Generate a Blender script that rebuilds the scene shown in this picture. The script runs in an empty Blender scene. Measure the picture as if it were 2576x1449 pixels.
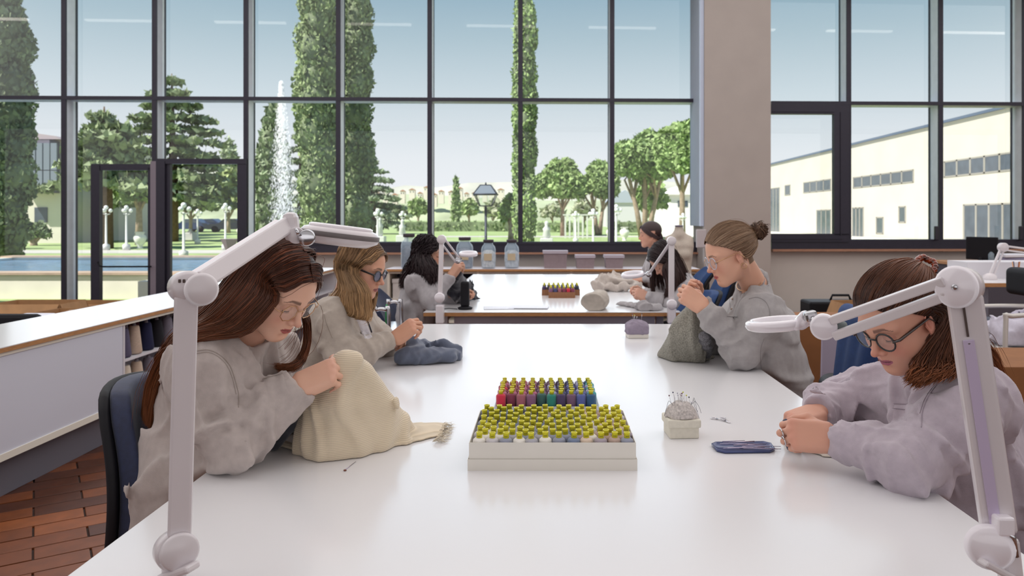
import bpy, bmesh, math, random
import numpy as np
from mathutils import Vector, Matrix
random.seed(7); rng = np.random.default_rng(7)
C = bpy.context.scene.collection
PI = math.pi
sin, cos = math.sin, math.cos

# ---------------------------------------------------------------- camera, sky, sun, lights, exposure
FPX, CX, CY, EYE = 1900.0, 1375.0, 550.0, 1.38      # focal length in px of a 2576 px wide frame, vanishing point, eye height
scn = bpy.context.scene
cam_d = bpy.data.cameras.new('camera'); cam = bpy.data.objects.new('camera', cam_d); C.objects.link(cam)
cam.location = (0, 0, EYE); cam.rotation_euler = (PI/2, 0, 0)
cam_d.sensor_width = 36; cam_d.lens = FPX/2576*36
cam_d.shift_x = -(CX-1288)/2576; cam_d.shift_y = -(724.5-CY)/2576
cam_d.clip_end = 3000; cam_d.clip_start = .05
cam_d.dof.use_dof = True; cam_d.dof.focus_distance = 1.8; cam_d.dof.aperture_fstop = 7.0
scn.camera = cam
scn.view_settings.view_transform = 'Standard'; scn.view_settings.look = 'None'
scn.view_settings.gamma = 1; scn.view_settings.use_curve_mapping = False
scn.view_settings.exposure = 0.0
scn.cycles.use_denoising = True
scn.cycles.max_bounces = 8; scn.cycles.transparent_max_bounces = 16
scn.cycles.caustics_reflective = False; scn.cycles.caustics_refractive = False

def lin(h):
    h = h.lstrip('#'); v = [int(h[i:i+2], 16)/255 for i in (0, 2, 4)]
    return tuple(x/12.92 if x <= .04045 else ((x+.055)/1.055)**2.4 for x in v) + (1,)

w = bpy.data.worlds.new('sky'); scn.world = w; w.use_nodes = True
nt = w.node_tree; nt.nodes.clear()
tc = nt.nodes.new('ShaderNodeTexCoord'); sp = nt.nodes.new('ShaderNodeSeparateXYZ'); rp = nt.nodes.new('ShaderNodeValToRGB')
bg = nt.nodes.new('ShaderNodeBackground'); wo = nt.nodes.new('ShaderNodeOutputWorld')
nt.links.new(tc.outputs['Generated'], sp.inputs[0]); nt.links.new(sp.outputs['Z'], rp.inputs[0])
nt.links.new(rp.outputs[0], bg.inputs[0]); nt.links.new(bg.outputs[0], wo.inputs[0])
e = rp.color_ramp.elements
e[0].position = 0.0; e[0].color = (.93, .93, .96, 1)
e[1].position = 1.0; e[1].color = (.10, .23, .45, 1)
for p_, c_ in ((.079, (.83, .86, .90, 1)), (.156, (.63, .72, .78, 1)), (.23, (.42, .55, .63, 1)), (.29, (.28, .43, .54, 1)), (.5, (.16, .32, .54, 1))):
    n = e.new(p_); n.color = c_
bg.inputs[1].default_value = 1.0

def light(name, kind, loc, energy, color=(1, 1, 1), size=1, sy=None, rot=(0, 0, 0), **k):
    d = bpy.data.lights.new(name, kind); d.energy = energy; d.color = color
    if kind == 'AREA':
        d.size = size
        if sy: d.shape = 'RECTANGLE'; d.size_y = sy
    o = bpy.data.objects.new(name, d); o.location = loc; o.rotation_euler = rot; C.objects.link(o)
    return o
sun = light('sun', 'SUN', (-20, -20, 30), 7.5, (1, .95, .87)); sun.data.angle = .01
sun.rotation_euler = Vector((.50, .36, -.79)).to_track_quat('-Z', 'Y').to_euler()
# broad unseen fill lights added under the ceiling, standing in for its lamps
light('ceiling_fill', 'AREA', (0, 4.85, 4.72), 1330, (1, .98, .98), 39, 10)
light('ceiling_fill_rear', 'AREA', (0, -4, 4.72), 150, (.97, .97, 1.0), 38, 4)
# soft fill added across the solid back wall to brighten surfaces facing the camera
light('rear_fill', 'AREA', (0, -8.9, 2.45), 620, (.98, .97, 1.0), 39.6, 4.8, rot=(PI/2, 0, 0))
# daylight through the glazing seen in front: the sky portal's own share
light('front_daylight', 'AREA', (-1.2, 10.1, 2.6), 120, (.86, .93, 1.0), 12, 3.6, rot=(-PI/2, 0, 0)).data.spread = 2.6

# ---------------------------------------------------------------- helpers
def P(px, py, Y): return Vector(((px-CX)/FPX*Y, Y, EYE-(py-CY)/FPX*Y))
def PX(px, Y): return (px-CX)/FPX*Y
def PZ(py, Y): return EYE-(py-CY)/FPX*Y
def onz(px, py, z):
    Y = (EYE-z)*FPX/(py-CY); return Vector((PX(px, Y), Y, z))

MATS = {}
def mat(name, color, rough=.5, metal=0, noise=None, bump=None, emit=None, spec=None, vcol=False, trans=0, alpha=None, coat=0, sheen=0, coords='Object', stretch=None, wave=None):
    if name in MATS: return MATS[name]
    m = bpy.data.materials.new(name); m.use_nodes = True; N = m.node_tree.nodes; L = m.node_tree.links
    b = N['Principled BSDF']
    c = lin(color) if isinstance(color, str) else tuple(color)+(1,)*(4-len(color))
    b.inputs['Base Color'].default_value = c; b.inputs['Roughness'].default_value = rough; b.inputs['Metallic'].default_value = metal
    if spec is not None: b.inputs['Specular IOR Level'].default_value = spec
    if trans: b.inputs['Transmission Weight'].default_value = trans
    if coat: b.inputs['Coat Weight'].default_value = coat; b.inputs['Coat Roughness'].default_value = .1
    if sheen: b.inputs['Sheen Weight'].default_value = sheen; b.inputs['Sheen Roughness'].default_value = .6
    if emit: b.inputs['Emission Color'].default_value = c; b.inputs['Emission Strength'].default_value = emit
    if alpha is not None: b.inputs['Alpha'].default_value = alpha
    def co():
        t = N.new('ShaderNodeTexCoord'); o = t.outputs[coords]
        if stretch:
            mp = N.new('ShaderNodeMapping'); mp.inputs['Scale'].default_value = stretch; L.new(o, mp.inputs[0]); o = mp.outputs[0]
        return o
    src = None
    if vcol:
        a = N.new('ShaderNodeAttribute'); a.attribute_name = 'Col'; src = a.outputs['Color']; L.new(src, b.inputs['Base Color'])
    if noise:                                     # (scale, strength of value variation, detail)
        t = N.new('ShaderNodeTexNoise'); t.inputs['Scale'].default_value = noise[0]; t.inputs['Detail'].default_value = noise[2] if len(noise) > 2 else 3
        L.new(co(), t.inputs['Vector'])
        mr = N.new('ShaderNodeMapRange'); mr.inputs[1].default_value = .3; mr.inputs[2].default_value = .7
        mr.inputs[3].default_value = 1-noise[1]; mr.inputs[4].default_value = 1+noise[1]; L.new(t.outputs['Fac'], mr.inputs[0])
        mx = N.new('ShaderNodeVectorMath'); mx.operation = 'SCALE'
        if src: L.new(src, mx.inputs[0])
        else: mx.inputs[0].default_value = c[:3]
        L.new(mr.outputs[0], mx.inputs['Scale']); L.new(mx.outputs[0], b.inputs['Base Color'])
    if bump:                                      # (scale, strength, distance)
        t = N.new('ShaderNodeTexNoise'); t.inputs['Scale'].default_value = bump[0]; t.inputs['Detail'].default_value = 4
        L.new(co(), t.inputs['Vector'])
        bm_ = N.new('ShaderNodeBump'); bm_.inputs['Strength'].default_value = bump[1]; bm_.inputs['Distance'].default_value = bump[2] if len(bump) > 2 else .01
        L.new(t.outputs['Fac'], bm_.inputs['Height']); L.new(bm_.outputs[0], b.inputs['Normal'])
    if wave:                                      # (direction mapping rotation, scale, strength, distance, distortion, colour depth)
        mp = N.new('ShaderNodeMapping'); mp.inputs['Rotation'].default_value = wave[0]; t0 = N.new('ShaderNodeTexCoord'); L.new(t0.outputs[coords], mp.inputs[0])
        t = N.new('ShaderNodeTexWave'); t.inputs['Scale'].default_value = wave[1]; t.inputs['Distortion'].default_value = wave[4]; t.inputs['Detail'].default_value = 1; t.inputs['Detail Scale'].default_value = .4
        L.new(mp.outputs[0], t.inputs['Vector'])
        bm_ = N.new('ShaderNodeBump'); bm_.inputs['Strength'].default_value = wave[2]; bm_.inputs['Distance'].default_value = wave[3]
        L.new(t.outputs['Fac'], bm_.inputs['Height']); L.new(bm_.outputs[0], b.inputs['Normal'])
        if len(wave) > 5:
            mr = N.new('ShaderNodeMapRange'); mr.inputs[3].default_value = 1-wave[5]; mr.inputs[4].default_value = 1; L.new(t.outputs['Fac'], mr.inputs[0])
            mx = N.new('ShaderNodeVectorMath'); mx.operation = 'SCALE'; mx.inputs[0].default_value = c[:3]
            L.new(mr.outputs[0], mx.inputs['Scale']); L.new(mx.outputs[0], b.inputs['Base Color'])
    MATS[name] = m; return m

class MB:
    """collects shapes, links them as ONE mesh object"""
    def __init__(s): s.v = []; s.f = []; s.sm = []
    def add(s, vs, fs, smooth=False):
        n = len(s.v); s.v += [tuple(v) for v in vs]; s.f += [tuple(i+n for i in f) for f in fs]; s.sm += [smooth]*len(fs); return s
    def box(s, c, d, R=None):
        vs = [Vector((x*d[0]/2, y*d[1]/2, z*d[2]/2)) for x in (-1, 1) for y in (-1, 1) for z in (-1, 1)]
        if R is not None: vs = [R @ v for v in vs]
        c = Vector(c)
        return s.add([v+c for v in vs], [(0, 1, 3, 2), (4, 6, 7, 5), (0, 4, 5, 1), (2, 3, 7, 6), (0, 2, 6, 4), (1, 5, 7, 3)])
    def bx(s, x0, x1, y0, y1, z0, z1): return s.box(((x0+x1)/2, (y0+y1)/2, (z0+z1)/2), (abs(x1-x0), abs(y1-y0), abs(z1-z0)))
    def rbox(s, c, d, r=.005, R=None):            # box with chamfered edges
        bm = bmesh.new(); bmesh.ops.create_cube(bm, size=1); bmesh.ops.scale(bm, vec=d, verts=bm.verts)
        r = min(r, min(d)*.49); bmesh.ops.bevel(bm, geom=bm.edges[:], offset=r, segments=2, affect='EDGES', profile=.5)
        vs = [v.co.copy() for v in bm.verts]; fs = [[v.index for v in f.verts] for f in bm.faces]; bm.free()
        if R is not None: vs = [R @ v for v in vs]
        c = Vector(c); return s.add([v+c for v in vs], fs)
    def tube(s, pts, r, n=8, cap=True, flat=1.0):
        pts = [Vector(p) for p in pts]; m = len(pts); rs = r if hasattr(r, '__len__') else [r]*m
        vs = []; up = None
        for i, p in enumerate(pts):
            t = (pts[min(i+1, m-1)]-pts[max(i-1, 0)]).normalized()
            if up is None: up = t.orthogonal().normalized()
            up = (up-t*up.dot(t)); up = up.normalized() if up.length > 1e-6 else t.orthogonal().normalized()
            q = t.cross(up)
            for k in range(n):
                a = 2*PI*k/n; vs.append(p+(up*cos(a)+q*sin(a)*flat)*rs[i])
        fs = [(i*n+k, i*n+(k+1) % n, (i+1)*n+(k+1) % n, (i+1)*n+k) for i in range(m-1) for k in range(n)]
        s.add(vs, fs, True)
        if cap:
            b = len(s.v)-len(vs); s.f.append(tuple(b+k for k in range(n))[::-1]); s.f.append(tuple(b+(m-1)*n+k for k in range(n))); s.sm += [False]*2
        return s
    def lathe(s, prof, c=(0, 0, 0), n=16, R=None, smooth=True, sx=1, sy=1):
        c = Vector(c); vs = []
        for r, z in prof:
            for k in range(n):
                a = 2*PI*k/n; v = Vector((r*cos(a)*sx, r*sin(a)*sy, z)); vs.append((R @ v if R is not None else v)+c)
        m = len(prof); fs = [(i*n+k, i*n+(k+1) % n, (i+1)*n+(k+1) % n, (i+1)*n+k) for i in range(m-1) for k in range(n)]
        s.add(vs, fs, smooth); b = len(s.v)-len(vs)
        if prof[0][0] > 1e-4: s.f.append(tuple(b+k for k in range(n))[::-1]); s.sm.append(False)
        if prof[-1][0] > 1e-4: s.f.append(tuple(b+(m-1)*n+k for k in range(n))); s.sm.append(False)
        return s
    def ball(s, c, r, n=10):
        r = r if hasattr(r, '__len__') else (r, r, r)
        pr = [(max(1e-5, sin(PI*i/n)), -cos(PI*i/n)) for i in range(n+1)]
        b = len(s.v); s.lathe(pr, (0, 0, 0), n+2)
        for i in range(b, len(s.v)): v = s.v[i]; s.v[i] = (v[0]*r[0]+c[0], v[1]*r[1]+c[1], v[2]*r[2]+c[2])
        return s
    def prism(s, poly, off, axis=None):           # polygon of 3D points, extruded by vector
        poly = [Vector(p) for p in poly]; off = Vector(off); n = len(poly)
        return s.add(poly+[p+off for p in poly], [tuple(range(n))[::-1], tuple(range(n, 2*n))]+[(i, (i+1) % n, n+(i+1) % n, n+i) for i in range(n)])
    def build(s, name, m, parent=None):
        me = bpy.data.meshes.new(name); me.from_pydata(s.v, [], s.f); me.materials.append(m)
        me.polygons.foreach_set('use_smooth', s.sm[:len(me.polygons)] if len(s.sm) >= len(me.polygons) else [False]*len(me.polygons)); me.update()
        if s.fix:
            bm = bmesh.new(); bm.from_mesh(me); bmesh.ops.recalc_face_normals(bm, faces=bm.faces); bm.to_mesh(me); bm.free()
        o = bpy.data.objects.new(name, me); C.objects.link(o)
        if parent: o.parent = parent; o.matrix_parent_inverse = WI(parent)
        return o
    fix = True
def WI(p):
    M = p.matrix_basis.copy()
    while p.parent: M = p.parent.matrix_basis @ p.matrix_parent_inverse @ M if False else M; break
    if p.parent: M = wm(p)
    return M.inverted()
def wm(o):
    return o.matrix_basis if not o.parent else wm(o.parent) @ o.matrix_parent_inverse @ o.matrix_basis
def tag(o, label=None, cat=None, group=None, kind=None):
    if label: o['label'] = label
    if cat: o['category'] = cat
    if group: o['group'] = group
    if kind: o['kind'] = kind
    return o
def empty(name, loc, label=None, cat=None, group=None, rz=0):
    o = bpy.data.objects.new(name, None); o.empty_display_size = .05; o.location = loc; o.rotation_euler = (0, 0, rz); C.objects.link(o)
    return tag(o, label, cat, group)
def struct(name, mb, m, parent=None):
    o = mb.build(name, m, parent)
    if not parent: o['kind'] = 'structure'
    return o
def dup(o, parent=None):
    c = o.copy(); C.objects.link(c); c.parent = parent
    if parent is None: c.matrix_parent_inverse = Matrix()
    for ch in [x for x in KIDS.get(o.name, [])]: dup_child(ch, c)
    return c
KIDS = {}
def dup_child(ch, p):
    c = ch.copy(); C.objects.link(c); c.parent = p
    for g in KIDS.get(ch.name, []): dup_child(g, c)
def kids(*os):
    for o in os: KIDS[o.name] = list(o.children)
def np_mesh(name, V, F, m, parent=None, smooth=False, colors=None):
    V = np.asarray(V, dtype=np.float32); F = np.asarray(F, dtype=np.int32); k = F.shape[1]
    me = bpy.data.meshes.new(name); me.vertices.add(len(V)); me.vertices.foreach_set('co', V.ravel())
    me.loops.add(F.size); me.loops.foreach_set('vertex_index', F.ravel()); me.polygons.add(len(F))
    me.polygons.foreach_set('loop_start', np.arange(len(F), dtype=np.int32)*k)
    me.polygons.foreach_set('use_smooth', np.full(len(F), smooth)); me.update(calc_edges=True)
    if colors is not None:
        a = me.color_attributes.new('Col', 'FLOAT_COLOR', 'POINT'); cc = np.ones((len(V), 4), np.float32); cc[:, :3] = colors; a.data.foreach_set('color', cc.ravel())
    me.materials.append(m); o = bpy.data.objects.new(name, me); C.objects.link(o)
    if parent: o.parent = parent; o.matrix_parent_inverse = WI(parent)
    return o

# ---------------------------------------------------------------- materials of the room
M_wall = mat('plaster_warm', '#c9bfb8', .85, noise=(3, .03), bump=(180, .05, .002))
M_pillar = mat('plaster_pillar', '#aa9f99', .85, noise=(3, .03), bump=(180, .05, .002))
M_ceil = mat('ceiling_white', '#e6e4e0', .9, noise=(2, .02))
M_dark = mat('dark_bronze_metal', '#2b2734', .42, .3, noise=(20, .08))
M_alu = mat('anodised_aluminium', '#e6ebf4', .45, .0, noise=(8, .04))
M_white = mat('white_laminate', '#e2e1e3', .20, noise=(1.2, .012), spec=.5)
M_lam = mat('white_board', '#d9d6dc', .55, noise=(2, .02))
M_edge = mat('plywood_edge', '#b17e4e', .55, noise=(30, .25), stretch=(1, 1, 12), bump=(60, .1, .001))
M_card = mat('cardboard', '#a57c55', .85, noise=(9, .1), bump=(120, .08, .002))
M_cardp = mat('cardboard_pale', '#c7ae9c', .85, noise=(9, .08))
M_black = mat('black_plastic', '#121117', .6, noise=(30, .1), spec=.25)
M_chrome = mat('chrome', '#c9c9cd', .18, 1, noise=(20, .03))
M_blue = mat('navy_upholstery', '#1c2544', .8, noise=(60, .18), bump=(500, .25, .002), sheen=.15)
M_lamp = mat('lilac_white_enamel', '#d8d1d4', .3, noise=(6, .015), coat=.3)
M_lampg = mat('grey_rubber_band', '#6f6868', .5, noise=(60, .08))

def glass_mat():
    m = bpy.data.materials.new('window_glass'); m.use_nodes = True; N = m.node_tree.nodes; L = m.node_tree.links; N.clear()
    o = N.new('ShaderNodeOutputMaterial'); mx = N.new('ShaderNodeMixShader'); tr = N.new('ShaderNodeBsdfTransparent'); gl = N.new('ShaderNodeBsdfGlossy')
    tr.inputs[0].default_value = (.96, .98, .98, 1); gl.inputs['Roughness'].default_value = .0; mx.inputs[0].default_value = .07
    fr = N.new('ShaderNodeFresnel'); fr.inputs[0].default_value = 1.5; L.new(fr.outputs[0], mx.inputs[0])
    L.new(tr.outputs[0], mx.inputs[1]); L.new(gl.outputs[0], mx.inputs[2]); L.new(mx.outputs[0], o.inputs[0]); return m
M_glass = glass_mat()

# ---------------------------------------------------------------- room shell
X0, X1, YB = -20.0, 20.0, -9.0
struct('wall_left', MB().bx(X0-.2, X0, YB, 10.0, 0, 4.9), M_wall)
struct('wall_right', MB().bx(X1, X1+.2, YB, 11.1, 0, 4.9), M_wall)
struct('wall_back', MB().bx(X0-.2, X1+.2, YB-.2, YB, 0, 4.9), M_wall)
struct('ceiling', MB().bx(X0-.2, X1+.2, YB-.2, 10.85, 4.9, 4.96), M_ceil)

# floor: screed with long terracotta tiles, each tile in view its own piece
fl = struct('floor', MB().bx(X0-.2, X1+.2, YB-.2, 10.9, -.12, -.012), mat('floor_grout', '#4a3a34', .9, noise=(20, .1)))
M_tiles = [mat('terracotta_'+n, c, .38, noise=(14, .18), bump=(40, .12, .002)) for n, c in (('red', '#76401f'), ('brown', '#633318'), ('orange', '#8c4e26'), ('dark', '#4f2a18'))]
tl, tw = .40, .135
tile_me = []
for m in M_tiles:
    t = MB().rbox((0, 0, -.006), (tl-.008, tw-.008, .012), .002); o = t.build('tile', m); tile_me.append(o.data); bpy.data.objects.remove(o)
rest = MB(); nt_ = 0
a_t = math.radians(34); ca, sa = cos(a_t), sin(a_t)
for r in range(-70, 90):
    for q in range(-34, 34):
        u, v = (q+.5*(r % 2))*tl, r*tw
        x, y = u*ca-v*sa-1.8, u*sa+v*ca+3
        if not (X0+.3 < x < X1-.3 and YB+.3 < y < 9.8): continue
        pxx = CX+x/y*FPX if y > .3 else -999; pyy = CY+EYE/y*FPX if y > .3 else 9999
        if -40 < pxx < 460 and 1120 < pyy < 1500 and x < -.75 and nt_ < 300:
            o = bpy.data.objects.new('tile', random.choice(tile_me)); C.objects.link(o); o.parent = fl
            o.location = (x, y, random.uniform(-.0015, .0005)); o.rotation_euler = (random.uniform(-.003, .003), random.uniform(-.003, .003), a_t); nt_ += 1
        elif -4.5 < x < 6.5 and y > -1:
            rest.box((x, y, -.006), (tl-.008, tw-.008, .012), Matrix.Rotation(a_t, 3, 'Z'))
MB.fix = False
o = rest.build('tile_field', M_tiles[0], fl); o['kind'] = 'stuff'
MB.fix = True

# ---- front glazed wall, built in a frame turned by 1.6 degrees as in the room
WALLY = 10.45
WM = Matrix.Translation((-.9, WALLY, 0)) @ Matrix.Rotation(math.radians(1.6), 4, 'Z') @ Matrix.Translation((.9, 0, 0))
def wx(px):  # local x along the wall of a picture column
    k = math.tan(math.radians(1.6)); s = (px-CX)/FPX
    x = s*(WALLY+.9*k)/(1-s*k); return x
def put(o): o.matrix_world = WM @ o.matrix_world; return o
def putm(mb):
    mb.v = [tuple(WM @ Vector(v)) for v in mb.v]; return mb
def wz(py): return PZ(py, WALLY)
TOPZ = 4.9; zs, zt = wz(609), wz(251)
F0, DPT = -.02, .26           # near face of the mullions, their depth
def mullion(x, w, z0, z1, idx):
    g = struct('window_%d' % idx, putm(MB().bx(x-w/2, x+w/2, F0, F0+.03, z0, z1)), M_dark)
    f = putm(MB().bx(x-w/2+.004, x+w/2-.004, F0+.03, F0+DPT, z0, z1)).build('fin', M_alu, g); tag(f, 'bluish aluminium fin behind the dark face')
    putm(MB().bx(x-w/2-.002, x+w/2+.002, F0+DPT-.02, F0+DPT+.02, z0, z1)).build('outer_cap', M_dark, g)
idx = 1
cols = [165, 393, 623, 855, 1085, 1313, 1540, 1764, 2131, 2362, 2573, 2800, 3030, 3260, -64, -290, -520, -750, -980, -1210]
for px in cols:
    low = 0 if px < 700 else zs-.14
    x = wx(px-4 if px < CX else px+4 if px > 1700 else px)
    mullion(x, .062, low, TOPZ, idx); idx += 1
# transoms
def transom(pa, pb, py, w, idx):
    z = wz(py)
    g = struct('window_%d' % idx, putm(MB().bx(wx(pa), wx(pb), F0-.004, F0+.03, z-w/2, z+w/2)), M_dark)
    putm(MB().bx(wx(pa), wx(pb), F0+.03, F0+DPT, z-w/2+.004, z+w/2-.004)).build('fin', M_alu, g)
transom(-1300, 1768, 251, .05, idx); idx += 1
transom(1940, 3500, 256, .05, idx); idx += 1
# bottom rail, wide dark, right of the doors
g = struct('window_%d' % idx, putm(MB().bx(wx(640), wx(1770), F0-.03, F0+DPT, zs-.14, zs)), M_dark); idx += 1
putm(MB().bx(wx(640), wx(1770), F0-.045, F0-.03, zs-.03, zs-.012)).build('drip_lip', M_dark, g)
g = struct('window_%d' % idx, putm(MB().bx(wx(1938), wx(3500), F0-.03, F0+DPT, zs-.10, zs+.03)), M_dark); idx += 1
# opening casement right of the pillar
c0, c1 = wx(1936), wx(2131); b0, b1 = wz(592), wz(262)
g = MB()
g.bx(c0, c1, F0-.05, F0+.03, b1-.13, b1); g.bx(c0, c1, F0-.05, F0+.03, zs, b0+.02); g.bx(c1-.21, c1, F0-.05, F0+.03, b0, b1-.13)
g.bx(c0, c1-.21, F0-.062, F0-.05, b1-.10, b1-.085); g.bx(c1-.125, c1-.11, F0-.062, F0-.05, b0, b1-.1); g.bx(c0, c1-.1, F0-.062, F0-.05, zs+.04, zs+.055)
g = struct('window_%d' % idx, putm(g), M_dark); idx += 1
for px in (2347, 2558):   # casement handles standing on the rail
    hx = wx(px)
    putm(MB().rbox((hx, F0-.07, zs+.12), (.05, .05, .2), .012)).build('handle', mat('handle_black', '#241f2b', .4), g)
# small white wall box with switches, on the reveal left of the pillar
# panes
ed = [wx(-1440)]+sorted(wx(p) for p in cols)+[wx(3500)]
nP = 0
for i in range(len(ed)-1):
    a, b = ed[i]+.03, ed[i+1]-.03
    if abs((ed[i]+ed[i+1])/2-wx(1850)) < .5: b = wx(1768); 
    for z0, z1 in ((zs, zt-.02), (zt+.02, TOPZ)):
        if i in (0,): continue
        if b < wx(640): z0 = 0.02 if z0 < zt-.5 else z0
        q = putm(MB().add([(a, F0+.2, z0), (b, F0+.2, z0), (b, F0+.2, z1), (a, F0+.2, z1)], [(0, 1, 2, 3)])).build('window_%d' % idx, M_glass)
        q['kind'] = 'structure'; idx += 1; nP += 1
q = putm(MB().add([(wx(1938), F0+.2, zs), (wx(2128), F0+.2, zs), (wx(2128), F0+.2, TOPZ), (wx(1938), F0+.2, TOPZ)], [(0, 1, 2, 3)])).build('window_%d' % idx, M_glass); q['kind'] = 'structure'; idx += 1
# doors on the left: frame bars, one leaf standing ajar
d1 = MB(); dz = wz(408)
d1.bx(wx(393), wx(623), F0-.04, F0+.06, dz-.035, dz+.035)
d1.bx(wx(398), wx(420), F0-.05, F0+.06, 0, dz); d1.bx(wx(420), wx(430), F0-.01, F0+.06, 0, dz); d1.bx(wx(600), wx(623), F0-.03, F0+.06, 0, dz)
d1 = struct('door_1', putm(d1), M_dark)
putm(MB().bx(wx(384), wx(398), F0-.05, F0+.09, 0, dz)).build('jamb_cover', mat('jamb_mauve', '#7d727c', .5, .2), d1)
d2 = MB(); z2 = wz(424)
d2.bx(wx(234), wx(392), F0-.03, F0+.03, z2-.035, z2+.05); d2.bx(wx(234), wx(256), F0-.04, F0+.04, 0, z2+.03); d2.bx(wx(376), wx(392), F0-.03, F0+.04, 0, z2)
d2.bx(wx(256), wx(376), F0-.03, F0+.03, 0, .12)
d2 = struct('door_2', putm(d2), M_dark)
bz = wz(668)
putm(MB().tube([(wx(252), F0-.04, bz+.06), (wx(262), F0-.09, bz+.01), (wx(270), F0-.09, bz), (wx(390), F0-.09, bz)], .011, 8)).build('push_bar', M_black, d2)
# wall below the windows, sills, pillar
struct('wall_front', putm(MB().bx(wx(640), wx(1775), F0+.02, F0+.24, 0, zs-.14).bx(wx(1930), wx(5600), F0+.02, F0+.24, 0, zs-.10)), M_wall)
sill = struct('trim_1', putm(MB().bx(wx(640), wx(1768), F0-.10, F0+.02, zs-.165, zs-.14)), mat('wood_sill', '#a5775f', .5, noise=(12, .2), stretch=(1, 12, 12)))
struct('trim_2', putm(MB().bx(wx(1938), wx(5600), F0-.10, F0+.02, zs-.13, zs-.10)), MATS['wood_sill'])
pl0, pl1 = PX(1772, 10.0), PX(1939, 10.0)
struct('wall_front_left', putm(MB().bx(-20.5, wx(-1300), F0+.02, F0+.24, 0, TOPZ)), M_wall); struct('wall_front_right', putm(MB().bx(wx(3490), 20.5, F0+.02, F0+.24, zs-.11, TOPZ)), M_wall)
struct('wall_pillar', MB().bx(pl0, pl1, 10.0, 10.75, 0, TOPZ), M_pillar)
struct('trim_3', MB().bx(PX(1763, 10.0), pl0-.002, 10.02, 10.75, wz(568), TOPZ), mat('reveal_blue', '#b9c1d4', .6, noise=(5, .02)))
o = MB().rbox((PX(1764, 9.93), 9.93, PZ(600, 9.93)), (.13, .06, .24), .01).build('switch_box', mat('switch_beige', '#b8aeb0', .6)); tag(o, 'beige electric box fixed on the corner left of the pillar', 'electrical box')
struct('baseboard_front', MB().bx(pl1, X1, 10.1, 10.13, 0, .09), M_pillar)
# ceiling tubes (their reflections show as pale streaks in the upper panes)
M_tube = mat('lamp_tube', '#fff6ea', .5, emit=4)
for j, yy in enumerate((7.9,)):
    for i in range(-4, 5):
        xx = i*2.17-.36; e_ = empty('ceiling_light', (xx, yy, 4.8), 'white linear ceiling lamp mirrored as a pale streak in the upper panes', 'lamp', 'linear ceiling lamps')
        MB().bx(xx-.95, xx+.35, yy-.06, yy+.06, 4.8, 4.9).build('housing', M_ceil, e_)
        MB().bx(xx-.90, xx+.30, yy-.05, yy+.05, 4.775, 4.799).build('tube', M_tube, e_)
# ================================================================ outside
def leafcloud(name, blobs, n, size, m, parent=None, drop=0.0, core=None, seed=1, up=.0, hollow=.75):
    r = np.random.default_rng(seed); blobs = np.array(blobs, float); vol = blobs[:, 3]*blobs[:, 4]+blobs[:, 4]*blobs[:, 5]+blobs[:, 3]*blobs[:, 5]
    k = r.choice(len(blobs), n, p=vol/vol.sum()); d = r.normal(size=(n, 3)); d /= np.linalg.norm(d, axis=1)[:, None]
    rad = hollow+(1.08-hollow)*r.random(n)[:, None]
    c = blobs[k, :3]+d*blobs[k, 3:6]*rad
    a = r.normal(size=(n, 3)); a[:, 2] += up; a /= np.linalg.norm(a, axis=1)[:, None]
    b = np.cross(a, r.normal(size=(n, 3))); b /= np.linalg.norm(b, axis=1)[:, None]
    s = size*(.6+.8*r.random((n, 1)))
    V = np.stack([c-b*s*.5, c+a*s, c+b*s*.5, c-a*s*.45], 1).reshape(-1, 3)
    F = np.arange(4*n).reshape(-1, 4); return np_mesh(name, V, F, m, parent)
def crown_core(blobs, f=.8):
    g = MB()
    for b in blobs: g.ball(b[:3], (b[3]*f, b[4]*f, b[5]*f), 7)
    return g
def leafm(name, c, v=.35, sc=1.2):
    c = [x*.74+y*.26 for x, y in zip(lin(c)[:3], (.55, .62, .42))] if name.startswith('cyp') is False or 1 else c; m = mat(name, c, .75, noise=(sc, v, 5)); b = m.node_tree.nodes['Principled BSDF']; b.inputs['Specular IOR Level'].default_value = .25; return m
GZ = -.05
M_lawn = mat('lawn_grass', '#98ab72', .95, noise=(.35, .22, 6), bump=(30, .5, .02))
lawn = struct('lawn', MB().bx(-160, 160, 11.0, 700, GZ-.2, GZ), M_lawn)
M_path = mat('pale_path', '#b9b6ae', .9, noise=(2, .06))
struct('terrace', MB().bx(-20, 30, 11.0, 12.2, GZ-.1, GZ+.03), M_path)
struct('path', MB().bx(-28, -7, 31, 34, GZ, GZ+.015).bx(2, 60, 30, 33, GZ, GZ+.015).bx(-8, 60, 58, 62, GZ, GZ+.015), M_path)
struct('forecourt', MB().bx(13, 24.9, 13, 120, GZ, GZ+.012), mat('pale_gravel', '#d9d5c8', .95, noise=(4, .05)))
# pool with white walls
M_pool = mat('pool_plaster', '#e4dfd2', .8, noise=(3, .05))
M_cop = mat('stone_coping', '#b59f8c', .7, noise=(6, .12))
pz = .42
pe = empty('pool_basin', (-5, 16, GZ), 'white walled garden pool with stone copings outside the glass doors', 'pool')
MB().bx(-14, -2.2, 13.45, 13.75, GZ, pz-.04).bx(-14, -2.2, 19.4, 19.7, GZ, pz-.04).bx(-2.5, -2.2, 13.75, 19.4, GZ, pz-.04).bx(-14, -13.7, 13.75, 19.4, GZ, pz-.04).build('basin_wall', M_pool, pe)
MB().bx(-14, -2.15, 13.4, 13.85, pz-.04, pz).bx(-14, -2.15, 19.35, 19.8, pz-.04, pz).build('coping', M_cop, pe)
MB().bx(-6.9, -4.4, 12.75, 13.39, GZ, pz-.1).build('side_block', M_pool, pe)
m_w = mat('pool_water', '#7fa3c4', .08, noise=(1.5, .15), bump=(3, .6, .08)); 
o = MB().bx(-13.7, -2.5, 13.75, 19.4, pz-.16, pz-.1).build('water', m_w, pe)
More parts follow.
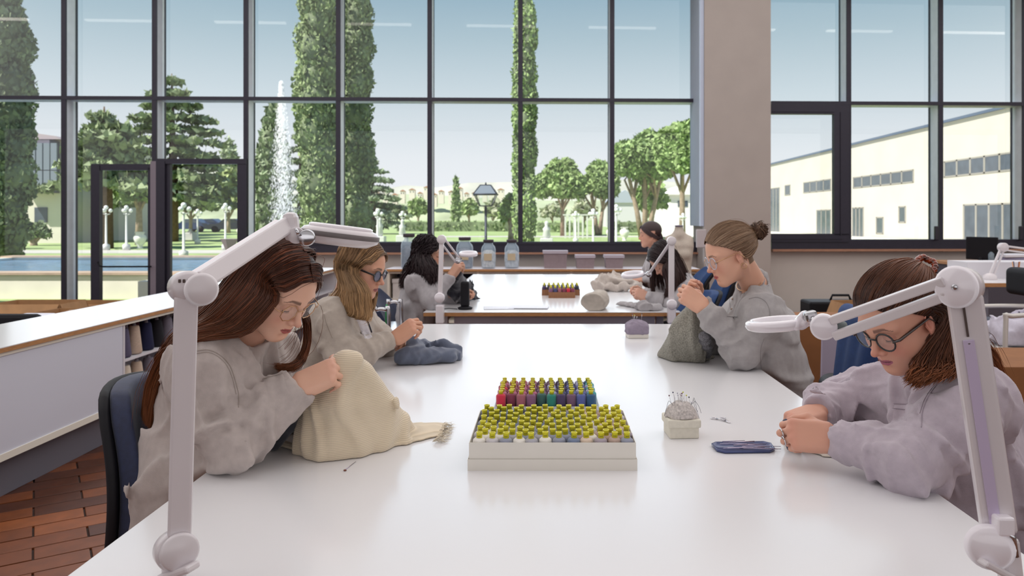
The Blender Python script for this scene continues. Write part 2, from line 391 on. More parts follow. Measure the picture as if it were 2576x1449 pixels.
# fountain jet: a column of falling drops
jx = PX(707, 17.2)
fe = empty('fountain', (jx, 17.2, pz-.1), 'tall white water jet rising from the garden pool', 'fountain')
MB().lathe([(.16, 0), (.16, .1), (.06, .14), (.05, .3), (.03, .32)], (jx, 17.2, pz-.1), 12).build('nozzle', M_chrome, fe)
n = 6500; r = np.random.default_rng(3); t = r.random(n)**.8; H = PZ(205, 17.2)-pz
sp_ = (.03+.30*(1-t)**.9)*np.clip(r.normal(size=n), -2, 2)*.62; V = np.zeros((n, 3)); V[:, 0] = jx+sp_+.10*(1-t); V[:, 1] = 17.2+(.03+.3*(1-t))*r.normal(size=n)*.5; V[:, 2] = pz+t*H
s = (.005+.010*r.random((n, 1))); q = np.stack([V+np.array([-1, 0, 0])*s, V+np.array([0, -.6, -2.2])*s, V+np.array([1, 0, 0])*s, V+np.array([0, .6, 2.6])*s], 1).reshape(-1, 3)
m_s = mat('water_spray', '#ffffff', .4, alpha=.30)
o = np_mesh('water_drops', q, np.arange(4*n).reshape(-1, 4), m_s, fe); o['kind'] = 'stuff'

# cypresses
def cypress(name, px, Y, wpx, top, label, col, seed, group='cypresses in the garden', n=9000, leaf=.11, lean=0, ybase=None, fine=1):
    R_ = wpx/FPX*Y/2; X = PX(px, Y); H = top; r = random.Random(seed)
    t = empty(name, (X, Y, GZ), label, 'tree', group)
    MB().tube([(X, Y, GZ-.1), (X, Y, .9), (X+lean*.5, Y, H*.6)], [R_*.16, R_*.12, R_*.05], 9).build('trunk', mat('bark_brown', '#6d5847', .9, noise=(8, .2), bump=(20, .4, .03)), t)
    bl = []; N_ = int(34*fine)
    for i in range(N_):
        f = i/(N_-1); z = .25+f*(H-.3); prof = (min(1, (f+.04)*7)**.5)*(1-max(0, f-.5)*2*.75)**.8
        for k in range(3):
            a = r.random()*2*PI; rr = R_*prof*r.uniform(.62, .9)
            bl.append((X+lean*f+cos(a)*R_*prof*.28, Y+sin(a)*R_*prof*.28, z+r.uniform(-.2, .2), rr*.78, rr*.78, H/N_*1.8))
    m = leafm('cypress_leaf_'+col[1:], col)
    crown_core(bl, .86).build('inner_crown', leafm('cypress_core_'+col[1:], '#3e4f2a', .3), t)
    leafcloud('foliage', bl, n, leaf, m, t, seed=seed, up=1.6, hollow=.86)
    return t
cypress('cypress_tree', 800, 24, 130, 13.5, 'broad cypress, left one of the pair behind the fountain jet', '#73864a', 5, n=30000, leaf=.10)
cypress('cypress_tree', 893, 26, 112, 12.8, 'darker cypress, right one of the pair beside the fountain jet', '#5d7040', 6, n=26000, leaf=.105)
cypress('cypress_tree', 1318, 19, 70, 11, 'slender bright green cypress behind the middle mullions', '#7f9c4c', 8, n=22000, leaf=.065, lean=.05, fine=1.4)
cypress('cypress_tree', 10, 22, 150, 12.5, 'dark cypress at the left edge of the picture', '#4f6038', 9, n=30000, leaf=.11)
cypress('cypress_tree', 1147, 95, 26, 6.4, 'small distant cypress below the hill houses', '#6f8748', 10, n=1500, leaf=.35)
cypress('cypress_tree', 686, 44, 105, 7.8, 'hazy dark cypress standing behind the fountain jet', '#6a7a58', 11, n=5000, leaf=.25)

def cedar(px, Y, ytop, ybot, spread, label, seed, col='#6f8052', lv=11, group='cedars on the lawn', nn=620):
    X = PX(px, Y); top = PZ(ytop, Y); r = random.Random(seed)
    t = empty('cedar_tree', (X, Y, GZ), label, 'tree', group)
    MB().tube([(X, Y, GZ-.1), (X+.1, Y, top*.4), (X, Y, top)], [.42, .28, .03], 9).build('trunk', MATS['bark_brown'], t)
    z0 = PZ(ybot, Y)
    for i in range(lv):
        f = i/(lv-1); z = z0+(top-z0-.5)*f; L = spread*(1-f)**.75*r.uniform(.75, 1.15)+.5
        for k in range(5 if f < .85 else 3):
            a = k*2*PI/5+r.random()*.9+i; dx, dy = cos(a)*L, sin(a)*L*.7
            bl = []
            for s in range(1, 7):
                u = s/6; bl.append((X+dx*u, Y+dy*u, z+.25*L*.3*u-.5*L*.35*u*u+r.uniform(-.05, .05), .25+L*.14*(1-abs(u-.6)), .3+L*.12, .09+.018*L))
            b = MB().tube([(X, Y, z)]+[(q[0], q[1], q[2]) for q in bl], [.09, .07, .06, .05, .04, .03, .02], 5).build('branch', MATS['bark_brown'], t)
            leafcloud('branch_foliage', bl, int(nn*(.35+.65*(1-f))*.5), .30, leafm('cedar_leaf_'+col[1:], col), b, seed=seed*100+i*7+k, up=.2, hollow=.2)
cedar(432, 47, 185, 500, 4.2, 'large layered cedar rising behind the open glass door', 21)
cedar(262, 36, 268, 460, 1.9, 'smaller drooping cedar left of the large layered one', 22, col='#7b8a5e', lv=8)
cedar(935, 70, 395, 560, 2.8, 'blue green conifer right of the big cypress pair', 23, col='#6d7f62', lv=8)
cedar(755, 66, 330, 560, 2.4, 'conifer between the fountain jet and the cypress pair', 24, col='#61704f', lv=8)

def bushy(name, px, Y, wpx, ytop, ybot, label, col, seed, trunk=True, group=None, n=2600, leaf=.35, stems=1, flat=.5):
    X = PX(px, Y); k = Y/FPX; zt_, zb = PZ(ytop, Y), PZ(ybot, Y); Rr = wpx*k/2; r = random.Random(seed)
    t = empty(name, (X, Y, GZ), label, 'tree', group); bl = []
    for i in range(16):
        a = r.random()*2*PI; q = r.random()**.5; zz = zb+(zt_-zb)*(.35+.5*(1-q*q)*r.random()+.1)
        bl.append((X+cos(a)*q*Rr*.72, Y+sin(a)*q*Rr*.6, zz, Rr*.36, Rr*.36, (zt_-zb)*.27))
    bl.append((X, Y, zt_-(zt_-zb)*.28, Rr*.5, Rr*.5, (zt_-zb)*.28))
    for s in range(stems):
        o_ = (s-(stems-1)/2)*.5
        st = MB().tube([(X+o_*.4, Y, GZ-.1), (X+o_*1.1, Y, zb*.6), (X+o_*2.2, Y, zb+(zt_-zb)*.3), (X+o_*3, Y, zb+(zt_-zb)*.6)], [.22, .17, .12, .04], 7)
        for j in range(4):
            a = r.random()*2*PI; st.tube([(X+o_*1.6, Y, zb*.85), (X+o_*2+cos(a)*Rr*.3, Y+sin(a)*Rr*.3, zb+(zt_-zb)*.25), (X+cos(a)*Rr*.6, Y+sin(a)*Rr*.5, zb+(zt_-zb)*.5)], [.09, .07, .03], 6)
        st.build('trunk', mat('bark_pale', '#a08c7a', .9, noise=(6, .2)), t)
    leafcloud('foliage', bl, n, leaf, leafm('leaf_'+col[1:], col), t, seed=seed, hollow=.5)
    return t
G_ = 'umbrella pines on the lawn'
bushy('pine_tree', 1415, 62, 150, 408, 520, 'round umbrella pine right of the slender cypress', '#7f9a4e', 31, group=G_, n=14000, leaf=.28)
bushy('pine_tree', 1505, 66, 130, 415, 520, 'umbrella pine behind the mullion, between two larger pines', '#7a954c', 32, group=G_, n=12000, leaf=.28, stems=2)
bushy('pine_tree', 1622, 52, 190, 352, 485, 'broad umbrella pine with forked pale trunks left of the pillar', '#7c9850', 33, group=G_, n=20000, leaf=.26, stems=3)
bushy('pine_tree', 1716, 46, 160, 308, 470, 'tallest umbrella pine against the pillar', '#86a356', 34, group=G_, n=19000, leaf=.24, stems=1)
bushy('pine_tree', 1640, 56, 90, 455, 545, 'small green pine below the broad umbrella pine', '#86a552', 35, group=G_, n=2500)
bushy('round_tree', 1052, 110, 48, 500, 548, 'small round tree left of the distant cypress', '#8a9f5c', 36, n=900, leaf=.6, group='small round trees by the hedge')
bushy('round_tree', 1180, 110, 52, 503, 548, 'small round tree right of the distant cypress', '#879c5a', 37, n=900, leaf=.6, group='small round trees by the hedge')
bushy('round_tree', 1288, 30, 60, 490, 575, 'leafy shrub at the foot of the slender cypress', '#87a14e', 38, n=1200, leaf=.2, group='small round trees by the hedge')
bushy('lawn_tree', 575, 75, 120, 430, 545, 'yellow green tree behind the parked cars', '#8c9a4e', 39, n=5000, leaf=.5, group='trees by the parked cars')
bushy('lawn_tree', 480, 78, 150, 455, 548, 'deep green tree behind the door frame', '#6c8048', 40, n=5000, leaf=.5, group='trees by the parked cars')
bushy('lawn_tree', 350, 41, 110, 432, 520, 'bright green tree in front of the modern building', '#7c934f', 41, n=5000, leaf=.35, group='trees by the parked cars')
bushy('lawn_tree', 575, 120, 60, 352, 470, 'thin bare topped tree far behind the lamp arm', '#8f9a7c', 42, n=900, leaf=.5, group='trees by the parked cars')
for i, (px, wp, yt) in enumerate(((1010, 60, 520), (1240, 50, 505), (1390, 60, 512), (1470, 70, 505), (1545, 50, 515), (1612, 50, 505))):
    bushy('bare_tree', px, 150, wp, yt, 556, 'grey leafless looking tree in the pale row behind the hedge', '#a3a38a', 60+i, n=500, leaf=.8, group='pale trees behind the hedge')
# hedges
def hedge(px0, px1, Y, yt, label, col, seed):
    x0, x1 = PX(px0, Y), PX(px1, Y); zt_ = PZ(yt, Y)
    h = empty('hedge', ((x0+x1)/2, Y, GZ), label, 'hedge', 'clipped hedges across the lawn')
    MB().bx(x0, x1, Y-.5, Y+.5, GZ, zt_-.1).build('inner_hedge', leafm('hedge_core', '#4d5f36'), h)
    nb = max(3, int((x1-x0)/1.0)); bl = [(x0+(i+.5)*(x1-x0)/nb, Y, (zt_+GZ)/2, .7, .65, (zt_-GZ)*.5) for i in range(nb)]
    leafcloud('foliage', bl, nb*90, .22, leafm('hedge_'+col[1:], col), h, seed=seed, hollow=.8)
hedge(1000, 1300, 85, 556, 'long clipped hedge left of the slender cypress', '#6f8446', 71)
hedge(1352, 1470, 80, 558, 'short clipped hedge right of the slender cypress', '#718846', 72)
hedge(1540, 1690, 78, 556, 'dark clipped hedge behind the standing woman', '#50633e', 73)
# hills with houses
def ridge(name, Y, pts, m, depth=60):
    V = [(PX(p, Y), Y, PZ(y, Y)) for p, y in pts]; n = len(V)
    vs = V+[(x, Y+depth*2, z*1.02+2) for x, y, z in V]+[(x, Y-depth, GZ-1) for x, y, z in V]
    g = MB().add(vs, [(i, i+1, n+i+1, n+i) for i in range(n-1)]+[(2*n+i, 2*n+i+1, i+1, i) for i in range(n-1)], True)
    struct(name, g, m)
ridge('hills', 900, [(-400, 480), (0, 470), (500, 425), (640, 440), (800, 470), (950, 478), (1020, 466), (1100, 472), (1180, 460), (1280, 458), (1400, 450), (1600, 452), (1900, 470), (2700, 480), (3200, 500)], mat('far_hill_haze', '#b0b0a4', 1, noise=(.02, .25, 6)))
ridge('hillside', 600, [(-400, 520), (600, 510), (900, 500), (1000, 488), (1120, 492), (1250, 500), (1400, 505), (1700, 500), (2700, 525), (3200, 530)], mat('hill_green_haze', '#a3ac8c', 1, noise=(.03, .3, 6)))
M_hw = mat('house_wall', '#dcd2c6', .8); M_hr = mat('house_roof', '#b0816b', .8); M_pane = mat('dark_pane', '#4b5560', .15, noise=(2, .2), spec=.6)
for i in range(16):
    px = 950+i*20.5+random.uniform(-6, 6); py = 478+random.uniform(-8, 14)+(4 if i < 3 else 0); Y = 560; wdt = random.uniform(3.0, 5.0); X = PX(px, Y); z = PZ(py, Y)
    h = empty('house', (X, Y, z-7), 'tiny pale house on the far hillside', 'house', 'houses on the far hillside')
    MB().bx(X-wdt/2, X+wdt/2, Y-2, Y+2, z-9, z).build('wall', M_hw, h)
    MB().prism([(X-wdt/2-.3, Y-2.3, z), (X+wdt/2+.3, Y-2.3, z), (X, Y-2.3, z+1.2)], (0, 4.6, 0)).build('roof', M_hr, h)
    for s in (-1, 1): MB().bx(X+s*wdt*.25-.35, X+s*wdt*.25+.35, Y-2.05, Y-2, z-2, z-1).build('window', M_pane, h)
# garden lamps
M_wp = mat('white_post', '#d4d4d2', .6); M_globe = mat('lamp_globe', '#f3f3f3', .2, spec=.6)
def globe_lamp(px, py0, py1, label, Y=None, n=3):
    Y = Y or 34; X = PX(px, Y); zt_ = PZ(py0, Y)
    t = empty('garden_lamp', (X, Y, GZ), label, 'street lamp', 'white globe lamps in the garden')
    MB().lathe([(.16, GZ), (.16, .2), (.05, .26), (.04, zt_-.3), (.03, zt_-.25)], (X, Y, 0), 10).build('post', M_wp, t)
    for k in range(n):
        a = k*2*PI/n+.4; q = (X+cos(a)*.17, Y+sin(a)*.17, zt_-.14)
        ar = MB().tube([(X, Y, zt_-.34), (q[0], q[1], zt_-.28)], .02, 6).build('arm', M_wp, t)
        MB().ball(q, .09, 8).build('globe', M_globe, t)
    MB().ball((X, Y, zt_), .095, 8).build('globe', M_globe, t)
for i, a in enumerate([(267, 522, 600, 'white globe lamp seen in the left part of the glass door'), (318, 522, 600, 'white globe lamp seen through the middle of the glass door'), (462, 516, 640, 'nearest white globe lamp beside the door frame', 27),
    (497, 530, 590, 'white globe lamp behind the nearest one, near the dark cars', 42), (567, 516, 600, 'white globe lamp right of the dark cars'), (950, 530, 600, 'white globe lamp just right of the cypress pair'),
    (1012, 535, 600, 'white globe lamp between the statue and the mullion', 44), (1448, 535, 580, 'white globe lamp among the white pavilion posts', 44), (1492, 530, 590, 'white globe lamp left of the mullion in front of the pines', 34),
    (1550, 520, 600, 'white globe lamp right of the mullion in front of the pines', 30), (1718, 540, 580, 'white globe lamp beside the white annex', 44)]): globe_lamp(*a)
# lantern on an iron post, just outside
Y = 17.5; X = PX(1222, Y); k = Y/FPX; M_iron = mat('dark_iron', '#2f3440', .5, .4)
la = empty('lantern_post', (X, Y, GZ), 'black square lantern on a slim post in the middle window', 'street lamp')
MB().lathe([(.1, GZ), (.08, .3), (.03, .36), (.03, PZ(520, Y))], (X, Y, 0), 10).build('post', M_iron, la)
zt_, zm, zb = PZ(466, Y), PZ(489, Y), PZ(518, Y); a, b, c_ = 29*k, 27*k, 15*k
fr = MB()
for sx in (-1, 1):
    for sy in (-1, 1):
        fr.tube([(X+sx*c_, Y+sy*c_, zb), (X+sx*b, Y+sy*b, zm)], .012, 5); fr.tube([(X+sx*a, Y+sy*a, zm), (X+sx*.12, Y+sy*.12, zt_)], .012, 5)
for s, z, h in ((a, zm, .015), (c_, zb, .012), (.12, zt_, .012)):
    for q in range(4):
        p0 = [(-s, -s), (s, -s), (s, s), (-s, s)]; fr.tube([(X+p0[q][0], Y+p0[q][1], z), (X+p0[(q+1) % 4][0], Y+p0[(q+1) % 4][1], z)], h, 5)
fr.tube([(X, Y, zt_), (X, Y, zt_+.07)], [.03, .01], 6); fr.build('frame', M_iron, la)
g = MB()
for q in range(4):
    d = [(-1, -1), (1, -1), (1, 1), (-1, 1)]; p, n2 = d[q], d[(q+1) % 4]
    g.add([(X+p[0]*c_, Y+p[1]*c_, zb), (X+n2[0]*c_, Y+n2[1]*c_, zb), (X+n2[0]*b, Y+n2[1]*b, zm), (X+p[0]*b, Y+p[1]*b, zm)], [(0, 1, 2, 3)])
g.build('pane', M_glass, la)
MB().add([(X-a, Y-a, zm), (X+a, Y-a, zm), (X+a, Y+a, zm), (X-a, Y+a, zm), (X-.12, Y-.12, zt_), (X+.12, Y-.12, zt_), (X+.12, Y+.12, zt_), (X-.12, Y+.12, zt_)], [(0, 1, 5, 4), (1, 2, 6, 5), (2, 3, 7, 6), (3, 0, 4, 7), (4, 5, 6, 7)]).build('roof', mat('frosted_lid', '#66727f', .6), la)
# urns
def urn(px, py0, py1, label, ped=False, col='#eceae4'):
    z0 = GZ; Y = (EYE-GZ)*FPX/(py1-CY); k = Y/FPX; h = (py1-py0)*k; X = PX(px, Y); R_ = h*.36
    u = empty('urn', (X, Y, GZ), label, 'urn', 'white stone urns on the lawn')
    MB().lathe([(R_*.5, 0), (R_*.5, h*.06), (R_*.3, h*.12), (R_*.75, h*.35), (R_*1.0, h*.6), (R_*.95, h*.75), (R_*.6, h*.88), (R_*.8, h), (R_*.7, h), (R_*.5, h*.88)], (X, Y, GZ), 18).build('urn_body', mat('urn_stone', col, .7, noise=(5, .06)), u)
    MB().lathe([(R_*.82, h*.985), (R_*.86, h), (R_*.82, h*1.015)], (X, Y, GZ), 18).build('rim', MATS['urn_stone'], u)
urn(352, 584, 626, 'big white urn on the lawn seen through the glass door')
urn(608, 568, 602, 'white urn beside the raised lamp arm')
urn(1537, 572, 606, 'white urn just left of a mullion near the standing woman'); urn(1571, 572, 606, 'white urn just right of a mullion near the standing woman')
# mauve stone bowl on a pedestal
Y = 22; X = PX(577, Y); b = empty('stone_planter', (X, Y, GZ), 'mauve stone planter behind the raised lamp arm', 'planter')
MB().lathe([(.2, 0), (.2, .1), (.1, .16), (.1, .5), (.24, .8), (.26, .84), (.2, .84)], (X, Y, GZ), 8, smooth=False).build('planter_body', mat('mauve_stone', '#8a7486', .7), b)
MB().lathe([(.0001, .8), (.19, .83)], (X, Y, GZ), 8).build('soil', M_card, b)
# white figures / columns on pedestals on the lawn
for i, (px, y0, y1, Y, lb) in enumerate(((955, 548, 600, 40, 'white statue on a block below the cypress pair'), (1012, 552, 598, 42, 'white statue beside the mullion above the dark haired woman'), (1375, 556, 604, 36, 'low white plinth with a figure by the slender cypress'), (478, 575, 600, 50, 'white pedestal between the cars and the lamp'))):
    X = PX(px, Y); k = Y/FPX; e_ = empty('statue', (X, Y, GZ), lb, 'statue', 'white statues on the lawn')
    MB().rbox((X, Y, GZ+.25), (.6, .6, .5), .03).build('plinth', M_wp, e_)
    zt_ = PZ(y0, Y)
    MB().lathe([(.12, GZ+.5), (.2, GZ+.6), (.16, (zt_+.5)*.45), (.2, zt_*.7), (.07, zt_-.24), (.1, zt_-.14), (.09, zt_-.05), (.02, zt_)], (X, Y, 0), 10).build('figure', M_wp, e_)
# parked cars
def car(px, Y, col, label, L=4.3):
    X = PX(px, Y); e_ = empty('car', (X, Y, GZ), label, 'car', 'cars parked beyond the lawn')
    pr = [(-.5, .3), (-.5, .75), (-.42, .88), (-.22, .95), (-.1, 1.38), (.18, 1.42), (.33, 1.0), (.48, .85), (.5, .6), (.5, .3)]
    MB().prism([(X+a*L, Y-.8, GZ+b) for a, b in pr], (0, 1.6, 0)).build('car_body', mat('car_paint_'+col[1:], col, .25, .2, coat=.6), e_)
    MB().prism([(X+a*L, Y-.82, GZ+b) for a, b in [(-.17, .98), (-.08, 1.32), (.16, 1.34), (.26, 1.0)]], (0, 1.64, 0)).build('window', M_pane, e_)
    for s in (-.31, .31): MB().lathe([(.0001, -.1), (.33, -.1), (.33, .1), (.0001, .1)], (X+s*L, Y-.78, GZ+.33), 14, R=Matrix.Rotation(PI/2, 3, 'X')).build('wheel', M_black, e_)
car(482, 82, '#2a3a66', 'dark blue car half hidden behind the door frame'); car(525, 84, '#39486f', 'blue car in the middle of the parked row'); car(580, 80, '#2b3354', 'navy car right of the globe lamp')
# right building, facade runs away from the camera
XF = 25.0
def FY(px): return XF*FPX/(px-CX)
def FZ(px, py): return EYE+(CY-py)*XF/(px-CX)
M_fac = mat('cream_facade', '#d2ccc0', .85, noise=(.4, .04), bump=(4, .1, .02)); M_eave = mat('slate_eave', '#5c6a80', .6)
rb = empty('factory_building', (XF, 60, GZ), 'long cream two storey building on the right with strip windows', 'building')
zr = FZ(2576, 262)
MB().bx(XF, XF+14, 22, 100, GZ, zr).build('wall', M_fac, rb)
MB().bx(XF-.15, XF+14.2, 21.8, 100.3, zr, zr+.16).build('roof_edge', M_eave, rb)
def fwin(p0, p1, yt, yb, nm=5, recess=True):
    """window between columns p0..p1, top/bottom rows read at p0"""
    ya, yb_ = FY(p1), FY(p0); z1, z0 = FZ(p0, yt), FZ(p0, yb)
    f = MB().bx(XF-.03, XF+.02, ya, yb_, z1-.09, z1).bx(XF-.03, XF+.02, ya, yb_, z0, z0+.09)
    for i in range(nm+1):
        y = ya+(yb_-ya)*i/nm; f.bx(XF-.03, XF+.02, y-.08, y+.08, z0, z1)
    f = f.build('window', mat('pale_frame', '#9a968e', .6), rb)
    for i in range(nm):
        y0 = ya+(yb_-ya)*i/nm; y1 = ya+(yb_-ya)*(i+1)/nm
        MB().bx(XF-.012, XF-.004, y0+.09, y1-.09, z0+.09, z1-.09).build('pane', M_pane, f)
fwin(2376, 2600, 406, 447, 6); fwin(2147, 2298, 446, 474, 6); fwin(2022, 2090, 459, 486, 4); fwin(1975, 1988, 466, 492, 1)
fwin(2425, 2640, 514, 606, 6); fwin(2262, 2278, 519, 560, 1); fwin(2205, 2222, 546, 588, 1); fwin(2145, 2172, 522, 604, 3); fwin(2055, 2090, 528, 592, 3); fwin(1938, 1961, 474, 590, 3)
# white annex seen left of the pillar
Y = 60; an = empty('white_annex', (PX(1725, Y), Y, GZ), 'bright white gabled annex behind the tall pine', 'building')
MB().bx(PX(1682, Y), PX(1800, Y), Y, Y+10, GZ, PZ(490, Y)).build('wall', mat('annex_white', '#f4f2ee', .8), an)
MB().prism([(PX(1675, Y), Y-.3, PZ(490, Y)), (PX(1805, Y), Y-.3, PZ(490, Y)), (PX(1740, Y), Y-.3, PZ(460, Y))], (0, 10.6, 0)).build('roof', MATS['annex_white'], an)
MB().bx(PX(1705, Y), PX(1730, Y), Y-.04, Y, PZ(520, Y), PZ(505, Y)).build('window', M_pane, an)
Y = 130; an = empty('grey_shed', (PX(1575, Y), Y, GZ), 'pale blue grey roof seen between the pine trunks', 'building')
MB().bx(PX(1525, Y), PX(1620, Y), Y, Y+10, GZ, PZ(510, Y)).build('wall', mat('shed_wall', '#cfcdd0', .8), an)
MB().prism([(PX(1520, Y), Y-.3, PZ(510, Y)), (PX(1625, Y), Y-.3, PZ(510, Y)), (PX(1572, Y), Y-.3, PZ(478, Y))], (0, 10.6, 0)).build('roof', mat('shed_roof', '#a9b0bd', .8), an)
# white garden benches / pavilion posts
Y = 55; pv = empty('pergola', (PX(1450, Y), Y, GZ), 'white pergola posts beneath the round umbrella pine', 'pergola')
for i in range(6): MB().bx(PX(1422+i*11, Y)-.06, PX(1422+i*11, Y)+.06, Y-.06, Y+.06, GZ, PZ(542, Y)).build('post', M_wp, pv)
MB().bx(PX(1416, Y), PX(1484, Y), Y-.1, Y+.1, PZ(542, Y), PZ(539, Y)).build('beam', M_wp, pv)
# left modern building: near bay wing and far wing
M_cr = mat('cream_wall', '#d9d2c6', .85, noise=(.5, .05)); M_mauve = mat('mauve_cladding', '#6f6878', .6, noise=(2, .08))
Y = 44; lb = empty('office_building', (PX(200, Y), Y, GZ), 'modern cream building with a glazed mauve bay on the left', 'building')
w1 = MB().bx(PX(-150, Y), PX(158, Y), Y, Y+12, GZ, PZ(352, Y)).build('wall', M_cr, lb)
MB().prism([(PX(-160, Y), Y-.4, PZ(352, Y)), (PX(162, Y), Y-.4, PZ(352, Y)), (PX(150, Y), Y-.4, PZ(344, Y)), (PX(80, Y), Y-.4, PZ(334, Y)), (PX(-160, Y), Y-.4, PZ(334, Y))], (0, 12, 0)).build('roof', mat('pinkish_roof', '#b3a5a8', .8), lb)
bay = MB().bx(PX(72, Y), PX(150, Y), Y-.9, Y, PZ(486, Y), PZ(356, Y)).build('bay', M_mauve, lb)
for i in range(4):
    for j in range(2):
        MB().bx(PX(76+i*18, Y-.9), PX(91+i*18, Y-.9), Y-1.0, Y-.9, PZ(430+j*52, Y), PZ(364+j*68, Y)).build('pane', mat('bay_pane', '#7f8794', .15), bay)
MB().bx(PX(88, Y), PX(120, Y), Y-.05, Y, PZ(560, Y), PZ(522, Y)).build('window', M_pane, lb)
Y2 = 58; lb2 = empty('office_wing', (PX(330, Y2), Y2, GZ), 'cream building wing with dark doors behind the glass door', 'building')
MB().prism([(PX(158, Y2), Y2, PZ(510, Y2)), (PX(345, Y2), Y2, PZ(500, Y2)), (PX(345, Y2), Y2, PZ(402, Y2)), (PX(195, Y2), Y2, PZ(373, Y2)), (PX(158, Y2), Y2, PZ(368, Y2))], (0, 10, 0)).build('wall', M_cr, lb2)
MB().bx(PX(158, Y2), PX(390, Y2), Y2+2, Y2+3, GZ, PZ(500, Y2)).build('recessed_wall', mat('beige_wall', '#b5a897', .85), lb2)
MB().bx(PX(205, Y2), PX(236, Y2), Y2-.05, Y2, PZ(475, Y2), PZ(418, Y2)).build('window', M_pane, lb2)
for i in range(4): MB().bx(PX(272+i*20, Y2), PX(288+i*20, Y2), Y2+1.95, Y2+2, GZ, PZ(535, Y2)).build('glass_door', M_pane, lb2)
for i, (px, Y, wp, yt, s_) in enumerate(((85, 40, 80, 560, 3), (45, 36, 70, 575, 4))):
    bushy('shrub', px, Y, wp, yt, 612, 'low dark shrub before the modern building, %s' % ('left of the other' if i else 'nearer its window'), '#5b6f4a', 80+i, n=1500, leaf=.15, group='shrubs before the modern building')
# ================================================================ soft shapes: distance fields meshed with surface nets
class Field:
    def __init__(s, lo, hi, h):
        s.h = h; s.lo = np.array(lo, np.float32); n = np.ceil((np.array(hi)-s.lo)/h).astype(int)+1
        s.n = n; s.v = np.full(n, .5, np.float32); s.ax = [(s.lo[i]+h*np.arange(n[i])).astype(np.float32) for i in range(3)]
    def _sl(s, lo, hi):
        a = np.maximum(0, np.floor((np.array(lo)-s.lo)/s.h).astype(int)); b = np.minimum(s.n, np.ceil((np.array(hi)-s.lo)/s.h).astype(int)+1)
        if (b <= a).any(): return None
        return tuple(slice(a[i], b[i]) for i in range(3))
    def grid(s, sl): return s.ax[0][sl[0]][:, None, None], s.ax[1][sl[1]][None, :, None], s.ax[2][sl[2]][None, None, :]
    def put(s, sl, d, k, sub=False, inter=False):
        v = s.v[sl]
        if sub:
            d = -d; h = np.maximum(k-np.abs(v-d), 0)/k if k else 0
            s.v[sl] = np.maximum(v, d)+(h*h*k*.25 if k else 0)
        else:
            h = np.maximum(k-np.abs(v-d), 0)/k if k else 0
            s.v[sl] = np.minimum(v, d)-(h*h*k*.25 if k else 0)
    def rc(s, a, b, ra, rb=None, k=.01, cut=None, wr=None, flat=None, sub=False):
        """tapered round capsule; cut = trims the far end flat; wr = (amp, wavelength, centre t, width t, seed); flat = (axis, factor)"""
        a = np.array(a, np.float32); b = np.array(b, np.float32); rb = ra if rb is None else rb; m = max(ra, rb)*(1 if not flat else max(1, 1/flat[1]))+k+.012
        sl = s._sl(np.minimum(a, b)-m, np.maximum(a, b)+m)
        if sl is None: return s
        X, Y, Z = s.grid(sl); ab = b-a; L2 = float(ab@ab)+1e-12
        dx, dy, dz = X-a[0], Y-a[1], Z-a[2]
        t = np.clip((dx*ab[0]+dy*ab[1]+dz*ab[2])/L2, 0, 1)
        qx, qy, qz = dx-t*ab[0], dy-t*ab[1], dz-t*ab[2]
        if flat:
            n = np.array(flat[0], np.float32); n /= np.linalg.norm(n); q = qx*n[0]+qy*n[1]+qz*n[2]; f = 1/flat[1]-1
            qx, qy, qz = qx+q*n[0]*f, qy+q*n[1]*f, qz+q*n[2]*f
        d = np.sqrt(qx*qx+qy*qy+qz*qz)-(ra+(rb-ra)*t)
        if wr:
            A, lam, tc_, tw_, sd = wr; L = math.sqrt(L2); u = ab/L; o = np.cross(u, [.3, .2, 1.]); o /= np.linalg.norm(o); p = np.cross(u, o)
            ang = np.arctan2(qx*p[0]+qy*p[1]+qz*p[2], qx*o[0]+qy*o[1]+qz*o[2]); ss = t*L/lam*2*PI
            w1 = np.sin(ss+1.3*np.sin(ang+sd)+.8*np.sin(2*ang+sd*2)); w2 = np.sin(ss*1.63+2.1*np.sin(ang*1+sd*3.1)+sd)
            env = np.exp(-((t-tc_)/tw_)**2)*(.6+.4*np.sin(ang+sd*1.7)); g_ = np.clip(w1, 0, 1)**1.8
            qu = qx*u[0]+qy*u[1]+qz*u[2]; pr_ = np.sqrt(np.maximum(qx*qx+qy*qy+qz*qz-qu*qu, 0)); env = env*np.clip(pr_/(.75*min(ra, rb)), 0, 1)**2
            d = d-A*env*(g_*1.5-.25+w2*.22)
        if cut is not None:
            u = ab/math.sqrt(L2); c = b-u*cut; d = np.maximum(d, (X-c[0])*u[0]+(Y-c[1])*u[1]+(Z-c[2])*u[2])
        s.put(sl, d, k, sub); return s
    def chain(s, pts, rs, k=.004, **kw):
        for i in range(len(pts)-1): s.rc(pts[i], pts[i+1], rs[i], rs[i+1], k, **kw)
        return s
    def el(s, c, r, k=.01, R=None, sub=False):
        c = np.array(c, np.float32); r = np.array(r, np.float32)*np.ones(3, np.float32); m = float(r.max())+k+.01
        sl = s._sl(c-m, c+m) if R is not None else s._sl(c-r-k-.01, c+r+k+.01)
        if sl is None: return s
        X, Y, Z = s.grid(sl); x, y, z = X-c[0], Y-c[1], Z-c[2]
        if R is not None:
            R = np.array(R, np.float32); x, y, z = (x*R[0, 0]+y*R[1, 0]+z*R[2, 0], x*R[0, 1]+y*R[1, 1]+z*R[2, 1], x*R[0, 2]+y*R[1, 2]+z*R[2, 2])
        k0 = np.sqrt((x/r[0])**2+(y/r[1])**2+(z/r[2])**2)+1e-6; k1 = np.sqrt((x/r[0]**2)**2+(y/r[1]**2)**2+(z/r[2]**2)**2)+1e-6
        s.put(sl, k0*(k0-1)/k1, k, sub); return s
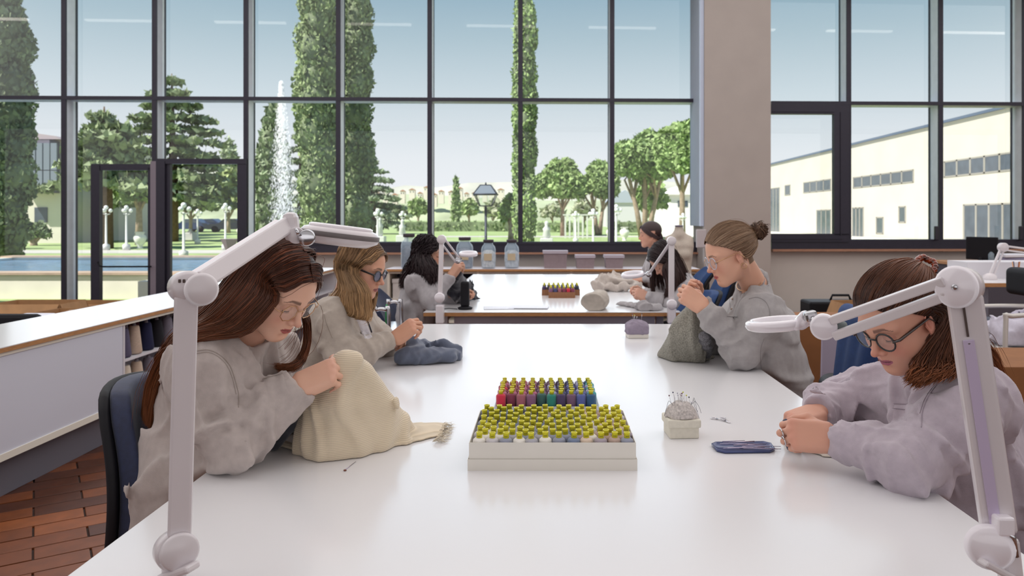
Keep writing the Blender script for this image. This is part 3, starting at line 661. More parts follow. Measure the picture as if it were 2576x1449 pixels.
    def torus(s, c, n, R_, r, k=.006, e=1.0, ax=None):
        c = np.array(c, np.float32); n = np.array(n, np.float32); n /= np.linalg.norm(n); m = R_*max(1, e)+r+k+.01; sl = s._sl(c-m, c+m)
        if sl is None: return s
        X, Y, Z = s.grid(sl); x, y, z = X-c[0], Y-c[1], Z-c[2]; h = x*n[0]+y*n[1]+z*n[2]
        if ax is not None:
            a = np.array(ax, np.float32); a -= n*(a@n); a /= np.linalg.norm(a); q = x*a[0]+y*a[1]+z*a[2]; f = 1/e-1; x, y, z = x+q*a[0]*f, y+q*a[1]*f, z+q*a[2]*f
            h = x*n[0]+y*n[1]+z*n[2]
        rad = np.sqrt(np.maximum(x*x+y*y+z*z-h*h, 0)); s.put(sl, np.sqrt((rad-R_)**2+h*h)-r, k); return s
    def box(s, c, hd, R=None, rr=.004, k=.004, sub=False):
        c = np.array(c, np.float32); m = float(np.linalg.norm(hd))+rr+k+.01; sl = s._sl(c-m, c+m)
        if sl is None: return s
        X, Y, Z = s.grid(sl); x, y, z = X-c[0], Y-c[1], Z-c[2]
        if R is not None:
            R = np.array(R, np.float32); x, y, z = (x*R[0, 0]+y*R[1, 0]+z*R[2, 0], x*R[0, 1]+y*R[1, 1]+z*R[2, 1], x*R[0, 2]+y*R[1, 2]+z*R[2, 2])
        qx, qy, qz = np.abs(x)-hd[0]+0*y+0*z, np.abs(y)-hd[1]+0*x, np.abs(z)-hd[2]+0*x
        d = np.sqrt(np.maximum(qx, 0)**2+np.maximum(qy, 0)**2+np.maximum(qz, 0)**2)+np.minimum(np.maximum(qx, np.maximum(qy, qz)), 0)-rr
        s.put(sl, d, k, sub); return s
    def folds(s, A, lam, seed, dirs=3, stretch=(1, 1, 1)):
        """cloth folds: a warped ridged displacement of the whole field"""
        r = np.random.default_rng(seed); X, Y, Z = s.grid((slice(None),)*3); st = stretch; f = 0
        for i in range(dirs):
            a, b = r.normal(size=3), r.normal(size=3); a = a*st; a /= np.linalg.norm(a); b /= np.linalg.norm(b); L = lam*r.uniform(.7, 1.4)
            ph = (X*a[0]+Y*a[1]+Z*a[2])*2*PI/L+1.6*np.sin((X*b[0]+Y*b[1]+Z*b[2])*2*PI/(L*2.1)+i)+r.uniform(0, 6)
            mk = np.clip(.5+.8*np.sin((X*b[1]+Y*b[2]+Z*b[0])*2*PI/(L*2.7)+i*2.1), 0, 1); f = f+np.clip(np.cos(ph), 0, 1)**2.2*mk
        s.v -= (A*(f-dirs*.12)*2.6).astype(np.float32)*(np.abs(s.v) < .06); return s
    def clipz(s, z0): 
        Z = s.ax[2][None, None, :]; s.v = np.maximum(s.v, z0-Z); return s
    def clip(s, p, n):
        n = np.array(n, np.float32); n /= np.linalg.norm(n); X, Y, Z = s.grid((slice(None),)*3); s.v = np.maximum(s.v, (X-p[0])*n[0]+(Y-p[1])*n[1]+(Z-p[2])*n[2]); return s
    def mesh(s):
        v = s.v; v[0] = v[-1] = .5; v[:, 0] = v[:, -1] = .5; v[:, :, 0] = v[:, :, -1] = .5
        ins = v < 0; nx, ny, nz = v.shape
        c = ins[:-1, :-1, :-1].astype(np.int8)
        for i in (0, 1):
            for j in (0, 1):
                for k in (0, 1):
                    if i+j+k: c = c+ins[i:nx-1+i, j:ny-1+j, k:nz-1+k]
        act = (c > 0) & (c < 8); I, J, K = np.nonzero(act); N = len(I)
        ids = np.full(act.shape, -1, np.int32); ids[I, J, K] = np.arange(N)
        acc = np.zeros((N, 3), np.float32); cnt = np.zeros(N, np.float32)
        cor = [(i, j, k) for i in (0, 1) for j in (0, 1) for k in (0, 1)]; vals = {q: v[I+q[0], J+q[1], K+q[2]] for q in cor}
        for q in cor:
            for ax in range(3):
                if q[ax] == 0:
                    q2 = tuple(q[a]+(a == ax) for a in range(3)); f0, f1 = vals[q], vals[q2]; m = (f0 < 0) != (f1 < 0)
                    t = np.where(m, f0/(f0-f1+1e-12), 0)
                    for a in range(3): acc[:, a] += np.where(m, q[a]+(t if a == ax else 0), 0)
                    cnt += m
        V = (np.stack([I, J, K], 1)+acc/cnt[:, None])*s.h+s.lo
        Fs = []
        for ax in range(3):
            a, b = [(1, 2), (2, 0), (0, 1)][ax]
            lo = [slice(None)]*3; hi = [slice(None)]*3; lo[ax] = slice(0, -1); hi[ax] = slice(1, None)
            A, B = ins[tuple(lo)], ins[tuple(hi)]; x = np.argwhere(A != B)
            x = x[(x[:, a] > 0) & (x[:, b] > 0) & (x[:, a] < v.shape[a]-1) & (x[:, b] < v.shape[b]-1)]
            if not len(x): continue
            def cid(da, db): y = x.copy(); y[:, a] -= da; y[:, b] -= db; return ids[y[:, 0], y[:, 1], y[:, 2]]
            q = np.stack([cid(0, 0), cid(1, 0), cid(1, 1), cid(0, 1)], 1)
            fl_ = A[x[:, 0], x[:, 1], x[:, 2]]; q[~fl_] = q[~fl_][:, ::-1]; Fs.append(q)
        return V, np.concatenate(Fs)

def field_obj(name, f, m, parent=None, M=None, colf=None):
    V, F = f.mesh(); col_ = colf(V) if colf else None
    if M is not None: V = V@np.array(M.to_3x3()).T+np.array(M.translation)
    return np_mesh(name, V, F, m, parent, True, col_)
def bounds(pts, m): a = np.array([tuple(p) for p in pts]); return a.min(0)-m, a.max(0)+m

# ---------------------------------------------------------------- hair: many thin tapering strands laid between guide lines
def cat_rom(g, m):
    g = np.array([tuple(p) for p in g], float); k = len(g); t = np.linspace(0, k-1, m); i = np.minimum(t.astype(int), k-2); u = (t-i)[:, None]
    P_ = np.vstack([2*g[0]-g[1], g, 2*g[-1]-g[-2]]); a, b, c, d = P_[i], P_[i+1], P_[i+2], P_[i+3]
    return .5*((2*b)+(c-a)*u+(2*a-5*b+4*c-d)*u*u+(3*b-a-3*c+d)*u**3)
def strands(sheets, m=16, seed=0):
    """sheets: (guides, count, radius, jitter, curl) -> vertices, quads, per-strand random"""
    r = np.random.default_rng(seed); VV, FF, CC = [], [], []; base = 0
    for sh in sheets:
        guides, n, rad, jit = sh[:4]; curl = sh[4] if len(sh) > 4 else 0; lenv = sh[5] if len(sh) > 5 else .06
        G = np.stack([cat_rom(g, m) for g in guides]); k = len(G)
        u = np.sort(r.random(n))*(k-1); i = np.minimum(u.astype(int), k-2); w_ = (u-i)[:, None, None]; S = G[i]*(1-w_)+G[i+1]*w_       # n,m,3
        tt = np.linspace(0, 1, m)[None, :, None]
        S = S+r.normal(size=(n, 1, 3))*jit*(.35+tt)+r.normal(size=(n, 1, 3))*jit*np.sin(tt*PI*r.uniform(1, 3, size=(n, 1, 1)))*.8
        if curl: ph = r.uniform(0, 6.3, size=(n, 1, 1)); fq = r.uniform(3, 5, size=(n, 1, 1)); S = S+curl*np.concatenate([np.sin(tt*6.28*fq+ph), np.cos(tt*6.28*fq+ph), .3*np.sin(tt*9+ph)], 2)*np.clip(tt*3, 0, 1)
        T = np.gradient(S, axis=1); T /= np.linalg.norm(T, axis=2, keepdims=True)+1e-9
        up = np.cross(T, np.array([.31, .52, .79])); up /= np.linalg.norm(up, axis=2, keepdims=True)+1e-9; q = np.cross(T, up)
        tp = (rad*r.uniform(.7, 1.3, size=(n, 1, 1)))*np.clip((1.02-tt)*5, .12, 1)
        ring = np.stack([S+(up*cos(a)+q*sin(a))*tp for a in (0, 2.094, 4.189)], 2)                         # n,m,3,3
        VV.append(ring.reshape(-1, 3)); idx_ = np.arange(n*m*3).reshape(n, m, 3)+base; nx_ = np.roll(idx_, -1, 2)
        FF.append(np.stack([idx_[:, :-1], nx_[:, :-1], nx_[:, 1:], idx_[:, 1:]], 3).reshape(-1, 4)); base += n*m*3
        rv = np.repeat(r.random(n), m*3); tv = np.tile(np.repeat(np.linspace(0, 1, m), 3), n); CC.append(np.stack([rv, tv], 1))
    return np.concatenate(VV), np.concatenate(FF), np.concatenate(CC)
def hair_mat():
    if 'hair' in MATS: return MATS['hair']
    m = mat('hair', '#553322', .42, vcol=True, spec=.35); m.node_tree.nodes['Principled BSDF'].inputs['Anisotropic'].default_value = .4; return m
def hair_obj(name, sheets, root, tip, streak, parent, m=16, seed=0, amt=.25):
    V, F, c = strands(sheets, m, seed); a, b, s = (np.array(lin(q)[:3]) for q in (root, tip, streak))
    col_ = a+(b-a)*c[:, 1:2]**1.3; q = (c[:, 0:1]*7.31 % 1 < amt); col_ = np.where(q, col_*.4+s*.6, col_); col_ = col_*(.62+.76*(c[:, 0:1]*3.7 % 1))
    return np_mesh(name, V, F, hair_mat(), parent, True, col_)

# ---------------------------------------------------------------- people
def skz(x, y, lift=1.0): return .038+.093*lift*math.sqrt(max(.02, 1-((x+.012)/(.110*lift))**2-(y/(.088*lift))**2))
def head_matrix(c, face, pitch, yaw, roll=0, s=1.0):
    """face=+1 looks to +x, -1 to -x; yaw turns towards the camera"""
    rz = -math.radians(yaw) if face > 0 else PI+math.radians(yaw)
    return Matrix.Translation(c) @ Matrix.Rotation(rz, 4, 'Z') @ Matrix.Rotation(math.radians(pitch), 4, 'Y') @ Matrix.Rotation(math.radians(roll), 4, 'X') @ Matrix.Scale(s, 4)
def head_field(M, neck, h, jaw=1.0, nose=1.0, neck_r=.05, hollow=1.0):
    nb = M.inverted() @ Vector(neck); lo, hi = bounds([(-.125, -.1, -.13), (.135, .1, .145), nb], .012); lo[:2] -= .045; hi[:2] += .02
    f = Field(lo, hi, h)
    f.el((-.012, 0, .038), (.100, .077, .086), k=.02); f.el((.030, 0, -.012), (.057, .063, .088), k=.03)
    f.el((.025, 0, -.055), (.058, .056*jaw, .048), k=.03); f.el((.074, 0, -.090), (.016, .018, .016), k=.03)
    f.el((.045, .040, -.028), (.030, .024, .030), k=.02); f.el((.045, -.040, -.028), (.030, .024, .030), k=.02)
    f.rc((.0, .062*jaw, -.045), (.066, .014, -.094), .010, .012, k=.025); f.rc((.0, -.062*jaw, -.045), (.066, -.014, -.094), .010, .012, k=.025)
    for s in (1, -1):                                                      # brows, sockets, eyeballs, lids
        f.rc((.083, s*.010, .023), (.070, s*.046, .023), .008, .008, k=.014)
        f.el((.093, s*.031, .003), (.015, .018, .012), k=.012, sub=True)
        f.el((.0705, s*.031, .003), (.0150, .0155, .0135), k=.003)
        f.rc((.080, s*.018, -.0075), (.073, s*.044, -.006), .0035, .0035, k=.006)
    f.rc((.083, 0, .014), (.1035*1.0, 0, -.024), .0070, .0085, k=.012, flat=((0, 1, 0), .95)); f.el((.1045+.003*nose, 0, -.028), (.0105, .0095, .0085), k=.006)
    for s in (1, -1):
        f.el((.0945, s*.0125, -.032), (.0105, .0070, .0075), k=.005); f.el((.098, s*.0058, -.0375), (.004, .003, .003), k=.003, sub=True)
    f.rc((.098, 0, -.034), (.088, 0, -.043), .004, .006, k=.008)
    f.el((.072, 0, -.058), (.022, .027, .024), k=.014)                      # mouth mound
    f.rc((.0925, 0, -.0555), (.0835, .021, -.0595), .0055, .0025, k=.004); f.rc((.0925, 0, -.0555), (.0835, -.021, -.0595), .0055, .0025, k=.004)
    f.rc((.0905, -.006, -.0655), (.0830, -.019, -.0615), .0062, .0028, k=.004); f.rc((.0905, .006, -.0655), (.0830, .019, -.0615), .0062, .0028, k=.004)
    f.rc((.0905, -.006, -.0655), (.0905, .006, -.0655), .0065, .0065, k=.004)
    f.rc((.1005, -.017, -.0602), (.1005, .017, -.0602), .0032, .0032, k=.003, sub=True)
    f.el((.0985, 0, -.079), (.010, .018, .006), k=.010, sub=True)
    for s in (1, -1):                                                      # ears
        Re = Matrix.Rotation(s*.35, 3, 'Z') @ Matrix.Rotation(-.18, 3, 'Y')
        f.el((-.006, s*.078, -.004), (.0175, .0070, .031), k=.006, R=Re); f.el((.000, s*.085, .002), (.0085, .0060, .018), k=.004, R=Re, sub=True)
        f.el((-.004, s*.078, -.031), (.009, .005, .009), k=.006); f.rc((.008, s*.079, -.006), (.004, s*.080, -.018), .0035, .0035, k=.003)
    f.rc((-.022, 0, -.045), nb, neck_r, neck_r*1.12, k=.028); f.rc((-.040, 0, -.015), nb+Vector((-.008, 0, 0)), neck_r*.72, neck_r, k=.03)
    for s in (1, -1): f.rc((-.02, s*.055, -.055), nb+Vector((.03, s*.012, .01)), .010, .008, k=.02)
    return f
def head_paint(skin, lip, brow, scalp, blush='#c47a68', hairline=.062, lids=True):
    S, Lp, B, H, K = (np.array(lin(c)[:3]) for c in (skin, lip, brow, scalp, blush))
    def g(V):
        x, y, z = V[:, 0], V[:, 1], V[:, 2]; c = np.tile(S, (len(V), 1)); ay = np.abs(y)
        def mix(m, q): m = np.clip(m, 0, 1)[:, None]; return c*(1-m)+q*m
        c = mix(.45*np.exp(-(((x-.07)/.04)**2+((ay-.04)/.022)**2+((z+.03)/.022)**2)), K)
        c = mix(.5*np.exp(-(((x-.11)/.02)**2+(ay/.016)**2+((z+.03)/.014)**2)), K); c = mix(.55*np.exp(-(((ay-.083)/.012)**2+((x-.002)/.02)**2+((z)/.03)**2)), K)
        lipz = -.0602+.0+.001*(ay/.02); w_ = np.clip(1-(ay/.0225)**2, 0, 1)**.6
        c = mix(np.where((x > .078) & (z < lipz+.0075*w_-.0006) & (z > lipz-.0105*w_) & (ay < .0225), 1.0, 0), Lp)
        c = mix(np.where((x > .078) & (np.abs(z-lipz) < .0013) & (ay < .021), .75, 0), Lp*.25)
        bz = .0255+.004*np.clip((ay-.012)/.02, 0, 1)-.006*np.clip((ay-.036)/.014, 0, 1); bt = .0036*np.clip((.054-ay)/.03, .25, 1)
        c = mix(np.where((x > .05) & (ay > .011) & (ay < .053), np.clip(1.6-np.abs(z-bz)/bt, 0, .85), 0), B)
        e_ = np.stack([x-.0705, ay-.031, z-.003], 1); el_ = np.arctan2(e_[:, 2], np.hypot(e_[:, 0], e_[:, 1])); rr = np.linalg.norm(e_, axis=1)
        on = (rr < .0185) & (e_[:, 0] > .002)
        c = mix(np.where(on & (el_ > -.3) & (el_ < .6), .28, 0), K*.7)
        back = (z > hairline-.55*np.clip(.075-x, 0, .2)-.25*np.clip(ay-.03, 0, .1)) & ~((ay > .071) & (z < .035) & (x > -.03) & (x < .02)) | (x < -.045) & (z > -.06)
        c = mix(np.where(back, 1.0, 0), H); return c
    return g
def hand_field(h, pose, thumb, spread=1.0, rad=1.0):
    """+x to the fingers, +z back of the hand, +y thumb side; pose: 4 x (mcp, pip, dip) bend in degrees"""
    f = Field((-.075, -.062, -.105), (.185, .075, .045), h); nails = []
    f.rc((-.042, 0, 0), (.0, 0, -.002), .0255, .0235, k=.01, flat=((0, 0, 1), .82)); f.box((.045, .0, -.003), (.036, .026, .004), rr=.0095, k=.02)
    mc = [(.090, .028), (.095, .009), (.090, -.010), (.080, -.027)]; ln = [.070, .078, .072, .057]
    for i, ((x, y), L) in enumerate(zip(mc, ln)):
        y *= spread; p = Vector((x, y, -.001)); a = 0; r = (.0090, .0083, .0072, .0060) if i < 3 else (.0080, .0072, .0063, .0054)
        r = [q*rad for q in r]; f.rc((.012, y*.6, -.002), p, .012, r[0]*1.12, k=.012)
        yaw = (y/.03)*.06*spread; pts = [p]
        for j, fr_ in enumerate((.44, .31, .25)):
            a += math.radians(pose[i][j]); d = Vector((cos(a)*cos(yaw), sin(yaw)*cos(a)*.8, -sin(a))); pts.append(pts[-1]+d*L*fr_)
        f.chain(pts, r, k=.0035); nn = Vector((sin(a), 0, cos(a))); nails.append((pts[-1]-(pts[-1]-pts[-2]).normalized()*.002+nn*r[3]*.75, nn, (pts[-1]-pts[-2]).normalized()))
    f.el((.036, .026, -.013), (.032, .015, .014), k=.014); tp = [Vector((.022, .026, -.010))]+[Vector(t) for t in thumb]
    f.chain(tp, [.0125, .0112, .0098, .0078], k=.005); td = (tp[-1]-tp[-2]).normalized(); nn = td.cross(Vector((0, 1, 0))).normalized(); nn = nn if nn.z > 0 else -nn
    f.el((.04, -.026, -.008), (.035, .010, .012), k=.012)
    nails.append((tp[-1]+nn*.0055, nn, td)); return f, nails
PINCH = [(42, 52, 28), (50, 55, 30), (58, 60, 35), (64, 62, 38)]; T_PINCH = [(.052, .046, -.030), (.080, .041, -.046), (.101, .033, -.055)]
HOLD = [(35, 60, 40), (45, 68, 45), (55, 72, 45), (62, 72, 45)]; T_HOLD = [(.050, .050, -.022), (.078, .048, -.034), (.100, .040, -.040)]
def hand_matrix(w_, fwd, back, thumb_sign=1, s=1.0):
    """thumb_sign mirrors the hand across its own length"""
    x = Vector(fwd).normalized(); z = Vector(back); z = (z-x*z.dot(x)).normalized(); y = z.cross(x)*-thumb_sign
    m = Matrix((x, y, z)).transposed().to_4x4(); return Matrix.Translation(w_) @ m @ Matrix.Scale(s, 4)
M_lens = mat('spectacle_lens', '#ffffff', .02, alpha=.10, spec=.6)
M_skin = mat('skin', '#d9a58c', .5, vcol=True, bump=(260, .12, .001), spec=.4)
try:
    b_ = M_skin.node_tree.nodes['Principled BSDF']; b_.inputs['Subsurface Weight'].default_value = .12; b_.inputs['Subsurface Radius'].default_value = (.012, .005, .003); b_.inputs['Subsurface Scale'].default_value = .6
except Exception: pass
def join_parts(name, parts, m):
    """several (V, F, C) grids into one body mesh"""
    VV, FF, CC = [], [], []; b = 0
    for V, F, c in parts: VV.append(V); FF.append(F+b); CC.append(c); b += len(V)
    return np_mesh(name, np.concatenate(VV), np.concatenate(FF), m, None, True, np.concatenate(CC))
def xf(M, V): return V@np.array(M.to_3x3()).T+np.array(M.translation)
def V3(p): return Vector(p)

def knit(name, c, n=.07): return mat(name, c, .92, noise=(55, n, 5), bump=(420, .35, .0015), sheen=.25)

def person(J, M, look, hands, cloth, h=.004, hs=.006, label='', parts=None):
    """J: joints; M: head matrix; look: dict for the head; hands: list of (matrix, pose, thumb, nail colour or None); cloth: sweater options"""
    skin = np.array(lin(look['skin'])[:3]); pieces = []
    f = head_field(M, J['neck'], h, look.get('jaw', 1), look.get('nose', 1), look.get('neck_r', .048)); V, F = f.mesh()
    c = head_paint(look['skin'], look['lip'], look['brow'], look['scalp'], look.get('blush', '#c07868'), look.get('hairline', .062))(V); pieces.append((xf(M, V), F, c))
    for (HM, pose, thumb, nail) in hands:
        hf, nails = hand_field(max(.0018, h*.8), pose, thumb); V, F = hf.mesh(); c = np.tile(skin, (len(V), 1))
        red = np.array(lin(look.get('blush', '#c07868'))[:3])
        for nc, nn, nd in nails:
            dlt = V-np.array(nc); q = np.linalg.norm(dlt, axis=1); c[q < .016] = c[q < .016]*.75+red*.25
            col_ = np.array(lin(nail)[:3]) if nail else skin*.85+np.array([.12, .08, .08]); al = dlt@np.array(nd); up = dlt@np.array(nn)
            c[(q < .0078) & (up > -.0035)] = col_
        k_ = np.exp(-((V[:, 0]-.092)/.012)**2)*(V[:, 2] > .002); c = c*(1-.22*k_[:, None])+red*(.22*k_[:, None]); pieces.append((xf(HM, V), F, c))
    # coarse body inside the clothes
    pts = [J[k] for k in ('pelvis', 'chest', 'neck', 'sh0', 'sh1', 'el0', 'el1', 'wr0', 'wr1', 'kn0', 'kn1', 'an0', 'an1')]; lo, hi = bounds(pts, .21); b = Field(lo, hi, .014)
    sx = (J['sh1']-J['sh0']).normalized()
    for s in (-1, 1): b.rc(J['pelvis']+sx*s*.075, J['chest']+sx*s*.06, .095, .09, k=.04); 
    for i in '01':
        b.rc(J['neck'], J['sh'+i], .045, .04, k=.03); b.rc(J['sh'+i], J['el'+i], .038, .030, k=.02); b.rc(J['el'+i], J['wr'+i], .030, .018, k=.02)
        b.rc(J['pelvis']+sx*(.07 if i == '1' else -.07), J['kn'+i], .06, .045, k=.03); b.rc(J['kn'+i], J['an'+i], .04, .03, k=.02)
    b.rc(J['chest'], J['neck'], .07, .04, k=.03); V, F = b.mesh(); pieces.append((V, F, np.tile(skin, (len(V), 1))))
    body = join_parts('person', pieces, M_skin); tag(body, label, 'person')
    lash = MB(); sc__ = M.to_scale()[0]
    for s in (1, -1):
        def eq(a, e, r_=.0154): return M @ Vector((.0705+r_*cos(e)*cos(a), s*.031+s*r_*1.02*cos(e)*sin(a), .003+r_*.9*sin(e)))
        lash.tube([eq(a, -.50+.16*abs(a)) for a in np.linspace(-.75, 1.1, 12)], [.0003]+[.0009]*10+[.0004], 5)
        for a in np.linspace(-.4, 1.15, 16): lash.tube([eq(a, -.50+.16*abs(a)), eq(a*1.06, -.62+.1*abs(a), .0185), eq(a*1.08, -.62+.1*abs(a), .0205)], [.0003, .0002, .0001], 3)
    lash.build('eyelashes', mat('lash_dark', '#1c1412', .6), body)
    # sweater
    pts = [J[k] for k in ('pelvis', 'chest', 'neck', 'sh0', 'sh1', 'el0', 'el1', 'wr0', 'wr1')]; lo, hi = bounds(pts, .27); sw = Field(lo, hi, hs)
    b = cloth.get('b', 1.0); fw = Vector(J.get('fwd', (1, 0, 0))); A = cloth.get('wr', .012); mid = J['pelvis'].lerp(J['chest'], .5)+fw*cloth.get('belly', .01)
    for s in (-1, 1):
        sw.rc(J['pelvis']+sx*s*.080*b, mid+sx*s*.070*b, .122*b, .118*b, k=.07); sw.rc(mid+sx*s*.070*b, J['chest']+sx*s*.062*b, .118*b, .112*b, k=.07)
        sw.el(J['chest']+sx*s*.07*b+fw*.055-Vector((0, 0, .05)), (.065*b, .065*b, .06*b), k=.06)
    for i in '01':
        sh, el_, wr = J['sh'+i], J['el'+i], J['wr'+i]
        sw.rc(J['neck']-Vector((0, 0, .02)), sh, .052, .062*b, k=.06); sw.rc(J['chest'], sh, .09*b, .07*b, k=.06)
        sw.rc(sh, el_, .072*b, .062*b, k=.035, wr=(A, .07, .85, .40, cloth.get('seed', 1)+int(i)*2.3))
        sw.rc(el_, wr, .062*b, .043*b, k=.030, wr=(A, .06, .25, .42, cloth.get('seed', 1)+1.1+int(i)), cut=.006)
        d = (wr-el_).normalized(); cr = cloth.get('cuff', .042); sw.rc(wr-d*.068, wr+d*.004, cr, cr*.92, k=.003, cut=.002)
        sw.torus(wr-d*.070, d, cr*.96, .006, k=.004)
    n_ax = (M.translation-J['neck']).normalized(); cc = J['neck']+n_ax*cloth.get('col_up', .035)
    if cloth.get('collar', 1): cr_ = cloth.get('col_r', .062); sw.rc(J['neck'], cc-n_ax*.008, .068, cr_+.003, k=.03); sw.rc(cc-n_ax*.03, cc+n_ax*.05, cr_-.010, cr_+.006, k=.004, sub=True); sw.torus(cc, n_ax+fw*.25, cr_, .0105, k=.005); sw.torus(cc-n_ax*.024, n_ax+fw*.2, cr_+.014, .004, k=.004)
    sw.folds(cloth.get('fold', .006), .13, cloth.get('seed', 1)+5, stretch=(1, 1, .6))
    sw.folds(cloth.get('fold', .006)*.30, .052, cloth.get('seed', 1)+9, stretch=(1, 1, .5))
    hem = J['pelvis']-Vector((0, 0, .10)); sw.clipz(hem.z)
    o = field_obj('sweater', sw, cloth['mat'], body)
    # trousers and shoes
    lo, hi = bounds([J[k] for k in ('pelvis', 'kn0', 'kn1', 'an0', 'an1')], .24); tr = Field(lo, hi, .014)
    for s, i in ((-1, '0'), (1, '1')):
        hp = J['pelvis']+sx*s*.085-Vector((0, 0, .04)); tr.rc(hp, J['kn'+i], .10*b, .07, k=.05); tr.rc(J['kn'+i], J['an'+i], .072, .052, k=.03, wr=(.01, .06, .1, .5, 2))
    field_obj('trousers', tr, cloth['trousers'], body)
    for i in '01':
        a = J['an'+i]; s_ = Field(np.array(a)-.19, np.array(a)+.19, .012); s_.rc(a-Vector((0, 0, .03)), a-Vector((0, 0, .045))+fw*.13, .038, .034, k=.02); s_.clipz(.004); field_obj('shoe', s_, M_black, body)
    return body, M, sw

def legs(J, kx, seat_dir, z=.50):
    """fills in knees and ankles in front of the seat"""
    sx = (J['sh1']-J['sh0']); sx.z = 0; sx.normalize(); d = Vector(seat_dir).normalized()
    for i, s in (('0', -1), ('1', 1)): J['kn'+i] = J['pelvis']+d*.40+sx*s*.09+Vector((0, 0, z-J['pelvis'].z)); J['an'+i] = J['kn'+i]+d*.0-Vector((0, 0, J['kn'+i].z-.09))
    return J
def glasses(body, M, rim, lens_r=.0235, thick=.0011, shape=0, temple=None, tm=None, x=.0975, z=-.001, name='glasses', lens=None):
    g = MB(); sx_ = [1, -1]
    def Q(x, y, z): return M @ Vector((x, y, z))
    def loop(s, f=1.0):
        n = 8 if shape == 1 else 20; pts = []
        for k in range(n+1):
            a = 2*PI*k/n+(PI/8 if shape == 1 else 0); ry, rz_ = lens_r*f, lens_r*f*(.92 if shape != 2 else .82); yy = cos(a)*ry; zz = sin(a)*rz_
            pts.append(Q(x-.006*(abs(yy*s+.0335)/.05)-.0035*zz/.02*.5, s*.0335+yy, z+zz))
        return pts
    for s in sx_: g.tube(loop(s), thick, 6, cap=False)
    g.tube([Q(x+.001, -.0335+lens_r*.9, z+.006), Q(x+.004, 0, z+.009), Q(x+.001, .0335-lens_r*.9, z+.006)], thick, 6)
    o = g.build(name, rim, body)
    for s in sx_:
        t = MB().tube([Q(x-.004, s*(.0335+lens_r*.96), z+.006), Q(x-.012, s*.070, z+.008), Q(x-.055, s*.0765, z+.010), Q(-.002, s*.083, z+.012), Q(-.018, s*.084, z-.010), Q(-.024, s*.082, z-.03)], thick if temple is None else temple, 6, flat=1 if temple is None else .4).build('temple', tm or rim, o)
        MB().add(loop(s, .98)[:-1], [tuple(range(len(loop(s))-1))]).build('lens', lens or M_lens, o)
    return o
# ================================================================ tables, counter, shelves
TZ = .78
def worktable(name, x0, x1, y0, y1, label, group='white work tables', panel=True):
    t = empty(name, ((x0+x1)/2, (y0+y1)/2, 0), label, 'table', group)
    MB().bx(x0, x1, y0, y1, TZ-.003, TZ).build('laminate', M_white, t)
    MB().bx(x0+.0005, x1-.0005, y0+.0005, y1-.0005, TZ-.026, TZ-.003).build('tabletop', M_edge, t)
    for x in (x0+.11, x1-.11):
        for y in (y0+.2, y1-.2): MB().rbox((x, y, (TZ-.026)/2), (.05, .05, TZ-.026), .004).build('leg', M_lam, t)
    for x in (x0+.11, x1-.11): MB().bx(x-.02, x+.02, y0+.225, y1-.225, TZ-.08, TZ-.026).build('rail', M_lam, t)
    MB().bx(x0+.19, x1-.16, y0+.06, y0+.09, TZ-.32, TZ-.026).build('front_panel', mat('grey_panel', '#a9a1ad', .6), t)
    return t
worktable('work_table', -.804, .853, 1.22, 4.30, 'long white work table in the foreground holding the thread boxes')
worktable('work_table', -.79, .862, 4.84, 8.15, 'white work table behind the first one, with the cloth heaps')

# long counter on the left with open shelves
cx0, cx1 = -3.2, -2.64; CZ = .76
ct = empty('storage_counter', (-2.9, 5, 0), 'long white storage counter with yarn cones under its top, left side', 'counter')
MB().bx(cx0-.01, cx1+.02, 1.0, 9.55, CZ-.004, CZ).build('laminate', M_white, ct)
MB().bx(cx0-.009, cx1+.019, 1.001, 9.549, CZ-.026, CZ-.004).build('counter_top', M_edge, ct)
MB().bx(cx0, cx1-.02, 1.0, 9.5, .24, .265).bx(cx0, cx0+.02, 1.0, 9.5, .24, CZ-.026).build('carcass', M_lam, ct)
MB().bx(cx1-.018, cx1+.002, 1.0, 4.70, .225, CZ-.045).build('front_panel', mat('pale_blue_panel', '#d3d5e2', .5), ct)
MB().bx(cx1-.03, cx1+.008, 1.0, 9.5, CZ-.045, CZ-.026).bx(cx1-.03, cx1+.008, 1.0, 9.5, .205, .24).build('edge_trim', mat('cream_trim', '#e9e4d8', .5), ct)
MB().bx(cx0+.05, cx1-.07, 1.0, 9.5, 0, .205).build('plinth', mat('plinth_grey', '#6d6a74', .7), ct)
for y in (4.72, 5.9, 7.1, 8.3, 9.48): MB().bx(cx0+.02, cx1, y-.01, y+.01, .24, CZ-.03).build('divider', M_lam, ct)
MB().bx(cx0+.02, cx1-.02, 4.73, 9.47, .475, .49).build('shelf', M_lam, ct)
# yarn cones
def cone_proto(): pass
ycol = {'slate violet': '#5f5a74', 'oatmeal': '#cdb8a6', 'pale lilac grey': '#a9a2b2', 'navy': '#1d2145', 'cream': '#ddd0c0', 'dusty grey': '#7b7684', 'black': '#17161f', 'wine': '#5a2236', 'indigo': '#262c66'}
def yarn_cone(x, y, z, cn, label, h=.21, r=.055):
    e_ = empty('yarn_cone', (x, y, z), label, 'yarn cone', 'yarn cones on the shelf under the counter')
    MB().lathe([(r*.9, .004), (r, .02), (r*.66, h*.93), (r*.55, h)], (x, y, z), 16).build('yarn', mat('yarn_'+cn.replace(' ', '_'), ycol[cn], .9, noise=(60, .12), bump=(300, .4, .002), stretch=(1, 1, 8)), e_)
    MB().lathe([(r*.5, 0), (r*.5, .004), (r*.3, h*.9), (r*.16, h*1.14), (r*.10, h*1.14)], (x, y, z), 12).build('core', mat('cone_core', '#8a8590', .6), e_)
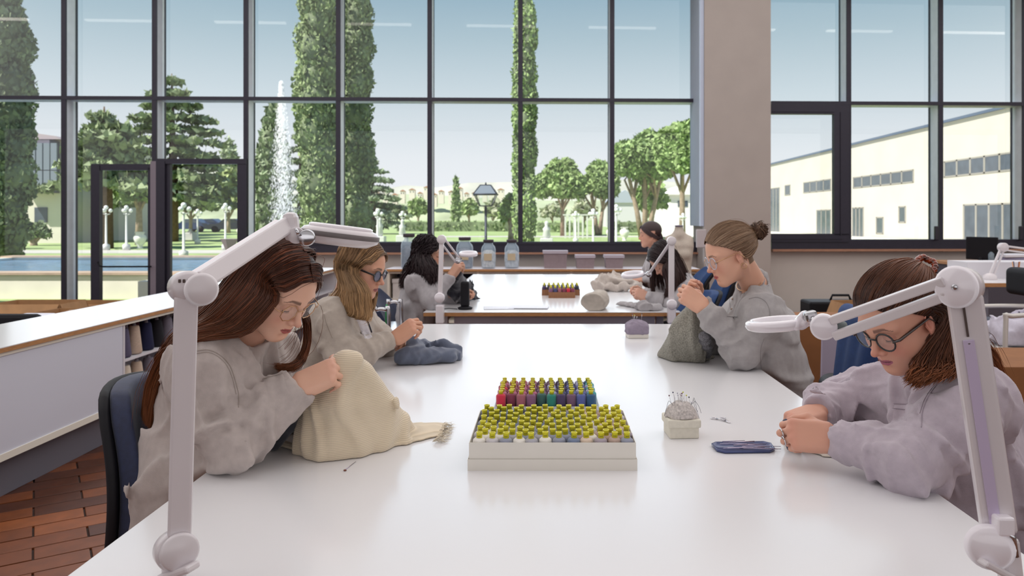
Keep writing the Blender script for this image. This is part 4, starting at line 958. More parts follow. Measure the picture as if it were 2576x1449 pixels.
seq = [(4.84, 0, 'slate violet'), (4.97, 0, 'oatmeal'), (5.12, 0, 'navy'), (5.26, 0, 'black'), (5.40, 0, 'dusty grey'), (5.55, 0, 'navy'), (5.70, 0, 'wine'),
       (4.83, 1, 'dusty grey'), (4.95, 1, 'black'), (5.08, 1, 'pale lilac grey'), (5.22, 1, 'wine'), (5.36, 1, 'indigo'), (5.50, 1, 'black'), (5.64, 1, 'pale lilac grey'),
       (4.86, 2, 'cream'), (5.0, 2, 'oatmeal'), (5.15, 2, 'dusty grey'), (5.3, 2, 'black')]
pos = {0: 'upper shelf front row', 1: 'upper shelf second row', 2: 'lower shelf'}
ord_ = ['first', 'second', 'third', 'fourth', 'fifth', 'sixth', 'seventh', 'eighth', 'ninth', 'tenth', 'eleventh', 'twelfth', 'thirteenth', 'fourteenth', 'fifteenth', 'sixteenth']
cnt = {}
for y, row, cn in seq:
    cnt[row] = cnt.get(row, 0)+1
    x = cx1-.075-(row == 1)*.14; z = .265 if row == 2 else .491
    yarn_cone(x, y, z, cn, '%s yarn cone, %s, %s from the left' % (cn, pos[row], ord_[cnt[row]-1]), h=.17 if row == 2 else (.185 if row == 0 else .21), r=.05)
# cardboard boxes on the floor behind the counter
def carton(x, y, w, d, h, label, m=M_card, rz=0, open_=True, group='cardboard boxes behind the counter'):
    e_ = empty('cardboard_box', (x, y, 0), label, 'box', group); R = Matrix.Rotation(rz, 3, 'Z'); t = .006
    for (c, s) in (((0, -d/2, h/2), (w, t, h)), ((0, d/2, h/2), (w, t, h)), ((-w/2, 0, h/2), (t, d-t, h)), ((w/2, 0, h/2), (t, d-t, h))):
        MB().box(Vector((x, y, 0))+R @ Vector(c), s, R).build('side', m, e_)
    MB().box((x, y, .004), (w-t, d-t, .006), R).build('bottom', m, e_)
    if open_:
        for s in (-1, 1):
            RR = R @ Matrix.Rotation(s*-.9, 3, 'X'); c = Vector((x, y, h))+R @ Vector((0, s*d/2, 0))+RR @ Vector((0, s*.09, 0)); MB().box(c, (w-.01, .18, .004), RR).build('flap', m, e_)
            RR = R @ Matrix.Rotation(s*1.2, 3, 'Y'); c = Vector((x, y, h))+R @ Vector((s*w/2, 0, 0))+RR @ Vector((s*.08, 0, 0)); MB().box(c, (.16, d-.02, .004), RR).build('flap', m, e_)
    else: MB().box((x, y, h), (w, d, .005), R).build('lid', m, e_)
    return e_
for i, (px, Y, w_, h_) in enumerate(((40, 7.3, .8, .38), (190, 8.0, .72, .40), (300, 8.3, .85, .40), (400, 8.9, .7, .42), (95, 8.7, .8, .42), (225, 9.4, .7, .34))):
    carton(PX(px, Y), Y, w_, .5, h_, 'open brown cardboard box behind the counter, %s' % ('nearest the left edge', 'second in the front row', 'below the open glass door', 'below the door post', 'in the back row at left', 'in the back row beside the window fin')[i], rz=(.1, -.06, .05, -.03, .02, .0)[i])
for i, (px, Y) in enumerate(((195, 6.6), (255, 6.5))):
    e_ = MB().rbox((PX(px, Y), Y, .3), (.19, .02, .56), .005, Matrix.Rotation(-.12, 3, 'X')).build('pale_folder', M_cardp); tag(e_, 'pale pink card folder standing behind the counter, %s' % ('left one' if i == 0 else 'right one'), 'folder', 'card folders behind the counter')
e_ = MB().rbox((PX(85, 6.0), 6.0, .31), (.26, .2, .62), .02).build('paper_stack', mat('paper_white', '#dcdce6', .8)); tag(e_, 'stack of white paper beside the black backrest at far left', 'paper')
e_ = MB().rbox((PX(20, 5.3), 5.3, .36), (.42, .07, .70), .03, Matrix.Rotation(-.1, 3, 'X')).build('swivel_chair', M_black); tag(e_, 'black chair back rising behind the counter at the left edge', 'chair')
# back shelf unit below the window
SY = 9.85; sz = .74; s0, s1 = PX(975, 9.6), PX(1760, 9.6)
sh = empty('shelf_unit', ((s0+s1)/2, SY, 0), 'low white shelf unit with plywood top under the middle windows', 'shelf')
MB().bx(s0-.02, s1, 9.58, 10.12, sz-.03, sz).build('unit_top', mat('pale_top', '#d5ccd0', .4), sh)
MB().bx(s0-.02, s1, 9.57, 9.58, sz-.03, sz-.002).build('edge_strip', M_edge, sh)
M_cell = mat('shelf_cream', '#d8cfc2', .6)
for px in (977, 1203, 1437, 1665, 1755): MB().bx(PX(px, 9.6)-.015, PX(px, 9.6)+.015, 9.6, 10.1, 0, sz-.03).build('divider', M_cell, sh)
for z in (.05, .34, sz-.06): MB().bx(s0, s1, 9.61, 10.1, z, z+.022).build('shelf', M_cell, sh)
MB().bx(s0, s1, 10.10, 10.115, 0, sz-.03).build('back_panel', mat('shelf_back', '#4a4450', .8), sh)
for i, (px, w_, cn) in enumerate(((1000, .10, '#c9c3c0'), (1150, .38, '#8a7f80'), (1265, .42, '#a3989e'), (1350, .40, '#857b84'), (1400, .3, '#9a8f95'), (1480, .34, '#a39aa5'), (1560, .34, '#b3a8a8'), (1080, .3, '#77707a'))):
    e_ = empty('storage_box', (PX(px, 9.7), 9.8, .362), 'grey storage box inside the low shelf unit, %s from the left' % ord_[[0, 2, 3, 4, 5, 6, 7, 1][i]], 'box', 'boxes inside the low shelf unit')
    m = mat('box_'+cn[1:], cn, .8, noise=(20, .06)); MB().bx(PX(px, 9.7)-w_/2, PX(px, 9.7)+w_/2, 9.64, 9.98, .363, .60).build('box_body', m, e_); MB().bx(PX(px, 9.7)-w_/2-.006, PX(px, 9.7)+w_/2+.006, 9.634, 9.986, .56, .61).build('lid', m, e_)
# lidded boxes on the shelf top
M_tb = mat('taupe_box', '#8a7a7e', .8, noise=(30, .06)); M_tl = mat('taupe_lid', '#b3aab5', .7)
for i, (a, b, y0) in enumerate(((1367, 1427, 625), (1449, 1496, 636), (1523, 1569, 636))):
    Y = 9.72; k = Y/FPX; xa, xb = PX(a, Y), PX(b, Y); e_ = empty('lidded_box', ((xa+xb)/2, Y+.12, sz), ('large taupe lidded box on the low shelf, left of two smaller ones', 'small taupe lidded box on the low shelf, middle one', 'small taupe lidded box on the low shelf, right one')[i], 'box', 'taupe boxes on the low shelf')
    h = (668-y0)*k; MB().prism([(xa+.012, Y, sz), (xb-.012, Y, sz), (xb, Y, sz+h), (xa, Y, sz+h)], (0, .24, 0)).build('box_body', M_tb, e_)
    MB().bx(xa-.01, xb+.01, Y-.01, Y+.25, sz+h-.03, sz+h+.006).build('lid', M_tl, e_)
# glass jars
def jar_glass():
    m = mat('jar_glass', '#b9cfe0', .05, alpha=.38, spec=.8, coat=.5); return m
M_jar = jar_glass(); M_lid = mat('cork_lid', '#3b3138', .7)
fills = {'dark wool': '#5d5a66', 'white wool': '#cfcfd0', 'grey wool': '#8c8b95', 'pale wool': '#e0dcd8'}
for i, (px, y0, Y, wpx, cn, lb) in enumerate(((1027, 588, 9.7, 40, 'dark wool', 'tall glass jar with dark contents, half hidden by curly hair'), (1168, 597, 9.7, 42, 'grey wool', 'glass jar behind the ring shaped far lamp head'), (1228, 603, 9.7, 36, 'pale wool', 'glass jar with a beige label, third from the left'), (1287, 603, 9.75, 36, 'white wool', 'rightmost glass jar on the low shelf, white contents'))):
    X = PX(px, Y); k = Y/FPX; R_ = wpx*k/2; h = PZ(y0, Y)-sz
    e_ = empty('storage_jar', (X, Y+.05, sz), lb, 'jar', 'glass jars on the low shelf')
    MB().lathe([(R_*.9, .0), (R_, .02), (R_, h*.66), (R_*.9, h*.76), (R_*.62, h*.84), (R_*.62, h*.92)], (X, Y+.05, sz), 20).build('jar_body', M_jar, e_)
    MB().lathe([(R_*.74, h*.90), (R_*.74, h), (.001, h)], (X, Y+.05, sz), 18).build('lid', M_lid, e_)
    MB().lathe([(R_*.86, .01), (R_*.9, .03), (R_*.9, h*.55), (R_*.5, h*.64), (.001, h*.62)], (X, Y+.05, sz), 18).build('contents', mat('fill_'+cn.replace(' ', '_'), fills[cn], .95, noise=(40, .3), bump=(60, .8, .01)), e_)
    if i > 0: MB().bx(X-R_*.55, X+R_*.55, Y+.05-R_*1.02, Y+.05-R_*.98, sz+h*.28, sz+h*.52).build('label_plate', mat('kraft_label', '#bfae92', .8), e_)
# dress form
Y = 9.25; X = PX(1708, Y); k = Y/FPX
f_ = Field((X-.32, Y-.25, .55), (X+.32, Y+.25, 1.42), .009); zz = lambda p: PZ(p, Y)
f_.rc((X, Y, zz(574)), (X, Y, zz(592)), .052, .058, k=.02, flat=((0, 1, 0), .9))
for s in (-1, 1):
    f_.rc((X, Y, zz(592)), (X+s*.125, Y, zz(602)), .05, .045, k=.05); f_.rc((X+s*.08, Y, zz(620)), (X+s*.055, Y, zz(690)), .10, .082, k=.06); f_.rc((X+s*.055, Y, zz(690)), (X+s*.075, Y, zz(728)), .082, .10, k=.06); f_.el((X+s*.07, Y-.06, zz(640)), .06, k=.04)
f_.v = np.maximum(f_.v, f_.ax[2][None, None, :]-zz(570))
df = empty('dress_form', (X, Y, 0), 'cream linen dress form standing left of the pillar', 'dress form')
field_obj('torso', f_, mat('linen_cream', '#bcb0a4', .9, noise=(60, .06), bump=(300, .2, .001)), df)
MB().lathe([(.055, zz(570)), (.05, zz(567)), (.001, zz(566))], (X, Y, 0), 16).build('neck_cap', mat('cap_wood', '#6e6478', .5), df)
MB().lathe([(.02, .03), (.02, .72)], (X, Y, 0), 10).build('pole', M_black, df); MB().lathe([(.2, 0), (.2, .015), (.03, .04)], (X, Y, 0), 18).build('base', M_black, df)

# ================================================================ chairs
def office_chair(x, y, face, label, rz=0, w_=.46, h_=.56, top=None, m=None, m2=None, z0=.50, group='office chairs', arm=False, thick=.06, lean=.16, curve=.06):
    """face: direction the sitter looks (+1 / -1 along x)"""
    m = m or M_blue; m2 = m2 or M_black; R = Matrix.Rotation((0 if face > 0 else PI)+rz, 4, 'Z'); T = Matrix.Translation((x, y, 0)) @ R
    e_ = empty('office_chair', (x, y, 0), label, 'chair', group)
    def shell(off, th, grow, name, mm):
        g = MB(); n, mz = 10, 12; vs = []
        for side in (0, 1):
            for i in range(mz+1):
                v = i/mz; hw = (w_/2+grow)*(.80+.2*sin(PI*min(1, .15+v*.9)))*(1 if v < .8 else math.sqrt(max(.04, 1-((v-.8)/.22)**2))*.25+.75)
                for j in range(n+1):
                    u = j/n*2-1; yy = u*hw; xx = -.24-lean*v+curve*u*u*1.0+.05*sin(v*PI)+off-side*th; zz_ = z0+.10+h_*v-(grow*.0)+(.02 if v == 1 else 0)*(1-u*u)
                    vs.append(T @ Vector((xx, yy, zz_)))
        q = n+1; s_ = (mz+1)*q; fs = []
        for i in range(mz):
            for j in range(n): a = i*q+j; fs += [(a, a+1, a+q+1, a+q), (s_+a, s_+a+q, s_+a+q+1, s_+a+1)]
        for i in range(mz):
            for j in (0, n): a = i*q+j; fs.append((a, a+q, s_+a+q, s_+a))
        for j in range(n):
            for i in (0, mz): a = i*q+j; fs.append((a, a+1, s_+a+1, s_+a))
        g.add(vs, fs, True); o = g.build(name, mm, e_); md = o.modifiers.new('b', 'BEVEL'); md.width = .012; md.segments = 3; md.limit_method = 'ANGLE'; md.angle_limit = .9; return o
    shell(0, thick, -.012, 'backrest', m); shell(-thick+.008, .03, .006, 'back_shell', m2)
    f = Field((-.32, -.32, z0-.12), (.32, .32, z0+.1), .012); f.box((0, 0, z0), (.19, .19, .02), rr=.04, k=.02); f.el((.02, 0, z0+.07), (.17, .16, .045), k=.02, sub=True)
    field_obj('seat', f, m, e_, T)
    def tp(*p): return T @ Vector(p)
    MB().tube([tp(-.30-lean*.2, 0, z0+.25), tp(-.33, 0, z0+.08), tp(-.22, 0, z0-.05), tp(0, 0, z0-.06)], .022, 8, flat=2).build('back_bracket', m2, e_)
    MB().tube([tp(0, 0, .1), tp(0, 0, z0-.04)], .028, 10).build('gas_column', m2, e_)
    for i in range(5):
        a = i*2*PI/5; b = MB().tube([tp(0, 0, .11), tp(cos(a)*.28, sin(a)*.28, .07)], [.03, .018], 8).build('base_leg', m2, e_)
        MB().lathe([(.001, -.02), (.028, -.02), (.028, .02), (.001, .02)], tp(cos(a)*.28, sin(a)*.28, .03), 12, R=Matrix.Rotation(PI/2, 3, 'X')).build('castor', m2, b)
    return e_
office_chair(-.81, 2.04, 1, 'navy office chair of the auburn haired woman, black shell, front left', rz=-.12, h_=.40, w_=.46, z0=.43, lean=.05)
office_chair(-.92, 3.22, 1, 'navy office chair under the woman in dark glasses', rz=-.05, h_=.26, w_=.38, z0=.42)
office_chair(PX(1062, 5.28), 5.28, 1, 'navy office chair behind the curly haired woman', rz=-.1, h_=.34, z0=.44, w_=.42)
office_chair(PX(1742, 5.5)-.06, 5.55, -1, 'blue office chair of the bent woman with straight dark hair', rz=-.05, h_=.52, z0=.44, m=mat('blue_upholstery', '#24406f', .8, noise=(60, .1), bump=(400, .2, .002)))
office_chair(PX(1690, 7.4), 7.4, -1, 'office chair of the short haired woman farthest back', h_=.3, m=MATS['blue_upholstery'])
office_chair(PX(1765, 5.0)-.36, 4.72, -1, 'empty blue office chair between the two tables, right side', rz=.35, h_=.36, w_=.36, z0=.44, m=MATS['blue_upholstery'])
office_chair(1.18, 1.98, -1, 'navy office chair of the woman with the half ponytail, right edge', rz=.05, h_=.30, z0=.44)
# saddle shaped chair of the bun woman
X, Y = .98+.03, 3.22; e_ = empty('saddle_chair', (X, Y, 0), 'deep blue chair with winged black armrest behind the woman with a bun', 'chair')
f = Field((X-.35, Y-.45, .35), (X+.6, Y+.45, 1.06), .010)
for s in (-1, 0, 1): f.rc((X+.27, Y+s*.10, .56), (X+.33, Y+s*.13, .93), .045, .05, k=.08, flat=((1, 0, 0), .7))
f.rc((X+.33, Y-.12, .95), (X+.33, Y+.14, .95), .05, .05, k=.05, flat=((1, 0, 0), .7))
field_obj('backrest', f, mat('deep_blue_fabric', '#1f3a6b', .75, noise=(50, .1), bump=(400, .2, .002)), e_)
f = Field((X-.4, Y-.5, .35), (X+.6, Y+.5, .8), .010); f.rc((X+.30, Y-.10, .56), (X+.34, Y-.34, .60), .06, .065, k=.05, flat=((0, 0, 1), .8)); f.rc((X+.30, Y+.10, .56), (X+.34, Y+.34, .60), .06, .065, k=.05, flat=((0, 0, 1), .8)); f.rc((X+.28, Y, .45), (X+.3, Y, .6), .06, .07, k=.06); f.box((X, Y, .48), (.20, .18, .02), rr=.03, k=.05); f.rc((X+.1, Y, .46), (X+.28, Y, .47), .05, .05, k=.05)
field_obj('armrest_wing', f, mat('black_leatherette', '#14151f', .55, bump=(200, .1, .001)), e_)
MB().tube([(X, Y, .08), (X, Y, .46)], .03, 10).build('column', M_black, e_); MB().lathe([(.3, 0), (.3, .02), (.05, .08), (.03, .1)], (X, Y, 0), 24).build('base', M_black, e_)
# ================================================================ magnifier lamps
def frame_R(d, up=(0, 0, 1)):
    z = Vector(d).normalized(); x = Vector(up).cross(z); x = x.normalized() if x.length > 1e-5 else Vector((1, 0, 0)); y = z.cross(x); return Matrix((x, y, z)).transposed()
def bar(g, a, b, w_, t, r=.004, up=(0, -1, 0)):
    a, b = Vector(a), Vector(b); R = frame_R(b-a, up); g.rbox((a+b)/2, (w_, t, (b-a).length), r, R); return g
def disc(g, c, axis, r, h, n=28, bev=.12):
    R = frame_R(axis, (0, 0, 1) if abs(Vector(axis).normalized().z) < .9 else (1, 0, 0)); b = min(h*.5, r*bev)
    g.lathe([(.0005, -h/2), (r-b, -h/2), (r, -h/2+b), (r, h/2-b), (r-b, h/2), (.0005, h/2)], c, n, R=R); return g
M_lens2 = mat('magnifier_lens', '#dfe6ea', .03, alpha=.22, spec=.9, coat=1)
# left foreground lamp, clamped to the near table end
L = empty('magnifier_lamp', P(445, 1440, 1.24), 'white magnifier lamp in the left foreground, arm raised over the auburn haired woman', 'lamp', 'white magnifier lamps')
Y0 = 1.25; a0, a1 = P(452, 1345, Y0), P(469, 742, Y0)
g = MB(); bar(g, a0, a1, .036, .030, .005, (.45, -1, 0)); g.build('post', M_lamp, L)
ax1 = Vector((.62, -.78, .06))
g = MB(); disc(g, P(440, 1385, Y0)-ax1*.004, ax1, .031, .030); disc(g, P(452, 1388, Y0-.02), ax1, .030, .012); g.build('base_joint', M_lamp, L)
g = MB(); g.lathe([(.018, 0), (.019, .03), (.028, .045)], P(438, 1470, Y0), 20); bar(g, P(405, 1452, Y0-.01), P(488, 1425, Y0-.03), .030, .012, .004, (0, 0, 1)); g.build('clamp', M_lamp, L)
el0 = P(474, 722, Y0); g = MB(); disc(g, el0-ax1*.012, ax1, .0265, .046, bev=.2); disc(g, P(507, 728, Y0-.02), ax1, .027, .010, bev=.35); g.build('elbow_joint', M_lamp, L)
g = MB()
for k in range(3): g.rbox(P(452+k*11, 707, Y0-.028), (.004, .004, .006), .001)
g.build('joint_slots', mat('slot_dark', '#4a3b36', .6), L)
h0_ = P(722, 566, 1.56); s0_ = P(497, 712, Y0+.02)
g = MB(); d = (h0_-s0_).normalized(); bar(g, s0_, h0_, .034, .030, .004, (.45, -1, 0)); g.build('upper_arm', M_lamp, L)
side = Vector((-.1, -1, 0)); side = (side-d*side.dot(d)).normalized(); upv = d.cross(side); upv = upv if upv.z > 0 else -upv
g = MB(); bar(g, s0_+upv*.0165-side*0+side*.004, h0_+upv*.0165+side*.004, .020, .006, .002, side); g.build('arm_cover', mat('arm_cover_white', '#efe9ee', .28, noise=(5, .01), coat=.3), L)
g = MB(); g.rbox(P(733, 570, 1.56), (.030, .036, .060), .012, Matrix.Rotation(-.1, 3, 'Y')); disc(g, P(745, 592, 1.55), (.3, -1, 0), .017, .022); g.build('head_joint', M_lamp, L)
g = MB(); bar(g, P(745, 600, 1.55), P(772, 602, 1.56), .012, .014); disc(g, P(772, 598, 1.545), (.2, -1, 0), .017, .020); g.tube([P(744, 575, 1.53), P(752, 592, 1.53)], .0035, 8); g.build('tilt_knuckle', M_chrome, L)
hc = P(856, 590, 1.70); Rh = Matrix.Rotation(.125, 3, 'Y') @ Matrix.Rotation(-.035, 3, 'X')
def headdisc(name, prof, m, par, c=hc, R=Rh, sx=1, sy=1): return MB().lathe(prof, c, 44, R=R, sx=sx, sy=sy).build(name, m, par)
hd = headdisc('lamp_head', [(.055, -.021), (.062, -.024), (.070, -.020), (.084, -.013), (.0865, -.006), (.086, .004), (.080, .011), (.060, .017), (.056, .014)], M_lamp, L)
headdisc('grip_band', [(.0868, -.007), (.0875, -.006), (.0875, .003), (.0862, .004)], M_lampg, hd)
headdisc('upper_rim', [(.070, .012), (.070, .0185), (.064, .021), (.058, .019)], MATS['arm_cover_white'], hd)
headdisc('magnifier_lens', [(.0005, .005), (.04, .003), (.058, -.001), (.04, -.005), (.0005, -.007)], M_lens2, hd)
# right foreground lamp
L = empty('magnifier_lamp', P(2515, 1430, 1.24), 'white twin bar magnifier lamp in the right foreground', 'lamp', 'white magnifier lamps')
Y0 = 1.20; b0_, b1_ = P(2512, 1335, Y0), P(2425, 742, Y0)
g = MB(); bar(g, b0_, b1_, .050, .030, .005, (-.35, -1, 0)); g.build('post', M_lamp, L)
n_ = Vector((-.35, -1, 0)).normalized(); dd = (b1_-b0_).normalized(); 
g = MB(); bar(g, b0_+n_*.0155-Vector((.006, 0, 0)), b1_+n_*.0155-Vector((.006, 0, 0))-dd*.07, .016, .003, .001, n_); g.build('post_insert', mat('lilac_insert', '#c2b4cf', .4), L)
g = MB(); bar(g, b1_+n_*.0158-dd*.065-Vector((.006, 0, 0)), b1_+n_*.0158-dd*.015-Vector((.006, 0, 0)), .0035, .002, .0005, n_); disc(g, b1_+n_*.016-dd*.075-Vector((.006, 0, 0)), n_, .002, .002); g.build('spring_slot', MATS['slot_dark'], L)
ax2 = Vector((-.75, -.66, .02)).normalized(); tc_ = P(2405, 722, Y0-.015)
g = MB(); disc(g, tc_, ax2, .0335, .010, 36, .3); g.build('top_disc', mat('joint_white', '#ece6ec', .18, noise=(6, .01), coat=.6), L)
g = MB(); disc(g, tc_-ax2*.026, ax2, .030, .036, 30, .3); bar(g, tc_-ax2*.030-Vector((0, 0, .0)), tc_-ax2*.03-Vector((-.002, 0, .05)), .034, .012, .003, ax2); g.build('top_hub', M_lamp, L)
g = MB(); disc(g, tc_+ax2*.006, ax2, .0045, .003, 12); g.build('screw', M_chrome, L)
hj = P(2072, 822, 1.42)
for i, (a, b) in enumerate(((P(2378, 706, Y0-.005), P(2092, 806, 1.41)), (P(2385, 741, Y0-.005), P(2100, 845, 1.41)))):
    g = MB(); bar(g, a, b, .0165, .015, .003, (-.3, -1, 0)); g.build('arm_bar', M_lamp, L)
g = MB(); disc(g, hj, ax2*.4+Vector((-.1, -.9, 0)), .0245, .020, 28, .18); bar(g, hj+Vector((-.004, 0, -.004)), P(2040, 815, 1.43), .012, .016); g.build('head_joint', MATS['joint_white'], L)
g = MB(); disc(g, hj+Vector((.012, -.012, .0)), (-.3, -1, 0), .0045, .004, 10); g.build('screw', M_chrome, L)
g = MB(); disc(g, P(2112, 822, 1.42), (1, .1, -.3), .012, .02); g.build('rubber_stop', mat('rubber_grey_green', '#5f6868', .5), L)
kn = P(2038, 795, 1.45); g = MB(); g.rbox(kn, (.026, .02, .020), .006, Matrix.Rotation(-.2, 3, 'Y'))
for i in range(3): disc(g, kn+Vector((.004+i*.006, -.011, -.004)), (0, -1, 0), .004, .006, 10)
g.tube([kn, P(2055, 812, 1.43)], .006, 8); g.build('tilt_knuckle', M_chrome, L)
hc2 = P(1955, 812, 1.53); Rh2 = Matrix.Rotation(-.10, 3, 'Y') @ Matrix.Rotation(-.05, 3, 'X'); X_ = hc2
hd = MB().lathe([(.046, -.010), (.052, -.013), (.060, -.010), (.064, -.003), (.062, .005), (.054, .009), (.048, .006), (.046, -.010)], hc2, 40, R=Rh2).build('lamp_head', MATS['joint_white'], L)
MB().lathe([(.0005, .002), (.03, .001), (.048, -.002), (.03, -.005), (.0005, -.006)], hc2, 40, R=Rh2).build('magnifier_lens', M_lens2, hd)
f = Field(np.array(hc2)-(.06, .08, .05), np.array(hc2)+(.13, .08, .06), .003); f.rc(hc2+Vector((.035, -.035, .006)), P(2025, 795, 1.46), .013, .011, k=.01); f.rc(hc2+Vector((.02, -.055, .0)), hc2+Vector((.055, -.02, .004)), .008, .009, k=.01)
field_obj('neck_bridge', f, MATS['joint_white'], hd)
g = MB(); g.rbox(P(2520, 1318, Y0-.02), (.026, .03, .03), .004); disc(g, P(2490, 1376, Y0-.02), ax2*.6+Vector((0, -.6, 0)), .036, .020, 30, .3); g.build('base_joint', MATS['joint_white'], L)
g = MB(); bar(g, P(2530, 1350, Y0), P(2545, 1480, Y0), .03, .03, .006); bar(g, P(2470, 1412, Y0-.03), P(2560, 1460, Y0-.02), .022, .010, .003, (0, 0, 1)); g.build('clamp', M_lamp, L)
g = MB(); g.tube([P(2530, 1335, Y0-.03), P(2548, 1352, Y0-.03), P(2555, 1400, Y0-.03)], .005, 8); g.build('spring', M_chrome, L)
# lamps clamped to the far table
def far_lamp(label, post, elb, head, hr, Y, tilt=0, w_=.028):
    L = empty('magnifier_lamp', P(post[0][0], 812, Y), label, 'lamp', 'white magnifier lamps')
    a, b = P(*post[0], Y), P(*post[1], Y); g = MB(); bar(g, a, b, w_, w_, .004); g.build('post', M_lamp, L)
    g = MB(); disc(g, a+Vector((0, -.01, .0)), (0, -1, 0), .032, .05); g.rbox(P(post[0][0], 790, Y), (.05, .06, .12), .008); g.build('clamp', MATS['joint_white'], L)
    g = MB(); disc(g, b, (0, -1, 0), .028, .05); g.build('elbow_joint', M_lamp, L)
    e1 = P(*elb, Y+.12)
    for dz in (-.012, .012): g = MB(); bar(g, b+Vector((dz, 0, dz)), e1+Vector((dz, 0, dz)), .012, .012, .003); g.build('arm_bar', M_lamp, L)
    c = P(*head, Y+.15); R = Matrix.Rotation(tilt, 3, 'Y') @ Matrix.Rotation(.12, 3, 'X')
    g = MB(); disc(g, e1, (0, -1, 0), .02, .03); g.tube([e1, c+(e1-c).normalized()*hr*.9], .010, 8); g.build('head_joint', M_chrome, L)
    hd = MB().lathe([(hr*.72, -.014), (hr*.95, -.014), (hr, 0), (hr*.9, .012), (hr*.72, .010), (hr*.72, -.014)], c, 30, R=R).build('lamp_head', MATS['joint_white'], L)
    MB().lathe([(.0005, .004), (hr*.7, 0), (.0005, -.004)], c, 30, R=R).build('magnifier_lens', M_lens2, hd)
far_lamp('slim magnifier lamp beside the curly haired woman, ring head lowered', ((1107, 748), (1111, 602)), (1152, 656), (1178, 638), .062, 4.80, .0)
far_lamp('magnifier lamp beside the bent dark haired woman, arm folded down', ((1689, 765), (1689, 606)), (1632, 690), (1592, 690), .078, 4.80, -.12, .034)
MB_ = 0
# ================================================================ thread boxes
M_cap = mat('yellow_cap', '#d6cf22', .4, noise=(300, .12)); M_capm = mat('cap_mark', '#8f8a1a', .6); M_capi = mat('cap_hollow', '#8a861c', .7)
def spool_protos(h, r):
    body = MB().lathe([(r*.80, 0), (r, .002), (r, h*.80), (r*.93, h*.87), (r*.62, h*.93), (.001, h*.93)], (0, 0, 0), 16)
    cap = MB().lathe([(r*.45, h*.92), (r*.45, h*1.07), (r*.49, h*1.08), (r*.49, h*1.11), (r*.37, h*1.11), (r*.35, h*1.03), (.001, h*1.03)], (0, 0, 0), 14)
    mk = MB()
    for q in range(4): a = -PI/2+(q-1.5)*.30; mk.box((cos(a)*r*.452, sin(a)*r*.452, h*.99), (.0016, .0006, h*.045), Matrix.Rotation(a+PI/2, 3, 'Z'))
    ms = [body.build('thread', M_cap), cap.build('cap', M_cap), mk.build('print_mark', M_capm)]; d = [o.data for o in ms]
    for o in ms: bpy.data.objects.remove(o)
    return d
body_cache = {}
def thread_mesh(me, key, c):
    k = (me.name, c)
    if k not in body_cache:
        m2 = me.copy(); m2.materials.clear(); m2.materials.append(mat('thread_'+c[1:], c, .72, noise=(40, .05), bump=(260, .5, .0008), stretch=(1, 1, 9), sheen=.2)); body_cache[k] = m2
    return body_cache[k]
def spool(x, y, z, pr, c, label, group, tilt=(0, 0)):
    e_ = empty('thread_spool', (x, y, z), label, 'thread spool', group); e_.rotation_euler = (tilt[0], tilt[1], 0)
    for nme, me in (('thread', thread_mesh(pr[0], c, c)), ('cap', pr[1]), ('print_mark', pr[2])):
        o = bpy.data.objects.new(nme, me); C.objects.link(o); o.parent = e_
    return e_
ORD = ord_
NAMES = {'#e9e4dc': 'ivory', '#c9c4c8': 'pale grey', '#8f93a5': 'blue grey', '#a9a7b0': 'silver grey', '#6f7d9a': 'denim grey', '#2b2d3d': 'near black', '#3b4058': 'dark slate', '#d9c3ae': 'beige', '#b49b8e': 'taupe', '#a498a2': 'mauve grey',
         '#c4153a': 'bright red', '#7a2a45': 'wine red', '#9a5562': 'dusty rose', '#7c4f70': 'plum', '#2c5a55': 'dark teal', '#0f7a6a': 'emerald teal', '#41305a': 'aubergine', '#6b4a68': 'muted purple', '#4d5a9a': 'periwinkle', '#20527a': 'petrol blue', '#b7628a': 'pink', '#5c63a0': 'lavender blue', '#3c3f6e': 'ink blue', '#a0a0c4': 'pale lavender', '#2f9aa0': 'turquoise'}
# front box: card box standing in its own lid
fx0, fx1, fy0, fy1 = -.185, .213, 1.80, 2.105
e_ = empty('thread_box', ((fx0+fx1)/2, (fy0+fy1)/2, TZ), 'open white cardboard box full of neutral thread spools, front box', 'box', 'white thread boxes')
M_wb = mat('white_card', '#d9d4cb', .7, noise=(10, .02)); t = .0016
def tray(name, x0, x1, y0, y1, z0, z1, m, par):
    g = MB().bx(x0, x1, y0, y0+t, z0, z1).bx(x0, x1, y1-t, y1, z0, z1).bx(x0, x0+t, y0+t, y1-t, z0, z1).bx(x1-t, x1, y0+t, y1-t, z0, z1).bx(x0+t, x1-t, y0+t, y1-t, z0, z0+t); return g.build(name, m, par)
tray('lid_tray', fx0-.003, fx1+.003, fy0-.003, fy1+.003, TZ, TZ+.027, M_wb, e_); tray('inner_box', fx0, fx1, fy0, fy1, TZ+.002, TZ+.066, M_wb, e_)
pr = spool_protos(.074, .0158); r_ = random.Random(11)
